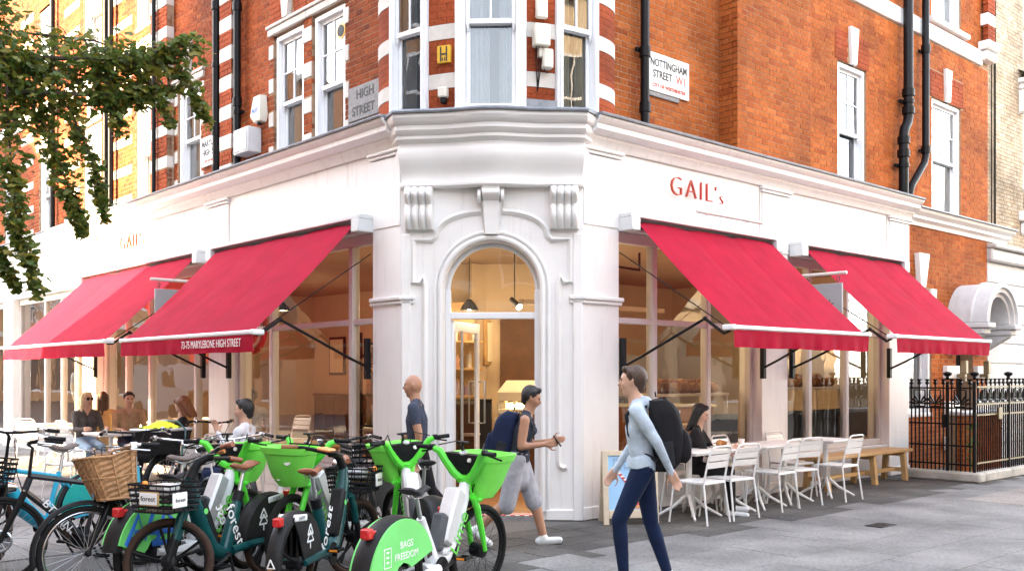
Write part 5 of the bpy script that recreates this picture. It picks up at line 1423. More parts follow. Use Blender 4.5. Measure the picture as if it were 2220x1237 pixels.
for x, lb in ((2.2, 'left framed print on the warm wall inside the shop'), (2.9, 'right framed print on the warm wall inside the shop')):
    t = thing('framed_print', lb, 'picture', FR @ T(x, 3.0, 1.7)); part(MB().cbox(x - .28, x + .28, 3.9, 3.94, 1.75, 2.45, .006), 'frame', K['oak'], t, FR); part(MB().box(x - .23, x + .23, 3.88, 3.895, 1.8, 2.4), 'print', K['cream'], t, FR)
part(MB().box(1.7, 3.5, 3.945, 4.0, .06, 3.29), 'interior_wall', K['intwall'], bld, FR)
t = thing('ceiling_pipe', 'bent black pipe run under the shop ceiling at the right window', 'pipe', FR @ T(1.2, 1.2, 3.1))
part(MB().tube([(.8, 1.1, 3.29), (.8, 1.1, 3.05), (1.3, 1.1, 3.05), (1.3, 1.1, 2.8), (1.9, 1.3, 2.8), (1.9, 1.3, 3.05), (2.6, 1.4, 3.05), (2.6, 1.4, 3.29)], .018, 8), 'run', K['black'], t, FR)
part(MB().box(.6, 3.4, 1.6, 1.7, 2.5, 2.56), 'lamp_rail', K['cream'], t, FR)
# metal goods shelf behind the left window
t = thing('goods_shelf', 'black metal shelf of packets behind the window left of the door', 'shelf', FL @ T(-1.2, .9, .05))
m = MB()
for x in (-1.85, -.75):
    for y in (.7, 1.1): m.box(x - .015, x + .015, y - .015, y + .015, .05, 2.15)
m.tube([(-1.85, .7, 1.9), (-1.2, .7, 1.2)], .01, 5); part(m, 'post', K['black'], t, FL)
rb = random.Random(9)
for k, z in enumerate((.5, .95, 1.35, 1.75)):
    part(MB().cbox(-1.87, -.73, .68, 1.12, z - .02, z, .004), 'shelf_board', K['black'], t, FL)
    x = -1.8; i = 0
    while x < -.82:
        w_ = rb.uniform(.09, .14); h_ = rb.uniform(.14, .28)
        tag(part(MB().cbox(x, x + w_, .74, .95, z, z + h_, .008), 'packet', K['packs'], None, FL), '%s packet on the %s of the black metal shelf' % (['first', 'second', 'third', 'fourth', 'fifth', 'sixth', 'seventh', 'eighth', 'ninth'][min(i, 8)], ['bottom board', 'second board', 'third board', 'top board'][k]), 'packet', 'packets on the goods shelf')
        x += w_ + .02; i += 1
# furniture seen inside the left windows
for x, y, rz, lb in ((-1.6, 2.3, 20, 'white cafe table inside the shop behind the goods shelf'), (-3.2, 2.1, 5, 'white cafe table deep inside the near left window'), (-6.4, 1.5, 0, 'white cafe table inside the farther left window'), (-8.3, 1.9, 10, 'white cafe table at the far end inside the farther left window')):
    place(tb0, FL @ T(x, y, .052) @ RZ(R(rz)), lb)
for x, y, rz, lb in ((-2.1, 2.4, 80, 'white cafe chair inside the shop near the goods shelf'), (-3.0, 2.75, 10, 'white cafe chair with its back to the inner wall of the near left window'), (-3.75, 1.9, -70, 'white cafe chair inside the near left window, turned sideways'), (-6.2, 2.15, 15, 'white cafe chair inside the farther left window'), (-8.0, 2.5, -10, 'white cafe chair at the far end inside the farther left window')):
    place(ch0, FL @ T(x, y, .052) @ RZ(R(rz)), lb)
for F, x0, x1, lb in ((FL, -9.8, -3.4, 'dark timber dado along the inner wall of the left windows'), (FR, 3.6, 7.5, 'dark timber dado along the inner wall of the farther right window')):
    t = thing('wall_dado', lb, 'panelling', F @ T((x0 + x1) / 2, 4.78, .06))
    n_ = int((x1 - x0) / .42)
    for k in range(n_): part(MB().cbox(x0 + k * .42, x0 + k * .42 + .40, 4.74, 4.79, .06, 1.15, .008), 'panel', K['walnut'], t, F)
    part(MB().cbox(x0, x1, 4.70, 4.79, 1.153, 1.2, .006), 'rail', K['walnut'], t, F)
for x, z, w_, h_, lb in ((-4.6, 2.0, .5, .7, 'tall framed print inside the near left window'), (-6.3, 2.0, .9, .6, 'wide framed print inside the farther left window'), (-7.6, 2.0, .5, .5, 'small square framed print inside the farther left window'), (-8.9, 2.0, .6, .8, 'large framed print at the far end inside the farther left window')):
    t = thing('framed_print', lb, 'picture', FL @ T(x, 4.78, z)); part(MB().cbox(x - w_ / 2, x + w_ / 2, 4.75, 4.79, z - h_ / 2, z + h_ / 2, .006), 'frame', K['black'], t, FL); part(MB().box(x - w_ / 2 + .05, x + w_ / 2 - .05, 4.74, 4.748, z - h_ / 2 + .05, z + h_ / 2 - .05), 'print', K['cream'], t, FL)
m = MB(); m.cbox(-3.9, -2.2, .55, .95, .62, .66, .006)
t = thing('window_counter', 'long timber window counter inside the left shop window', 'counter', FL @ T(-3, .7, .05)); part(m, 'top', K['oak'], t, FL)
m = MB()
for x in (-3.8, -2.3): m.box(x - .03, x + .03, .72, .78, .05, .62)
part(m, 'leg', K['black'], t, FL)
t = thing('round_wall_art', 'round red and white wall emblem inside the farther left window', 'wall art', FL @ T(-5.2, 1.2, 2.3))
m = MB(); m.tube([(-5.4, 1.0, 2.35), (-5.4, 1.04, 2.35)], .42, 28); part(m, 'disc', K['redlens'], t, FL); m = MB(); m.ring((-5.4, .99, 2.35), (0, 1, 0), .30, .03, 28, 6); part(m, 'circle', K['whitepaint'], t, FL)

# ------------------------------------------------------------------ bicycles
_wheels = {}
def wheel_mesh(style, r):
    k = (style, r)
    if k in _wheels: return _wheels[k]
    tr = .026 if style in ('lime', 'forest') else .021
    ty = MB(); ty.ring((0, 0, 0), (0, 1, 0), r - tr, tr, 44, 10)
    rm = MB(); rr0 = r - 2 * tr
    rm.ring((0, 0, 0), (0, 1, 0), rr0 - .004, .014, 44, 6)
    if style in ('city', 'mtb'): rm.ring((0, .013, 0), (0, 1, 0), rr0 + .022, .0035, 44, 5); rm.ring((0, -.013, 0), (0, 1, 0), rr0 + .022, .0035, 44, 5)
    hb = MB()
    hr = .055 if style in ('lime',) else .05 if style == 'forest' else .024
    hb.tube([(0, -.055, 0), (0, -.045, 0), (0, .045, 0), (0, .055, 0)], [hr * .6, hr, hr, hr * .6], 16); hb.tube([(0, -.075, 0), (0, .075, 0)], .012, 8)
    sp = MB(); mags = []
    if style in ('forest', 'mtb2'):
        for i in range(5):
            a = 2 * math.pi * i / 5 + .3
            for s in (-1, 1):
                q = MB(); q.tube([(hr * .8 * math.cos(a), s * .022, hr * .8 * math.sin(a)), (rr0 * .5 * math.cos(a + s * .10), s * .016, rr0 * .5 * math.sin(a + s * .10)), (rr0 * math.cos(a + s * .13), s * .006, rr0 * math.sin(a + s * .13))], [.013, .010, .013], 6); mags.append(q.mesh('spoke', K['black']))
    else:
        n = 32
        for i in range(n):
            a = 2 * math.pi * i / n; s = 1 if i % 2 else -1; b = a + (.55 if (i // 2) % 2 else -.55)
            sp.tube([(hr * .9 * math.cos(b), s * .035, hr * .9 * math.sin(b)), (rr0 * math.cos(a), 0, rr0 * math.sin(a))], .0016, 4, cap=False)
    res = (ty.mesh('tyre', K['tan_rubber' if style == 'forest' else 'rubber']), rm.mesh('rim', K['black' if style != 'city' else 'chrome']), hb.mesh('hub', K['black']), sp.mesh('spokes', K['steel' if style != 'lime' else 'black']) if sp.v else None, mags)
    _wheels[k] = res; return res
def add_wheel(t, M, style, r, disc=False):
    ty, rm, hb, sp, mg = wheel_mesh(style, r)
    w = part(rm, 'wheel', None, t, M)
    part(ty, 'tyre', None, w); part(hb, 'hub', None, w)
    if sp: tag(part(sp, 'spokes', None, w), None, kind='stuff')
    for q in mg: part(q, 'spoke', None, w)
    if disc:
        m = MB(); m.ring((0, .05, 0), (0, 1, 0), .075, .012, 24, 4); 
        for k in range(6): a = k * math.pi / 3; m.tube([(0, .05, 0), (.075 * math.cos(a), .05, .075 * math.sin(a + .3))], .006, 4)
        part(m, 'brake_disc', K['steel'], w)
    return w
def fender(cx, cz, rad, wd, a0, a1, n=16, lip=.03, th=.003):
    m = MB(); rings = []
    for i in range(n + 1):
        a = R(a0 + (a1 - a0) * i / n); c_, s_ = math.cos(a), math.sin(a)
        pr = [(-wd / 2, rad - lip), (-wd / 2 * .96, rad - .008), (-wd / 2 * .6, rad + .004), (0, rad + .010), (wd / 2 * .6, rad + .004), (wd / 2 * .96, rad - .008), (wd / 2, rad - lip)]
        pr = pr + [(y * .93, q - th - .002) for y, q in pr[::-1]]
        rings.append([(cx + q * c_, y, cz + q * s_) for y, q in pr])
    m.loft(rings); return m
def saddle(x, z, mat, t, post, L_=.27, name='saddle'):
    rg = []
    for i in range(11):
        u = i / 10; xx = x + .12 - L_ * u
        hw = .020 + .058 * max(0, (u - .25) / .75) ** 1.1 if u < .92 else .066
        zc = z + .012 * math.cos(u * 6.0) + .018 * max(0, u - .6)
        rg.append([(xx, hw * math.cos(a), zc + (.026 if math.sin(a) > 0 else .020) * math.sin(a) * (1 if 0 < i < 10 else .4)) for a in [2 * math.pi * k / 12 for k in range(12)]])
    m = MB(); m.loft(rg); s = part(m, name, K[mat], t)
    m = MB()
    for yy in (-.02, .02): m.tube([(x + .07, yy, z - .015), (x, yy, z - .04), (x - .09, yy, z - .035), (x - .13, yy, z - .01)], .005, 5)
    m.tube([(x - .03, 0, z - .03), post], .0145, 10); part(m, 'seat_post', K['steel'], t)
def cranks(t, x, z, ang=20):
    a = R(ang); m = MB(); dx, dz = .165 * math.cos(a), .165 * math.sin(a)
    m.tube([(x, -.075, z), (x + dx, -.085, z + dz)], .011, 6); m.tube([(x, .075, z), (x - dx, .085, z - dz)], .011, 6); m.tube([(x, -.08, z), (x, .08, z)], .02, 10)
    m.tube([(x, -.055, z), (x, -.048, z)], .085, 24); part(m, 'crank', K['black'], t)
    for s, px, pz in ((-1, x + dx, z + dz), (1, x - dx, z - dz)):
        m = MB()
        for q in (-.035, .035): m.box(px - .045, px + .045, s * .135 + q - .007, s * .135 + q + .007, pz - .01, pz + .01)
        m.box(px - .05, px - .036, s * .135 - .045, s * .135 + .045, pz - .011, pz + .011); m.box(px + .036, px + .05, s * .135 - .045, s * .135 + .045, pz - .011, pz + .011)
        p = part(m, 'pedal', K['dark_plastic'], t); part(MB().box(px - .054, px - .049, s * .135 - .03, s * .135 + .03, pz - .007, pz + .007), 'reflector', K['amber'], p)
def wire_basket(t, M, x0, x1, w, z0, z1, mat='black', taper=.8, slats=True):
    m = MB()
    top = [(x0, -w / 2), (x1, -w / 2), (x1, w / 2), (x0, w / 2)]
    cx_ = (x0 + x1) / 2
    def at(u, k): f = taper + (1 - taper) * u; return [(cx_ + (x - cx_) * f, y * f, z0 + (z1 - z0) * u) for x, y in top]
    for u in (0, .2, .4, .6, .8, 1):
        m.tube(at(u, 0), .0085 if u in (0, 1) else .011 if slats else .004, 6, closed=True)
    for e in range(4):
        for q in [i / 6 for i in range(6)]:
            a, b = at(0, 0), at(1, 0)
            p = [a[e][k] + (a[(e + 1) % 4][k] - a[e][k]) * q for k in range(3)]; r_ = [b[e][k] + (b[(e + 1) % 4][k] - b[e][k]) * q for k in range(3)]
            m.tube([p, r_], .004, 4)
    a = at(0, 0); m.add([a[0], a[1], a[2], a[3]], [(0, 1, 2, 3)])
    return part(m, 'basket', K[mat], t, M)
def bottle_box(t, p0, p1, wx, wy, mat, name):
    p0, p1 = Vector(p0), Vector(p1); zz = (p1 - p0); F = frame(p0, Vector((0, 1, 0)).cross(zz), zz)
    m = MB(); m.cbox(-wx / 2, wx / 2, -wy / 2, wy / 2, 0, zz.length, .018)
    return part(m, name, K[mat], t, WM[t.name] @ F)
SW = FACE
def sidetext(t, s, size, mat, p, ang, y, sx=1.0, name='lettering'):
    """writing on both flanks of a bicycle, at angle ang in the x-z plane"""
    B = WM[t.name]
    lettering(s, size, K[mat], t, B @ T(p[0], -y, p[1]) @ RY(-ang), name=name, sx=sx, ext=.0015)
    lettering(s, size, K[mat], t, B @ T(p[0], y, p[1]) @ RZ(math.pi) @ RY(ang), name=name, sx=sx, ext=.0015)
W2 = .56           # half the wheelbase

def bike_root(name, label, rear, front, group=None):
    rx, ry = rear; fx, fy = front
    d = Vector((fx - rx, fy - ry, 0)).normalized()
    c = ((rx + fx) / 2, (ry + fy) / 2, 0)
    return thing(name, label, 'bicycle', frame(c, d), group)
def steerM(t, deg, hx=.40, hz=.80, rake=.30):
    ax = Vector((-rake, 0, 1)).normalized()
    return WM[t.name] @ T(hx, 0, hz) @ Matrix.Rotation(R(deg), 4, ax) @ T(-hx, 0, -hz)

def lime_bike(label, rear, front, steer=0, panel='mint', sticker=None, seatz=.84, graffiti=False):
    t = bike_root('hire_bike', label, rear, front, 'lime green hire bikes'); r = .33
    B = WM[t.name]
    add_wheel(t, B @ T(-W2, 0, r), 'lime', r)
    m = MB(); m.tube([(.37, 0, .86), (.33, 0, .72), (.20, 0, .50), (.06, 0, .36), (-.06, 0, .30), (-.2, 0, .30)], [.035, .045, .052, .055, .055, .05], 10, sq=1.0)
    m.tube([(-.06, 0, .31), (-.17, 0, .52), (-.235, 0, .66)], [.05, .04, .03], 10)
    for s in (-1, 1): m.tube([(-.10, s * .05, .31), (-.35, s * .075, .30), (-W2, s * .078, r)], [.036, .034, .028], 8)
    m.tube([(.355, 0, .72), (.40, 0, .62)], .0, 4) if False else None
    part(m, 'frame', K['bikewhite'], t)
    bottle_box(t, (.035, 0, .45), (.235, 0, .80), .125, .12, 'silver', 'battery')
    bottle_box(t, (-.06, 0, .42), (.035, 0, .66), .085, .095, 'grey_plastic', 'lock_box')
    part(MB().cbox(.0, .11, -.05, .05, .36, .43, .02), 'battery_base', K['silver'], t)
    saddle(-.26, seatz, 'blacksaddle', t, (-.225, 0, .62))
    f = part(fender(-W2, r, .385, .135, 14, 172, 22, .06), 'rear_fender', K['skirt'], t)
    for s in (-1, 1):
        pl = [(-W2 + .375 * math.cos(R(a)), r + .375 * math.sin(R(a))) for a in range(20, 166, 8)] + [(-W2 - .12, r + .015), (-W2 - .09, r + .04), (-W2 - .06, r + .085), (-W2, r + .105), (-W2 + .06, r + .085), (-W2 + .09, r + .06)]
        m = MB(); m.prism(pl, s * .066, s * .078) if s > 0 else m.prism(pl, -.078, -.066)
        part(m, 'fender_panel', K[panel], f)
    if sticker:
        for k, (s, z, sz) in enumerate(sticker): sidetext(t, s, sz, 'whitepaint', (-W2 + .03, z), 0, .079, name='sticker_lettering')
        m = MB()
        for s in (-1, 1):
            for a, b, c, d in ((-.225, -.145, .43, .435), (-.225, -.145, .545, .55), (-.225, -.22, .435, .545), (-.15, -.145, .435, .545), (-.2, -.17, .46, .47), (-.2, -.17, .49, .50), (-.2, -.17, .52, .53)): m.box(-W2 + a, -W2 + b, s * .0795 - .001, s * .0795 + .001, c, d)
        part(m, 'sticker', K['whitepaint'], f)
    if graffiti:
        m = MB()
        for s in (-1, 1):
            y = s * .081
            for p in ([(-.30, .42), (-.18, .62), (-.12, .44), (-.02, .66)], [(.0, .40), (.08, .62), (.2, .50)], [(-.22, .50), (.22, .46)], [(-.05, .40), (.18, .38)]):
                m.tube([(-W2 + a, y, b) for a, b in p], .022, 5, sq=.1)
        part(m, 'graffiti', K['bluepaint'], f)
    m = MB(); m.cbox(-W2 - .32, -W2 - .26, -.032, .032, .615, .68, .008); m.cbox(-W2 - .27, -W2 - .20, -.02, .02, .62, .66, .006); part(m, 'rear_light', K['redlens'], t)
    part(MB().tube([(-W2, -.08, r), (-W2, .08, r)], .05, 14), 'rear_hub', K['dark_plastic'], t)
    cranks(t, -.05, .30)
    sidetext(t, 'Lime', .15, 'greenpaint', (.19, .51), R(57), .056, sx=1.1)
    Q = steerM(t, steer)
    add_wheel(t, Q @ T(W2, 0, r), 'lime', r)
    m = MB()
    for s in (-1, 1): m.tube([(.40, s * .055, .735), (.44, s * .062, .66), (.52, s * .06, .46), (W2, s * .062, r)], [.026, .026, .022, .016], 8)
    m.tube([(.40, -.06, .735), (.40, .06, .735)], .030, 8); m.tube([(.36, 0, .88), (.40, 0, .73)], .042, 10)
    m.cbox(.41, .47, -.10, .10, .70, .735, .012)
    fk = part(m, 'fork', K['lime'], t, Q)
    part(MB().tube([(.365, 0, .80), (.405, 0, .66)], .035, 10), 'head_sleeve', K['dark_plastic'], t, B)
    m = MB()
    for s in (-1, 1): m.tube([(.365, s * .03, .86), (.35, s * .085, .90), (.325, s * .15, .985), (.30, s * .19, 1.05), (.275, s * .23, 1.07)], [.030, .032, .030, .026, .02], 8)
    m.tube([(.365, -.05, .86), (.365, .05, .86)], .032, 8)
    hb = part(m, 'handlebar', K['lime'], t, Q)
    m = MB(); m.loft([[(.37, -.05, .87), (.37, .05, .87), (.40, .04, .88), (.40, -.04, .88)], [(.325, -.15, .99), (.325, .15, .99), (.39, .13, 1.0), (.39, -.13, 1.0)], [(.325, -.165, 1.04), (.325, .165, 1.04), (.39, .14, 1.045), (.39, -.14, 1.045)]]); db = part(m, 'dashboard', K['dark_plastic'], t, Q)
    m = MB(); m.tube([(.34, .0, 1.045), (.335, .0, 1.056)], .028, 12); m.tube([(.33, -.07, 1.0), (.315, -.07, 1.005)], .016, 10); part(m, 'display', K['silver'], db)
    m = MB(); m.tube([(.37, .02, 1.04), (.34, .02, 1.09), (.36, .02, 1.12)], .012, 6); m.cbox(.325, .38, -.02, .06, 1.115, 1.13, .005); part(m, 'phone_clip', K['dark_plastic'], db)
    for s in (-1, 1):
        part(MB().tube([(.275, s * .225, 1.07), (.24, s * .35, 1.075)], .017, 10), 'grip', K['dark_plastic'], hb)
        m = MB(); m.tube([(.275, s * .235, 1.07), (.30, s * .25, 1.055), (.31, s * .36, 1.03)], .007, 6); m.cbox(.255, .30, s * .235 - .02, s * .235 + .02, 1.055, 1.095, .008); part(m, 'brake_lever', K['black'], hb)
    rg = []
    for z, x0, x1, w_ in ((.72, .44, .62, .10), (.80, .43, .68, .14), (.98, .41, .745, .19), (.985, .40, .76, .20), (1.035, .395, .775, .215)):
        rg.append([((x0 + x1) / 2 + (x1 - x0) / 2 * math.copysign(abs(math.cos(a)) ** .6, math.cos(a)), w_ * math.copysign(abs(math.sin(a)) ** .55, math.sin(a)), z) for a in [2 * math.pi * q / 22 for q in range(22)]])
    def shrink(q, d): cx_ = sum(p[0] for p in q) / 22; return [(cx_ + (p[0] - cx_) * d, p[1] * d, p[2] + (.012 if p[2] < 1 else 0)) for p in q]
    m = MB(); m.loft(rg + [shrink(rg[4], .965), shrink(rg[1], .95), shrink(rg[0], .92)], cap=False); m.add(shrink(rg[0], .92), [tuple(range(22))]); m.add(rg[0], [tuple(range(22))[::-1]])
    bk = part(m, 'basket', K['limelight'], t, Q, smooth=30)
    for yy, zz in ((.06, .93), (-.05, .80)):
        x_ = .62 + (zz - .72) * .46; m = MB(); m.tube([(x_, yy, zz), (x_ + .006, yy, zz)], .03, 14); part(m, 'sticker', K['whitepaint'], bk)
    m = MB()
    for s in (-1, 1): m.tube([(.30, s * .20, 1.09), (.42, s * .12, 1.12), (.47, s * .05, .95), (.40, s * .03, .72)], .005, 5)
    part(m, 'brake_cable', K['black'], t, Q)
    m = MB(); m.tube([(-.12, .06, .28), (-.2, .14, .02)], .012, 6); part(m, 'kickstand', K['black'], t)
    return t

def forest_bike(label, rear, front, steer=0):
    t = bike_root('hire_bike', label, rear, front, 'dark teal hire bikes'); r = .305; B = WM[t.name]
    add_wheel(t, B @ T(-W2, 0, r), 'forest', r)
    m = MB(); m.tube([(.36, 0, .88), (.34, 0, .76), (.24, 0, .50), (.14, 0, .33), (.03, 0, .27), (-.08, 0, .29)], [.034, .05, .062, .064, .058, .045], 12)
    m.tube([(-.02, 0, .28), (-.12, 0, .52), (-.175, 0, .66)], [.05, .045, .036], 10)
    for s in (-1, 1): m.tube([(-.05, s * .045, .29), (-.3, s * .07, .31), (-W2, s * .078, r)], [.034, .028, .022], 8)
    part(m, 'frame', K['teal'], t)
    bottle_box(t, (.115, 0, .375), (.275, 0, .72), .075, .105, 'dark_plastic', 'battery')
    part(MB().tube([(-.165, 0, .64), (-.195, 0, .71)], .042, 12), 'seat_collar', K['dark_plastic'], t)
    saddle(-.22, .90, 'brownleather', t, (-.185, 0, .68))
    f = part(fender(-W2, r, .355, .105, -8, 196, 22, .04), 'rear_fender', K['skirt'], t)
    for s in (-1, 1):
        pl = [(-W2 + .352 * math.cos(R(a)), r + .352 * math.sin(R(a))) for a in range(-6, 120, 7)] + [(-W2 - .05, r + .2), (-W2 + .02, r + .05), (-W2 + .08, r - .03)]
        m = MB(); m.prism(pl, *sorted((s * .05, s * .058))); part(m, 'skirt_guard', K['skirt'], f)
        tr = MB(); y0, y1 = sorted((s * .0585, s * .0605))
        cx_, cz_ = -W2 + .14, r + .14
        for a, b in (((0, .11), (.045, .04)), ((0, .065), (.055, -.01))):
            for q in (-1, 1): tr.tube([(cx_ + a[0], s * .06, cz_ + a[1]), (cx_ + q * b[0], s * .06, cz_ + b[1])], .007, 4, sq=.4)
            tr.tube([(cx_ - b[0], s * .06, cz_ + b[1]), (cx_ + b[0], s * .06, cz_ + b[1])], .007, 4, sq=.4)
        tr.tube([(cx_, s * .06, cz_ - .01), (cx_, s * .06, cz_ - .06)], .008, 4, sq=.4); part(tr, 'tree_emblem', K['whitepaint'], f)
        pl = MB(); A = RY(-R(0)); 
        pm_ = frame((-W2 - .02, s * .054, r + .315), (1, 0, -.10 if True else 0), (.1, 0, 1)); 
        pl.M = pm_; pl.cbox(-.10, .10, -.012, .012, -.024, .024, .008); part(pl, 'number_plate', K['whitepaint'], f)
    lettering('018204', .032, K['greysign'], f, B @ T(-W2 - .02, -.068, r + .315), ext=.001); lettering('018204', .032, K['greysign'], f, B @ T(-W2 - .02, .068, r + .315) @ RZ(math.pi), ext=.001)
    m = MB(); m.cbox(-W2 - .285, -W2 - .225, -.03, .03, r + .285, r + .345, .008); part(m, 'rear_light', K['redlens'], t)
    m = MB(); m.cbox(-W2 - .39, -W2 - .37, -.02, .02, r - .04, r + .02, .005); part(m, 'reflector', K['amber'], t)
    m = MB(); 
    for q in (-1, 1): m.tube([(-W2 - .365, q * .026, r + .03), (-W2 - .372, 0, r + .09)], .005, 4); m.tube([(-W2 - .362, q * .028, r + .03), (-W2 - .362, 0, r + .03)], .004, 4)
    part(m, 'tree_emblem', K['whitepaint'], f)
    cranks(t, .02, .27, 160)
    sidetext(t, 'forest', .135, 'whitepaint', (-.085, .475), R(66), .048, sx=1.05)
    lettering('forest', .1, K['whitepaint'], t, B @ T(.30, -.058, .60) @ RY(-R(66))) if False else None
    m = MB(); m.tube([(.255, -.056, .62), (.255, -.060, .62)], .022, 14); m.tube([(.255, .056, .62), (.255, .060, .62)], .022, 14); part(m, 'badge', K['mint'], t)
    Q = steerM(t, steer, hx=.39)
    add_wheel(t, Q @ T(W2, 0, r), 'forest', r)
    m = MB()
    for s in (-1, 1): m.tube([(.415, s * .062, .66), (.45, s * .064, .58), (.50, s * .064, .45)], [.024, .028, .026], 8)
    m.tube([(.41, -.065, .66), (.41, .065, .66)], .026, 8); part(m, 'fork', K['teal'], t, Q)
    m = MB()
    for s in (-1, 1): m.tube([(.49, s * .064, .48), (W2, s * .066, r)], [.027, .022], 8)
    part(m, 'fork_guard', K['dark_plastic'], t, Q)
    m = MB(); m.tube([(.36, 0, .86), (.335, 0, .91), (.30, 0, .965), (.24, 0, .99), (.19, 0, .99)], [.036, .036, .034, .03, .024], 10); part(m, 'stem', K['dark_plastic'], t, Q)
    m = MB(); m.tube([(.06, -.30, 1.0), (.12, -.22, 1.01), (.19, -.10, 1.0), (.20, 0, .99), (.19, .10, 1.0), (.12, .22, 1.01), (.06, .30, 1.0)], .016, 8); hb = part(m, 'handlebar', K['black'], t, Q)
    for s in (-1, 1):
        part(MB().tube([(.10, s * .245, 1.01), (.02, s * .345, 1.0)], .020, 10), 'grip', K['brownleather'], hb)
        m = MB(); m.tube([(.15, s * .19, 1.0), (.20, s * .24, .97), (.14, s * .33, .95)], .007, 6); part(m, 'brake_lever', K['black'], hb)
    m = MB(); m.cbox(.10, .20, -.06, .06, 1.015, 1.04, .01); part(m, 'phone_holder', K['orange'], hb)
    Q2 = B @ T(0, 0, -.085)
    wb = wire_basket(t, Q2, .44, .76, .36, .755, .94, 'dark_plastic', .86)
    m = MB(); m.cbox(.752, .765, -.085, .085, .80, .90, .006); part(m, 'name_plate', K['oak'], wb)
    m = MB(); m.cbox(.766, .770, -.075, .075, .81, .89, .003); pp_ = part(m, 'plate_face', K['whitepaint'], t, Q2)
    lettering('forest', .05, K['blackpaint'], t, Q2 @ T(.772, 0, .85) @ RZ(R(90)), ext=.001, sx=1.05)
    for s in (-1, 1):
        part(MB().cbox(.60, .74, s * .182 - .006, s * .182 + .006, .79, .89, .004), 'side_plate', K['whitepaint'], t, Q2)
        lettering('forest', .04, K['blackpaint'], t, Q2 @ T(.67, s * .19, .84) @ RZ(R(0 if s < 0 else 180)), ext=.001)
    m = MB(); m.ball((.62, -.165, .93), .022, nu=8, nv=6); part(m, 'bell', K['amber'], t, Q2)
    m = MB(); m.cbox(.50, .66, -.10, .04, .86, .93, .01); part(m, 'parcel', K['silver'], t, Q2)
    m = MB()
    for s in (-1, 1): m.tube([(.17, s * .15, .99), (.36, s * .10, .95), (.42, s * .04, .80), (.41, s * .05, .64)], .0045, 5)
    part(m, 'brake_cable', K['black'], t, Q)
    m = MB(); m.tube([(-.02, .05, .26), (-.04, .10, .02)], .013, 6); m.cbox(-.08, .0, .06, .14, .005, .02, .004); part(m, 'kickstand', K['black'], t)
    return t

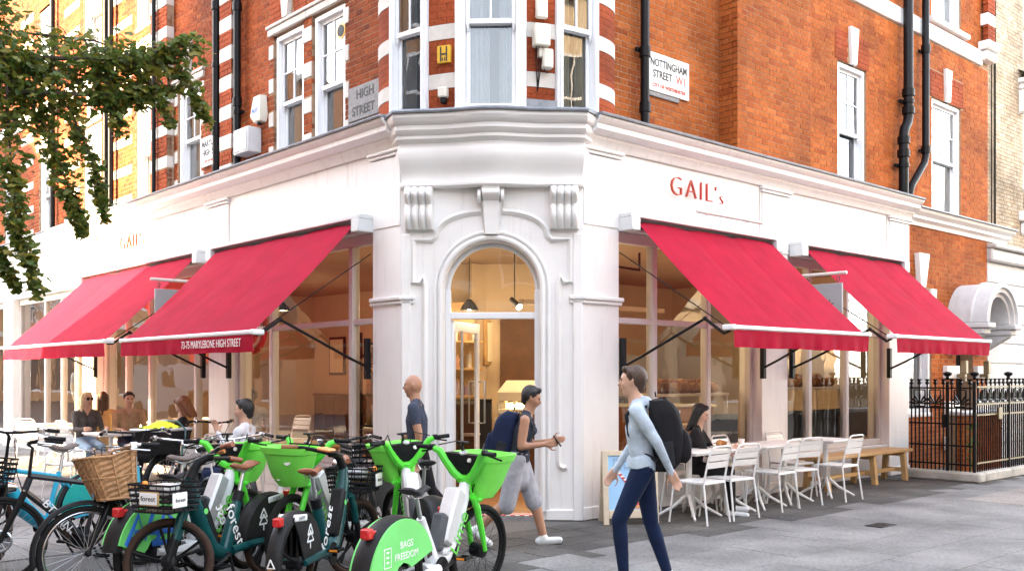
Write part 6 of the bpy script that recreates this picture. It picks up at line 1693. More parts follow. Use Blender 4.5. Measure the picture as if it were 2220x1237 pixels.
def city_bike(label, rear, front, steer=0, frame_m='black', basket=None, style='city', saddle_m='blacksaddle', seatz=.95, low=False, text=None, panel=None, hbz=1.04, fenders=True, chrome='chrome', rack=False, disc=False):
    t = bike_root('parked_bicycle', label, rear, front, 'bicycles parked in the rack'); r = .335; B = WM[t.name]
    add_wheel(t, B @ T(-W2, 0, r), style if style != 'mtb2' else 'forest', r)
    m = MB(); q = .017 if style == 'city' else .021
    bb = (-.07, 0, .29); hd = (.345, 0, .84 if style == 'city' else .80); hl_ = (.385, 0, .70); st = (-.23, 0, .74)
    m.tube([hl_, bb], q * 1.15 if not panel else q * 1.6, 8)
    m.tube([st, bb], q, 8)
    m.tube([hd, hl_], q * 1.3, 8)
    if low: m.tube([(.36, 0, .80), (.16, 0, .52), (-.12, 0, .42)], q, 8)
    else: m.tube([(.35, 0, .815), (-.22, 0, .70)], q, 8)
    for s in (-1, 1): m.tube([(-.08, s * .03, .29), (-W2, s * .06, r)], q * .7, 6); m.tube([(-.225, s * .02, .70), (-W2, s * .06, r)], q * .6, 6)
    part(m, 'frame', K[frame_m], t)
    if panel:
        m = MB(); m.tube([(.36, 0, .70), (.16, 0, .46), (-.02, 0, .32)], [.05, .075, .06], 10); part(m, 'battery_case', K[panel], t)
    saddle(-.25, seatz, saddle_m, t, (-.235, 0, .72), .28)
    cranks(t, -.07, .29, 60)
    if fenders: part(fender(-W2, r, .365, .05, 10, 190, 18, .02), 'rear_mudguard', K['dark_plastic'], t)
    if panel: 
        pl = [(-W2 + .36 * math.cos(R(a)), r + .36 * math.sin(R(a))) for a in range(0, 150, 8)] + [(-W2 - .1, r + .1), (-W2 + .05, r)]
        for s in (-1, 1): mm = MB(); mm.prism(pl, *sorted((s * .045, s * .053))); part(mm, 'skirt_guard', K['turq2'], t)
    if text: sidetext(t, text, .085, 'whitepaint', (.155, .49), R(51), q * 1.7 + .012 if not panel else .078, sx=1.15)
    if rack:
        m = MB()
        for s in (-1, 1): m.tube([(-.30, s * .05, .74), (-.75, s * .06, .74), (-W2, s * .07, r)], .007, 6)
        for k in range(4): m.tube([(-.36 - k * .1, -.06, .74), (-.36 - k * .1, .06, .74)], .006, 5)
        part(m, 'rear_rack', K['black'], t)
    Q = steerM(t, steer)
    add_wheel(t, Q @ T(W2, 0, r), style if style != 'mtb2' else 'forest', r, disc)
    m = MB()
    for s in (-1, 1): m.tube([(.385, s * .04, .695), (.44, s * .05, .58), (W2, s * .056, r)], [.016, .016, .010] if style == 'city' else [.026, .024, .020], 8)
    m.tube([(.385, -.05, .695), (.385, .05, .695)], .02, 8); part(m, 'fork', K[frame_m if style == 'city' else 'black'], t, Q)
    if style != 'city':
        m = MB()
        for s in (-1, 1): m.tube([(.385, s * .046, .71), (.45, s * .05, .57)], .014, 8)
        part(m, 'fork_stanchion', K['chrome'], t, Q)
    if fenders: part(fender(W2, r, .365, .05, -10, 130, 16, .02), 'front_mudguard', K['dark_plastic'], t, Q)
    m = MB(); m.tube([(.355, 0, .80), (.325, 0, hbz - .03), (.36, 0, hbz)], .013, 8)
    m.tube([(.16, -.29, hbz + .02), (.24, -.27, hbz + .03), (.35, -.12, hbz + .01), (.36, 0, hbz), (.35, .12, hbz + .01), (.24, .27, hbz + .03), (.16, .29, hbz + .02)], .0115, 8)
    hb = part(m, 'handlebar', K[chrome], t, Q)
    for s in (-1, 1):
        part(MB().tube([(.22, s * .277, hbz + .03), (.10, s * .30, hbz + .015)], .017, 8), 'grip', K['dark_plastic'], hb)
        m = MB(); m.tube([(.27, s * .25, hbz + .025), (.29, s * .28, hbz), (.17, s * .32, hbz - .02)], .006, 6); m.cbox(.24, .29, s * .255 - .018, s * .255 + .018, hbz + .0, hbz + .05, .006); part(m, 'brake_lever', K['chrome'], hb)
    m = MB()
    for s in (-1, 1): m.tube([(.27, s * .24, hbz + .02), (.45, s * .12, hbz + .03), (.44, s * .03, .85), (.40, s * .02, .70)], .004, 5)
    part(m, 'brake_cable', K['black'], t, Q)
    m = MB(); m.tube([(.44, 0, .73), (.50, 0, .735)], [.025, .045], 12); part(m, 'headlamp', K['chrome'], t, Q)
    if basket == 'wicker':
        rg = []; x0, x1 = .44, .80
        bw = MB()
        for j in range(17):
            u = j / 16; z = .70 + .30 * u; f = .68 + .32 * u; w_ = .22 * f; xa, xb = .22, .22 + .38 * f
            p = []
            for k in range(28):
                a = 2 * math.pi * k / 28; cx_ = (xa + xb) / 2; ex = math.copysign(abs(math.cos(a)) ** .45, math.cos(a)); ey = math.copysign(abs(math.sin(a)) ** .45, math.sin(a))
                wv = .004 * (1 if (j + k) % 2 else -1); p.append((cx_ + ((xb - xa) / 2 + wv) * ex, (w_ + wv) * ey, z + .03 * (u if ex < 0 else 0)))
            rg.append(p)
        bw.loft(rg, cap=False); bw.add(rg[0], [tuple(range(28))])
        bsk = part(bw, 'wicker_basket', K['wicker'], t, Q, smooth=0)
        m = MB()
        for j in (16, 8, 0): m.tube([(p[0], p[1], p[2]) for p in rg[j]], .011 if j != 8 else .008, 6, closed=True)
        for k in range(0, 28, 1): m.tube([tuple(rg[j][k]) for j in (0, 4, 8, 12, 16)], .0055, 4)
        part(m, 'woven_rim', K['wicker'], bsk)
    if basket == 'front': wire_basket(t, Q, .44, .74, .34, .72, .92, 'dark_plastic', .86)
    if basket == 'rear':
        wb = wire_basket(t, B, -.85, -.42, .36, .76, 1.0, 'dark_plastic', .9)
        m = MB(); m.add([(-.42, -.16, .77), (-.85, -.16, .77), (-.86, -.178, .985), (-.41, -.178, .985)], [(0, 1, 2, 3)]); m.add([(-.42, .16, .77), (-.41, .178, .985), (-.86, .178, .985), (-.85, .16, .77)], [(0, 1, 2, 3)]); part(m, 'basket_liner', K['dark_plastic'], wb)
    if basket == 'bag':
        m = MB(); m.loft([[(-.86, -.17, .70), (-.40, -.17, .70), (-.40, .17, .70), (-.86, .17, .70)], [(-.90, -.21, .98), (-.36, -.21, .98), (-.36, .21, .98), (-.90, .21, .98)]]); bg_ = part(m, 'crate_bag', K['dark_plastic'], t)
        m = MB(); m.cbox(-.915, -.345, -.222, .222, .955, .985, .01); part(m, 'bag_rim', K['silver'], bg_)
        m = MB(); m.grid(lambda u, v: (-.84 + .40 * u, -.15 + .30 * v, .985 + .07 * math.sin(u * 3.1) * math.sin(v * 3.1) + .02 * math.sin(u * 17 + v * 9)), 16, 10); part(m, 'high_visibility_vest', K['hiviz'], bg_)
        m = MB()
        for x in (-.5,): m.tube([(x, -.225, .70), (x, -.23, .97), (x, -.12, 1.06), (x, .12, 1.06), (x, .23, .97), (x, .225, .70)], .012, 4)
        part(m, 'strap', K['teal'], bg_)
    m = MB(); m.tube([(-.15, .04, .28), (-.24, .15, .02)], .010, 6); part(m, 'kickstand', K['black'], t)
    return t
K['hiviz'] = pbr('high_visibility_yellow', (.70, .82, .03), .7, var=.1)

lime_bike('nearest lime bike, rear fender and white frame towards the camera, right end of the row', (-.745, 6.08), (-.245, 7.10), -10, 'mint', [('BAGS', .545, .062), ('FREEDOM', .475, .062)])
lime_bike('lime bike facing away behind the nearest one, seat raised high', (-.58, 7.10), (-.93, 8.14), 14, panel='skirt', seatz=.93)
forest_bike('teal hire bike in profile with forest basket plate, its front wheel broadside', (-1.95, 7.78), (-2.37, 6.75), -58)
forest_bike('teal hire bike seen from behind with red rear light and brown grips', (-1.50, 6.72), (-1.28, 7.80), -22)
lime_bike('lime bike facing the camera with round sticker on its green basket', (-1.28, 8.72), (-1.76, 7.72), 6, panel='skirt')
lime_bike('lime bike with blue graffiti on its green rear fender', (-2.62, 7.02), (-2.20, 8.05), 6, 'mint', graffiti=True)
city_bike('black bicycle with a brown wicker basket on its handlebar', (-2.44, 7.86), (-3.01, 6.93), -24, basket='wicker', saddle_m='greyleather', low=True)
city_bike('graphite mountain bike with white BTWIN lettering at the left edge', (-3.12, 8.22), (-3.90, 7.42), -20, 'navyframe', style='mtb', text='BTWIN', saddle_m='greyleather', fenders=False, disc=True, chrome='black', hbz=1.06)
city_bike('turquoise electric bike with black front basket at the far left', (-3.92, 8.95), (-4.27, 7.90), 12, 'turq', basket='front', style='mtb2', panel='turq', saddle_m='greyleather', chrome='black', hbz=1.12)
city_bike('second turquoise electric bike behind the mountain bike, grey saddle', (-3.35, 8.55), (-3.72, 9.6), 5, 'turq', style='mtb2', panel='turq', saddle_m='greyleather', chrome='black', text='forest')
city_bike('black bicycle carrying a black crate bag with a yellow vest', (-4.02, 11.35), (-3.60, 12.35), 6, 'black', basket='bag', rack=True, hbz=1.0, chrome='black')
city_bike('black bicycle with a black slatted rear basket behind the teal bikes', (-1.30, 8.55), (-1.72, 9.55), 12, 'black', basket='rear', rack=True, hbz=.96, chrome='black')
city_bike('black bicycle with dark saddle half hidden behind the wicker basket', (-2.66, 8.55), (-3.25, 9.45), -10, 'black', saddle_m='blacksaddle', seatz=.93, hbz=.97)
city_bike('dark bicycle leaning in the rack left of the graffiti fender', (-2.36, 8.75), (-2.80, 9.7), 10, 'black', saddle_m='blacksaddle', seatz=.90, low=True, hbz=.97)

# ------------------------------------------------------------------ people
def bl_surface(segs, voxel, it=4, name='body'):
    """one continuous skin over tapered limbs and ovals; returns verts, faces and the label of every face"""
    mb = MB()
    for s in segs:
        if s[0] == 'e': _, lab, c, rad = s; mb.ball(c, rad[0], rad[1], rad[2], 16, 12)
        else:
            _, lab, p0, p1, r0, r1 = s
            p0, p1 = Vector(p0), Vector(p1); d = (p1 - p0); L_ = max(d.length, 1e-4); d = d / L_
            pts = []; rs = []
            for k in range(5): a = math.pi / 2 * (1 - k / 4.); pts.append(p0 - d * r0 * math.sin(a)); rs.append(max(r0 * math.cos(a), r0 * .08))
            for k in range(5): a = math.pi / 2 * (k / 4.); pts.append(p1 + d * r1 * math.sin(a)); rs.append(max(r1 * math.cos(a), r1 * .08))
            mb.tube(pts, rs, 12)
    me = mb.mesh('tmp', [], 0)
    o = bpy.data.objects.new('tmp', me); COL.objects.link(o)
    md = o.modifiers.new('r', 'REMESH'); md.mode = 'VOXEL'; md.voxel_size = voxel; md.adaptivity = 0
    ms = o.modifiers.new('s', 'SMOOTH'); ms.factor = .5; ms.iterations = it
    dg = bpy.context.evaluated_depsgraph_get(); dg.update()
    out = bpy.data.meshes.new_from_object(o.evaluated_get(dg))
    bpy.data.objects.remove(o); bpy.data.meshes.remove(me)
    out.name = name
    n = len(out.polygons); c = np.empty(n * 3); out.polygons.foreach_get('center', c); c = c.reshape(-1, 3)
    best = np.full(n, 1e9); lab = np.zeros(n, int); labs = sorted({s[1] for s in segs})
    for s in segs:
        if s[0] == 'e':
            rad = np.array(s[3]); q = (c - np.array(s[2])) / rad; d = (np.linalg.norm(q, axis=1) - 1) * rad.min()
        else:
            p0, p1 = np.array(s[2]), np.array(s[3]); ab = p1 - p0; tt = np.clip(((c - p0) @ ab) / max(ab @ ab, 1e-9), 0, 1)
            d = np.linalg.norm(c - (p0 + tt[:, None] * ab), axis=1) - (s[4] + (s[5] - s[4]) * tt)
        m = d < best; best[m] = d[m]; lab[m] = labs.index(s[1])
    return out, lab, labs
def vec(*a): return Vector(a)
def figure(label, loc, yaw, lean=3, thigh=(20, -20), knee=(5, 25), arm=(-20, 20), elbow=(20, 20), abd=(8, 8), seat=None, mats=None, hair=None, head_yaw=0, head_pitch=0, scale=1.0, sleeve='long', legs='long', extra=None, voxel=.011, twist=0, footpitch=(0, 0), foldin=(10, 10), hairlen=0, glasses=False, female=False, bald=False, hem=(.108, .166)):
    """local x forward, y to the left, z up"""
    M = T(loc[0], loc[1], loc[2] if len(loc) > 2 else 0) @ RZ(R(yaw)) @ Matrix.Scale(scale, 4)
    t = thing('person', label, 'person', M)
    segs = []
    C_ = lambda lab, a, b, r0, r1: segs.append(('c', lab, tuple(a), tuple(b), r0, r1))
    E_ = lambda lab, c, r: segs.append(('e', lab, tuple(c), r))
    P = vec(0, 0, 0)
    la = R(lean); up = vec(math.sin(la), 0, math.cos(la)); fw = vec(math.cos(la), 0, -math.sin(la))
    sh = .165 if female else .19
    chest = P + up * .30; neck = P + up * .49
    # legs
    feet = []; hips = []
    legsegs = []
    for i, s in ((0, 1), (1, -1)):
        hip = P + vec(0, s * .085, -.02)
        a = R(thigh[i]); b = R(thigh[i] - knee[i])
        kn = hip + vec(math.sin(a), s * .02, -math.cos(a)) * .43
        an = kn + vec(math.sin(b), 0, -math.cos(b)) * .41
        fp = R(footpitch[i]); toe = an + vec(math.cos(fp) * .17, s * .02, -.045 - math.sin(fp) * .17); heel = an + vec(-.05, 0, -.045 + math.sin(fp) * .04)
        legsegs.append((hip, kn, an, heel, toe))
    low = min(min(l[3].z, l[4].z) for l in legsegs) - .032
    z0 = (seat + .10) if seat is not None else -low
    up0 = vec(0, 0, z0)
    mv = lambda v: v + up0
    for i, s in ((0, 1), (1, -1)):
        hip, kn, an, heel, toe = [mv(v) for v in legsegs[i]]
        lg = 'trousers'
        C_(lg, hip, kn, .092 if not female else .088, .062)
        C_(lg if legs == 'long' else 'skin', kn, kn + (an - kn) * .35, .058, .060)
        C_(lg if legs == 'long' else 'skin', kn + (an - kn) * .35, an, .058, .042)
        if legs == 'short': C_(lg, hip, kn + (kn - hip) * .06, .102, .088)
        if legs == 'skin': C_('skin', an + (kn - an) * .1, an, .04, .04); C_('sock', an + (kn - an) * .12, an, .043, .043)
        C_('shoe', heel, toe, .040, .034); C_('shoe', an, heel + vec(.03, 0, .01), .042, .04); C_('sole', heel + vec(0, 0, -.024), toe + vec(.0, 0, -.018), .028, .026)
    for y in (-.055, .055): C_('trousers', mv(P + vec(0, y, 0)), mv(P + up * .06 + vec(0, y, 0)), .098, .10)
    for y in (-.06, .06):
        C_('top', mv(P + up * .07 + vec(0, y, 0)), mv(chest + vec(0, y * 1.15, 0)), .095, .108); C_('top', mv(chest + vec(0, y * 1.15, 0)), mv(neck - up * .07 + vec(0, y * 1.2, 0)), .106, .075)
    if female:
        for y in (-.065, .065): E_('top', mv(chest + fw * .075 + up * .02 + vec(0, y, 0)), (.06, .06, .06))
    C_('top', mv(neck - up * .055 + vec(0, -sh + .02, 0)), mv(neck - up * .055 + vec(0, sh - .02, 0)), .058, .058)
    hy, hp = R(head_yaw), R(head_pitch)
    nd = vec(math.sin(la * .6 + .12), 0, math.cos(la * .6 + .12))
    C_('skin', mv(neck - up * .05), mv(neck + nd * .09), .060, .056)
    for s in (-1, 1): C_('top', mv(neck - up * .012 + vec(-.01, s * .03, 0)), mv(neck - up * .05 + vec(0, s * sh * .72, 0)), .052, .054)
    HC = mv(neck + nd * .165)
    HR = RZ(hy) @ RY(hp)
    def H(x, y, z): return HC + HR @ vec(x, y, z)
    E_('skin', H(0, 0, .01), (.093, .074, .108)); E_('skin', H(.012, 0, -.04), (.075, .062, .075)); C_('skin', H(.05, -.012, -.092), H(.05, .012, -.092), .026, .026)
    C_('skin', H(.084, 0, .018), H(.108, 0, -.022), .008, .013)                     # nose
    for s in (-1, 1): C_('brow', H(.084, s * .014, .036), H(.072, s * .048, .036), .0095, .008)
    C_('lip', H(.088, -.016, -.056), H(.088, .016, -.056), .009, .009)
    for s in (-1, 1):
        C_('skin', H(-.005, s * .076, .02), H(-.005, s * .076, -.02), .014, .010)      # ear
        E_('eye', H(.087, s * .030, .016), (.011, .013, .008))
        C_('skin', H(.06, s * .038, -.02), H(.05, s * .035, -.04), .026, .022)
    hands = []
    for i, s in ((0, 1), (1, -1)):
        shp = mv(neck - up * .06 + vec(0, s * sh, 0)) + vec(R(twist) * s * .1, 0, 0)
        a = R(arm[i] ) ; ab = R(abd[i]); b = R(arm[i] + elbow[i])
        el = shp + vec(math.sin(a) * math.cos(ab), s * math.sin(ab), -math.cos(a) * math.cos(ab)) * .28
        fi = R(foldin[i])
        wd_ = vec(math.sin(b) * math.cos(fi), -s * math.sin(fi), -math.cos(b) * math.cos(fi))
        wr = el + wd_ * .245
        C_('top' if sleeve != 'none' else 'skin', shp, shp + (el - shp) * .55, .060 if sleeve != 'none' else .052, .052 if sleeve != 'none' else .046)
        C_('top' if sleeve == 'long' else 'skin', shp + (el - shp) * .55, el, .048, .042)
        C_('top' if sleeve == 'long' else 'skin', el, wr, .041, .028)
        # hand: palm, four fingers and a thumb
        side = wd_.cross(vec(0, s, 0)).normalized() if abs(wd_.y) < .9 else vec(1, 0, 0)
        acr = wd_.cross(side).normalized()
        pc = wr + wd_ * .05
        C_('skin', wr + wd_ * .015 + side * .015, wr + wd_ * .075 + side * .022, .020, .017); C_('skin', wr + wd_ * .015 - side * .015, wr + wd_ * .075 - side * .022, .020, .017)
        for k, ln in enumerate((.070, .082, .076, .058)):
            bs = wr + wd_ * .085 + side * (.030 - .020 * k); mid = bs + (wd_ * .9 - acr * .35 * s).normalized() * ln * .55; tp = mid + (wd_ * .55 - acr * .8 * s).normalized() * ln * .5
            C_('skin', bs, mid, .0095, .009); C_('skin', mid, tp, .009, .0075)
        th = wr + wd_ * .035 + side * .03; C_('skin', th, th + (wd_ * .6 + side * .7).normalized() * .05, .012, .010); C_('skin', th + (wd_ * .6 + side * .7).normalized() * .05, th + (wd_ * .9 + side * .5).normalized() * .085, .010, .008)
        hands.append((wr, wd_))
    env = dict(P=mv(P), neck=mv(neck), chest=mv(chest), H=H, hands=hands, up=up, fw=fw, legs=[[mv(v) for v in l] for l in legsegs], C=C_, E=E_, mv=mv)
    if extra: extra(env)
    me, lab, labs = bl_surface(segs, voxel)
    me.materials.clear()
    mats = mats or {}
    mats = dict(mats); mats.setdefault('brow', mats.get('skin', 'skin'))
    for l in labs: me.materials.append(K[mats.get(l, {'skin': 'skin', 'lip': 'lip', 'eye': 'eye', 'sock': 'whitepaint', 'sole': 'whitepaint'}.get(l, 'dark_plastic'))])
    me.polygons.foreach_set('material_index', lab.astype(np.int32)); me.polygons.foreach_set('use_smooth', [True] * len(lab)); me.update()
    b = part(me, 'body', None, t)
    if bald:
        hs_ = [('c', 'h', tuple(H(-.042, -.035, -.012)), tuple(H(-.042, .035, -.012)), .050, .050)] + [('c', 'h', tuple(H(.0, s * .066, .0)), tuple(H(-.04, s * .05, -.02)), .014, .026) for s in (-1, 1)]
        hm, _, _ = bl_surface(hs_, .010, 3, 'hair'); hm.materials.clear(); hm.materials.append(K['hair_grey']); hm.polygons.foreach_set('use_smooth', [True] * len(hm.polygons))
        part(hm, 'hair', None, t)
    if seat is None and hem:
        m = MB(); rg = []
        for k, (dz, gx, gy) in enumerate(((-.035, hem[0] + .004, hem[1] + .004), (-.03, hem[0] + .008, hem[1] + .008), (.03, hem[0] + .002, hem[1] + .002), (.06, hem[0] - .02, hem[1] - .02))):
            c0 = mv(P + up * (.035 + dz)); rg.append([c0 + fw * (gx * math.cos(a) * (1 + .02 * math.sin(5 * a))) + vec(0, gy * math.sin(a) * (1 + .015 * math.sin(7 * a)), .006 * math.sin(4 * a)) for a in [2 * math.pi * q / 30 for q in range(30)]])
        m.loft(rg, cap=False); part(m, 'shirt_hem', K[mats['top']], t)
    if hair:
        hs_ = [('e', 'h', tuple(H(-.022, 0, .032)), (.098, .084, .104)), ('c', 'h', tuple(H(.055, -.03, .10)), tuple(H(.055, .03, .10)), .028, .028), ('c', 'h', tuple(H(-.05, 0, .03)), tuple(H(-.05, 0, -.05)), .066, .05)]
        for s in (-1, 1): hs_.append(('c', 'h', tuple(H(.01, s * .062, .07)), tuple(H(-.02, s * .064, .0)), .028, .022))
        if hairlen:
            for y in (-.05, 0, .05): hs_.append(('c', 'h', tuple(H(-.05, y, .04)), tuple(H(-.075, y * 1.3, -.06 - hairlen)), .048, .03))
            for s in (-1, 1): hs_.append(('c', 'h', tuple(H(.0, s * .074, .06)), tuple(H(-.005, s * .085, -.05 - hairlen * .8)), .026, .020))
        hm, _, _ = bl_surface(hs_, .012, 3, 'hair'); hm.materials.clear(); hm.materials.append(K[hair]); hm.polygons.foreach_set('use_smooth', [True] * len(hm.polygons))
        part(hm, 'hair', None, t)
    if glasses:
        m = MB()
        for s in (-1, 1): m.tube([H(.100, s * .034, .018), H(.106, s * .034, .018)], .026, 12); m.tube([H(.098, s * .058, .022), H(.0, s * .078, .022)], .004, 5)
        m.tube([H(.106, -.012, .022), H(.106, .012, .022)], .004, 5); part(m, 'sunglasses', K['eye'], t)
    t['_'] = 0; del t['_']
    return t, env, M
for n_, c_ in (('navy_polo', (.045, .055, .085)), ('charcoal_cloth', (.025, .026, .03)), ('denim', (.007, .016, .050)), ('pale_denim', (.28, .40, .52)), ('heather_grey', (.44, .52, .60)), ('white_shirt', (.66, .66, .72)), ('navy_cloth', (.012, .02, .055)), ('black_cloth', (.014, .013, .015)), ('grey_skirt', (.36, .36, .40)), ('dark_vest', (.03, .035, .05)), ('gold_print', (.55, .38, .16)), ('olive_cloth', (.20, .20, .11)), ('pale_tee', (.52, .56, .64)), ('dark_tweed', (.09, .085, .08)), ('tan_cloth', (.45, .32, .19))): K[n_] = flatcloth(n_, c_)
for n_, c_ in (('hair_black', (.012, .01, .01)), ('hair_brown', (.06, .028, .014)), ('hair_auburn', (.17, .055, .02)), ('hair_blonde', (.72, .56, .32)), ('hair_grey', (.10, .085, .08))): K[n_] = pbr(n_, c_, .5, var=.35, scale=40, bump=.6, bscale=90)

def backpack(label, M, sc=1.0, mat='black_cloth'):
    """hangs behind a figure: local x forward, origin between the shoulder blades"""
    t = thing('backpack', label, 'backpack', M @ Matrix.Scale(sc, 4))
    def shell(z0, z1, x0, x1, w, bul, n=10):
        mb = MB(); rg = []
        for i in range(n + 1):
            u = i / n; e = (1 - abs(2 * u - 1) ** 4) ** .5 if 0 < i < n else .25
            hw = w * (.74 + .26 * e); hd = (x1 - x0) / 2 * (.55 + .45 * e) * (1 + bul * math.sin(u * 3.1)); cx_ = x1 - hd
            rg.append([(cx_ + hd * math.copysign(abs(math.cos(a)) ** .5, math.cos(a)) + .004 * math.sin(a * 5 + u * 9), hw * math.copysign(abs(math.sin(a)) ** .5, math.sin(a)), z1 + (z0 - z1) * u + .006 * math.sin(a * 3 + u * 5)) for a in [2 * math.pi * k / 24 for k in range(24)]])
        mb.loft(rg); return mb
    bag = part(shell(-.42, .11, -.25, -.04, .155, .12), 'bag', K[mat], t)
    part(shell(-.37, -.13, -.315, -.22, .115, .1), 'front_pocket', K[mat], bag)
    for s in (-1, 1): part(shell(-.36, -.18, -.18, -.08, .02, .1).__class__(T(0, s * .165, 0)).loft([[(-.14 + .05 * math.cos(2 * math.pi * k / 12), .012 * math.sin(2 * math.pi * k / 12), z) for k in range(12)] for z in (-.38, -.2)]), 'side_pocket', K['charcoal_cloth'], bag)
    m = MB()
    for s in (-1, 1): m.tube([(-.03, s * .10, .07), (.04, s * .11, .10), (.13, s * .115, .02), (.125, s * .12, -.12), (.02, s * .14, -.28), (-.08, s * .13, -.34)], .016, 6, sq=.6)
    part(m, 'strap', K['charcoal_cloth'], t)
    m = MB(); m.tube([(-.10, -.03, .135), (-.10, -.02, .165), (-.10, .02, .165), (-.10, .03, .135)], .007, 6); part(m, 'handle', K['charcoal_cloth'], t)
    m = MB(); m.tube([(-.262, -.11, .0), (-.268, 0, .012), (-.262, .11, .0)], .004, 5); part(m, 'zip', K['steel'], t)
    return t
# walker in the foreground, jeans and pale hoodie, going left
def hood(e): e['C']('top', e['neck'] + vec(-.07, -.06, .0), e['neck'] + vec(-.07, .06, .0), .055, .055); e['C']('top', e['P'] + vec(0, -.06, .02), e['P'] + vec(0, .06, .02), .112, .112)
t, e, M = figure('person in pale hoodie and blue jeans striding left in the foreground', (.98, 7.28), 172, 6, (25, -8), (30, 10), (-33, 8), (8, 26), (6, 5), mats={'top': 'heather_grey', 'trousers': 'denim', 'shoe': 'furniture', 'skin': 'skin'}, hair='hair_brown', extra=hood, hem=(.118, .176), scale=.965, footpitch=(-4, 14))
backpack('black backpack worn by the striding person in jeans', M @ T(*(e['neck'] + vec(-.06, 0, -.10))) @ RY(R(6)), 1.03)
# woman with navy rucksack walking right past the door
def skirt(e):
    for s in (0, 1):
        hip, kn = e['legs'][s][0], e['legs'][s][1]
        e['C']('trousers', hip + vec(0, 0, .03), kn + vec(0, 0, -.04), .104, .092)
    e['C']('trousers', e['P'] + vec(0, 0, -.05), (e['legs'][0][0] + e['legs'][1][0] + e['legs'][0][1] + e['legs'][1][1]) * .25, .12, .11)
t, e, M = figure('woman in dark sleeveless top and grey shorts walking right past the doorway', (.055, 9.15), -6, 12, (22, -14), (8, 34), (2, -8), (98, 104), (5, 5), mats={'top': 'dark_vest', 'trousers': 'grey_skirt', 'shoe': 'bikewhite', 'skin': 'skin2'}, hair='hair_black', sleeve='none', legs='skin', extra=skirt, hem=(.112, .168), scale=.90, head_pitch=18, footpitch=(-4, 40), female=True)
backpack('navy rucksack on the back of the woman walking past the door', M @ T(*(e['neck'] + vec(-.07, 0, -.12))) @ RY(R(12)), 1.0, 'navy_cloth')
h0 = e['hands'][1]
m = MB(); m.cbox(-.006, .006, -.036, .036, -.07, .07, .004)
tag(part(m, 'smartphone', K['black'], None, M @ T(*(h0[0] + h0[1] * .11 + vec(.02, .03, .02))) @ RY(R(-35))), 'dark phone held by the woman walking past the door', 'phone')
figure('balding man in grey polo shirt and black trousers walking left by the door', (-.94, 9.75), 176, 3, (18, -16), (4, 24), (-14, 18), (18, 24), (8, 8), mats={'top': 'navy_polo', 'trousers': 'black_cloth', 'shoe': 'black_cloth', 'skin': 'skin2'}, hair=None, sleeve='short', scale=.955, footpitch=(0, 24))
# seated woman at the right
t, e, M = figure('woman with dark hair and black top seated at the table by the poster board', tuple((FR @ Vector((1.42, -.42, 0))).xy), 42.3 - 62, 6, (86, 80), (82, 72), (34, 30), (62, 66), (8, 8), seat=.455, mats={'top': 'black_cloth', 'trousers': 'black_cloth', 'shoe': 'bikewhite'}, hair='hair_black', hairlen=.16, head_pitch=18, scale=.95, female=True)
# man in white shirt, in profile facing left
t, e, M = figure('black haired man in white shirt and navy trousers seated in profile', (-2.97, 10.72), 176, -4, (84, 88), (80, 86), (30, 24), (128, 70), (8, 8), seat=.455, mats={'top': 'white_shirt', 'trousers': 'navy_cloth', 'shoe': 'black_cloth'}, hair='hair_black', head_pitch=4)
# reclining woman in black
figure('auburn haired woman in black lounging with one knee crossed', (-4.30, 12.35), 186, -14, (94, 104), (34, 96), (24, 30), (60, 66), (8, 10), seat=.46, mats={'top': 'black_cloth', 'trousers': 'black_cloth', 'shoe': 'black_cloth'}, hair='hair_auburn', hairlen=.10, head_pitch=24, head_yaw=-14, female=True)
figure('blonde woman with sunglasses and pale jeans sitting in the sun', (-6.72, 15.35), -48, 2, (84, 80), (70, 84), (28, 32), (66, 62), (8, 8), seat=.455, mats={'top': 'dark_tweed', 'trousers': 'pale_denim', 'shoe': 'bikewhite'}, hair='hair_blonde', hairlen=.22, glasses=True, head_yaw=10, female=True)
figure('brown haired woman in gold patterned top seen from behind', tuple((FL @ Vector((-7.42, -.62, 0))).xy), 112, 8, (82, 84), (84, 80), (30, 34), (60, 70), (8, 8), seat=.455, mats={'top': 'gold_print', 'trousers': 'tan_cloth', 'shoe': 'black_cloth'}, hair='hair_brown', hairlen=.26, female=True)
figure('dark haired man in tan shirt glimpsed behind the reclining woman', tuple((FL @ Vector((-6.75, -.45, 0))).xy), -60, 4, (84, 82), (84, 80), (26, 30), (60, 60), (8, 8), seat=.455, mats={'top': 'tan_cloth', 'trousers': 'navy_cloth', 'shoe': 'black_cloth'}, hair='hair_black')
figure('person in light grey top sitting inside the window on the left', tuple((FL @ Vector((-5.35, .95, 0))).xy) + (.05,), 100, 12, (82, 84), (84, 80), (30, 30), (60, 60), (8, 8), seat=.455, mats={'top': 'pale_tee', 'trousers': 'black_cloth', 'shoe': 'black_cloth'}, hair='hair_black')
st_ = FL @ T(-5.35, .95, .05); m = MB(); m.cbox(-.18, .18, -.18, .18, .42, .46, .006)
t = thing('stool', 'stool under the person in grey inside the left window', 'stool', st_); part(m, 'seat', K['oak'], t)
for a in (-1, 1):
    for b in (-1, 1): part(MB().tube([(a * .14, b * .14, .42), (a * .17, b * .17, 0)], .014, 6), 'leg', K['black'], t)
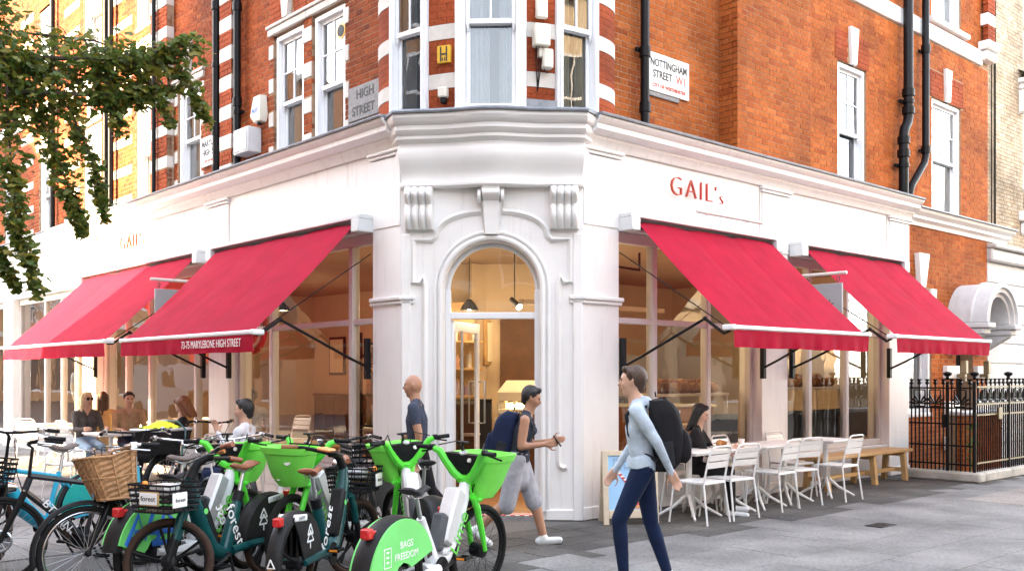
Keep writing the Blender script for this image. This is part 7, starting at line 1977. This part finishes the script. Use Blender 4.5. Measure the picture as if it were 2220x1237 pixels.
# shop dummy in the far left window
mf = FL @ Vector((-12.35, .75, 0))
t, e, M = figure('headed shop mannequin in grey tee and olive trousers in the far left window', (mf.x, mf.y, .27), -70, 0, (4, -4), (2, 2), (2, -4), (12, 18), (10, 10), mats={'top': 'pale_tee', 'trousers': 'olive_cloth', 'shoe': 'whitepaint', 'skin': 'ivory', 'eye': 'ivory', 'lip': 'ivory'}, sleeve='short', scale=.98)
t.name = 'mannequin'; WM['mannequin'] = M; t['category'] = 'mannequin'
m = MB(); m.tube([(0, 0, -.22), (0, 0, 0)], .28, 20); 
tag(part(m, 'display_plinth', K['whitepaint'], None, T(mf.x, mf.y, .272)), 'round white plinth under the mannequin', 'plinth')

# ------------------------------------------------------------------ overhanging ginkgo
tr = thing('ginkgo_tree', 'dark leaved ginkgo branches hanging into the upper left', 'tree', T(-6.1, 8.3, 0))
rt = random.Random(21)
m = MB(); m.tube([(-6.1, 8.3, -.05), (-6.05, 8.3, 1.2), (-6.1, 8.32, 2.8), (-5.95, 8.35, 4.2), (-5.9, 8.4, 6.0), (-5.8, 8.5, 8.5)], [.24, .19, .17, .15, .12, .06], 12); part(m, 'trunk', K['bark'], tr, I4)
def pxp(px, py, D): return Vector(((px - 1110) * D / 2110, D, 1.6 - (py - 812) * D / 2110))
BR = [  # limbs of the crown, each a bent line through space with the radius of its leaf cloud at both ends
    ([(-5.95, 8.35, 4.3), (-4.6, 8.6, 4.40), (-3.6, 8.8, 4.45), (-2.88, 8.9, 4.62)], .36, .16, 1750),
    ([(-5.4, 8.4, 4.2), (-4.4, 8.6, 4.1), (-3.6, 8.8, 4.12), (-3.25, 8.9, 4.2)], .32, .15, 950),
    ([(-5.9, 8.4, 4.9), (-4.7, 8.9, 4.75), (-3.9, 9.1, 4.72), (-3.3, 9.2, 4.5)], .26, .14, 620),
    ([(-4.75, 8.7, 4.5), (-4.40, 8.75, 4.15), (-4.15, 8.8, 3.7), (-4.0, 8.85, 3.2), (-3.90, 8.85, 2.92)], .27, .05, 1000),
    ([(-4.35, 8.7, 4.4), (-4.0, 8.8, 4.0), (-3.80, 8.85, 3.5), (-3.72, 8.9, 3.05)], .20, .05, 520),
    ([(-3.9, 8.8, 4.5), (-3.6, 8.8, 4.15), (-3.55, 8.8, 3.8)], .17, .07, 200),
    ([(-3.5, 8.8, 4.5), (-3.2, 8.85, 4.15), (-3.1, 8.85, 3.9)], .15, .06, 140),
    ([(-3.1, 8.9, 4.5), (-2.92, 8.95, 4.2), (-2.80, 9.0, 3.95)], .15, .06, 260),
    ([(-5.3, 8.4, 4.4), (-4.85, 8.5, 3.6), (-4.60, 8.5, 2.9), (-4.35, 8.55, 2.40)], .24, .05, 800),
    ([(-5.5, 8.3, 4.2), (-4.95, 8.4, 3.4), (-4.75, 8.4, 2.9), (-4.65, 8.4, 2.45)], .26, .06, 650),
    ([(-4.55, 8.5, 5.0), (-4.42, 8.5, 4.2), (-4.38, 8.5, 3.5), (-4.32, 8.5, 2.9), (-4.15, 8.55, 2.35)], .25, .08, 1200),
    ([(-5.9, 8.4, 5.4), (-4.9, 8.6, 5.1), (-4.5, 8.6, 4.85)], .30, .16, 360),
    ([(-4.8, 8.75, 4.5), (-4.2, 8.85, 4.35), (-3.5, 8.95, 4.30), (-3.05, 9.0, 4.25)], .22, .08, 430),
]
leaf_shapes = []
for k in range(3):
    pts = [(0, 0, 0)]
    for i in range(7):
        a = R(-62 + 124 * i / 6); rad = .052 * (1 - (.22 if i == 3 else 0) + .05 * ((i + k) % 2)); pts.append((rad * math.sin(a), .004 * math.cos(i * 2.0 + k), rad * math.cos(a)))
    leaf_shapes.append(pts)
LF = [(0, i, i + 1) for i in range(1, 7)]
leafme = []
for pts in leaf_shapes:
    q = MB(); q.add(pts, LF); leafme.append(q.mesh('leaf', K['leaf'], 0))
mass = MB(); loose = []
for bi, (pl, r0, r1, n) in enumerate(BR):
    P_ = [Vector(p) for p in pl]
    w0 = .038 if bi < 2 else .017
    part(MB().tube(P_, [w0 + (.005 - w0) * i / (len(P_) - 1) for i in range(len(P_))], 7), 'branch', K['bark'], tr, I4)
    tw = MB()
    for k in range(max(6, n // 28)):
        u = rt.random() * (len(P_) - 1.01); i = int(u); c = P_[i].lerp(P_[i + 1], u - i); rad = r0 + (r1 - r0) * u / (len(P_) - 1)
        d = Vector((rt.gauss(0, 1), rt.gauss(0, 1), rt.gauss(-.2, .7))).normalized() * rad * rt.uniform(.8, 1.25)
        tw.tube([c, c + d * .5 + Vector((0, 0, .02)), c + d], [.005, .0035, .0015], 4)
    tag(part(tw, 'twigs', K['bark'], tr, I4), None, kind='stuff')
    for k in range(n):
        u = rt.random() ** .9 * (len(P_) - 1); i = min(int(u), len(P_) - 2); f = u - i
        c = P_[i].lerp(P_[i + 1], f); rad = r0 + (r1 - r0) * u / (len(P_) - 1)
        cl = (math.sin(u * 9 + bi) * .25 + .85)
        d = Vector((rt.gauss(0, 1), rt.gauss(0, 1), rt.gauss(0, .8))); d = d.normalized() * rad * rt.random() ** .5 * cl * (1.5 if rt.random() < .12 else 1)
        p = c + d + Vector((0, 0, -.03))
        s = rt.uniform(.45, 1.2)
        Mx = T(*p) @ RZ(rt.uniform(0, 6.28)) @ RX(R(rt.gauss(150, 40))) @ RY(R(rt.gauss(0, 30))) @ Matrix.Scale(s, 4)
        loose.append((Mx, rt.randrange(3), d.length / max(rad, .01), p))
loose.sort(key=lambda q: (0 if seen(q[3], -.01) else 1, -q[2] + q[3].y * .3))
for i, (Mx, k, _, p) in enumerate(loose):
    if i < 290: part(leafme[k], 'leaf', None, tr, Mx)
    else: mass.M = Mx; mass.add(leaf_shapes[k], LF)
tag(part(mass, 'crown', K['leaf'], tr, I4, smooth=0), None, kind='stuff')

# ------------------------------------------------------------------ the houses across both streets (they shade the corner and show in its glass)
K['terraceglass'] = pbr('terrace_window_glass', (.05, .06, .07), .06, var=.3, scale=.8)
def terrace(name, label, F, length, height, depth, mat, bays, sun_block=None):
    t = thing(name, label, 'building', F)
    m = MB(); m.box(0, length, 0, depth, 0, height); part(m, 'wall', K[mat], t)
    m = MB(); m.box(-.1, length + .1, -.35, .0, height - .5, height - .2); m.box(-.05, length + .05, -.2, .0, 4.0, 4.3); part(m, 'cornice', K['stone'], t)
    fr = MB(); gl_ = MB()
    x = 1.2
    while x < length - 1.5:
        for z in (5.0, 8.2, 11.2, 14.0):
            if z + 2 > height - .6: continue
            fr.box(x - .1, x + 1.2, -.05, .02, z - .1, z); fr.box(x - .1, x, -.05, .02, z, z + 2); fr.box(x + 1.1, x + 1.2, -.05, .02, z, z + 2); fr.box(x - .1, x + 1.2, -.05, .02, z + 2, z + 2.12); fr.box(x, x + 1.1, -.03, .02, z + .97, z + 1.04); fr.box(x + .53, x + .57, -.03, .02, z, z + 2)
            gl_.add([(x, -.01, z), (x + 1.1, -.01, z), (x + 1.1, -.01, z + 2), (x, -.01, z + 2)], [(0, 1, 2, 3)])
        fr.box(x - .3, x + 1.6, -.06, .02, .5, .6); gl_.add([(x - .3, -.02, .6), (x + 1.6, -.02, .6), (x + 1.6, -.02, 3.4), (x - .3, -.02, 3.4)], [(0, 1, 2, 3)])
        x += 2.6
    part(fr, 'window_frames', K['joinery'], t); part(gl_, 'window_glass', K['terraceglass'], t)
    if sun_block: part(MB().box(*sun_block), 'sun_block', K[mat], t)
    return t
K['terracebrick'] = pbr('terrace_brick', (.40, .22, .12), .9, var=.2, scale=3)
K['terracepale'] = pbr('terrace_pale_brick', (.62, .50, .36), .9, var=.15, scale=3)
# high street, opposite the left-hand front: its far end lets the low sun through
edge = FL @ Vector((-6.64, 0, 0))
dist = 15.0
ec = Vector((edge.x + SUN_H.x * dist, edge.y + SUN_H.y * dist, 0))
FH = frame((ec.x, ec.y, 0), tuple((FL.to_3x3() @ Vector((1, 0, 0)))))      # runs towards the camera side
FHf = FH
el_t = math.tan(SUN_EL)
def flipframe(F): return F
t = terrace('high_street_terrace', 'brick terrace across the high street, out of view to the left', FH @ T(26, 0, 0) @ RZ(math.pi), 26, 17, 9, 'terracebrick', 0)
part(MB().box(26, 27.1, 0.0, 9, 4.45 + dist * el_t + .2, 17), 'sun_block', K['terracebrick'], t)  # unseen overhang, added to keep the sun off the upper brick storeys
terrace('far_high_street_terrace', 'dark brick terrace farther along the high street, mirrored in the left windows', FH @ T(-10.5, 0, 0) @ RZ(math.pi), 40, 13.5, 9, 'terracebrick', 0)
terrace('crossing_terrace', 'brick terrace across the junction behind the camera, mirrored in the door glass', FC @ T(14, -25, 0) @ RZ(math.pi), 26, 10.5, 8, 'terracebrick', 0)
terrace('added_end_terrace', 'added tall brick terrace closing off the horizon at the far end of the high street, mirrored in the left windows', FL @ T(-58, 8, 0) @ RZ(R(90)) @ T(-45, 0, 0) @ T(0, 0, 0), 52, 15, 8, 'terracebrick', 0)  # unseen, added to block the bright horizon and its sky glow
terrace('side_street_terrace', 'pale brick terrace across the side street, out of view to the right', FR @ T(30, -13.5, 0) @ RZ(math.pi), 34, 12.5, 9, 'terracepale', 0)

# white van waiting in the high street, seen only in the left window glass
VF = FL @ T(-24, -7.6, 0)
t = thing('parked_van', 'grey van standing in the high street, mirrored in the left window', 'van', VF)
m = MB(); m.prism([(-2.3, .35), (2.4, .35), (2.5, .8), (2.3, 1.05), (1.7, 1.2), (1.15, 1.85), (.8, 1.95), (-2.2, 1.95), (-2.35, 1.7)], -.9, .9); part(m, 'van_body', K['vanpaint'], t)
for s in (-1, 1):
    for x in (-1.5, 1.55): m = MB(); m.tube([(x, s * .92 - .1, .32), (x, s * .92 + .1, .32)], .32, 20); part(m, 'wheel', K['rubber'], t)
    m = MB(); m.add([(.25, s * .905, 1.2), (1.5, s * .905, 1.2), (1.05, s * .905, 1.75), (.25, s * .905, 1.75)], [(0, 1, 2, 3)]); part(m, 'side_window', K['dark_plastic'], t)
    m = MB(); m.cbox(-2.4, -2.3, s * .8 - .06, s * .8 + .06, .8, 1.5, .01); part(m, 'tail_lamp', K['redlens'], t)
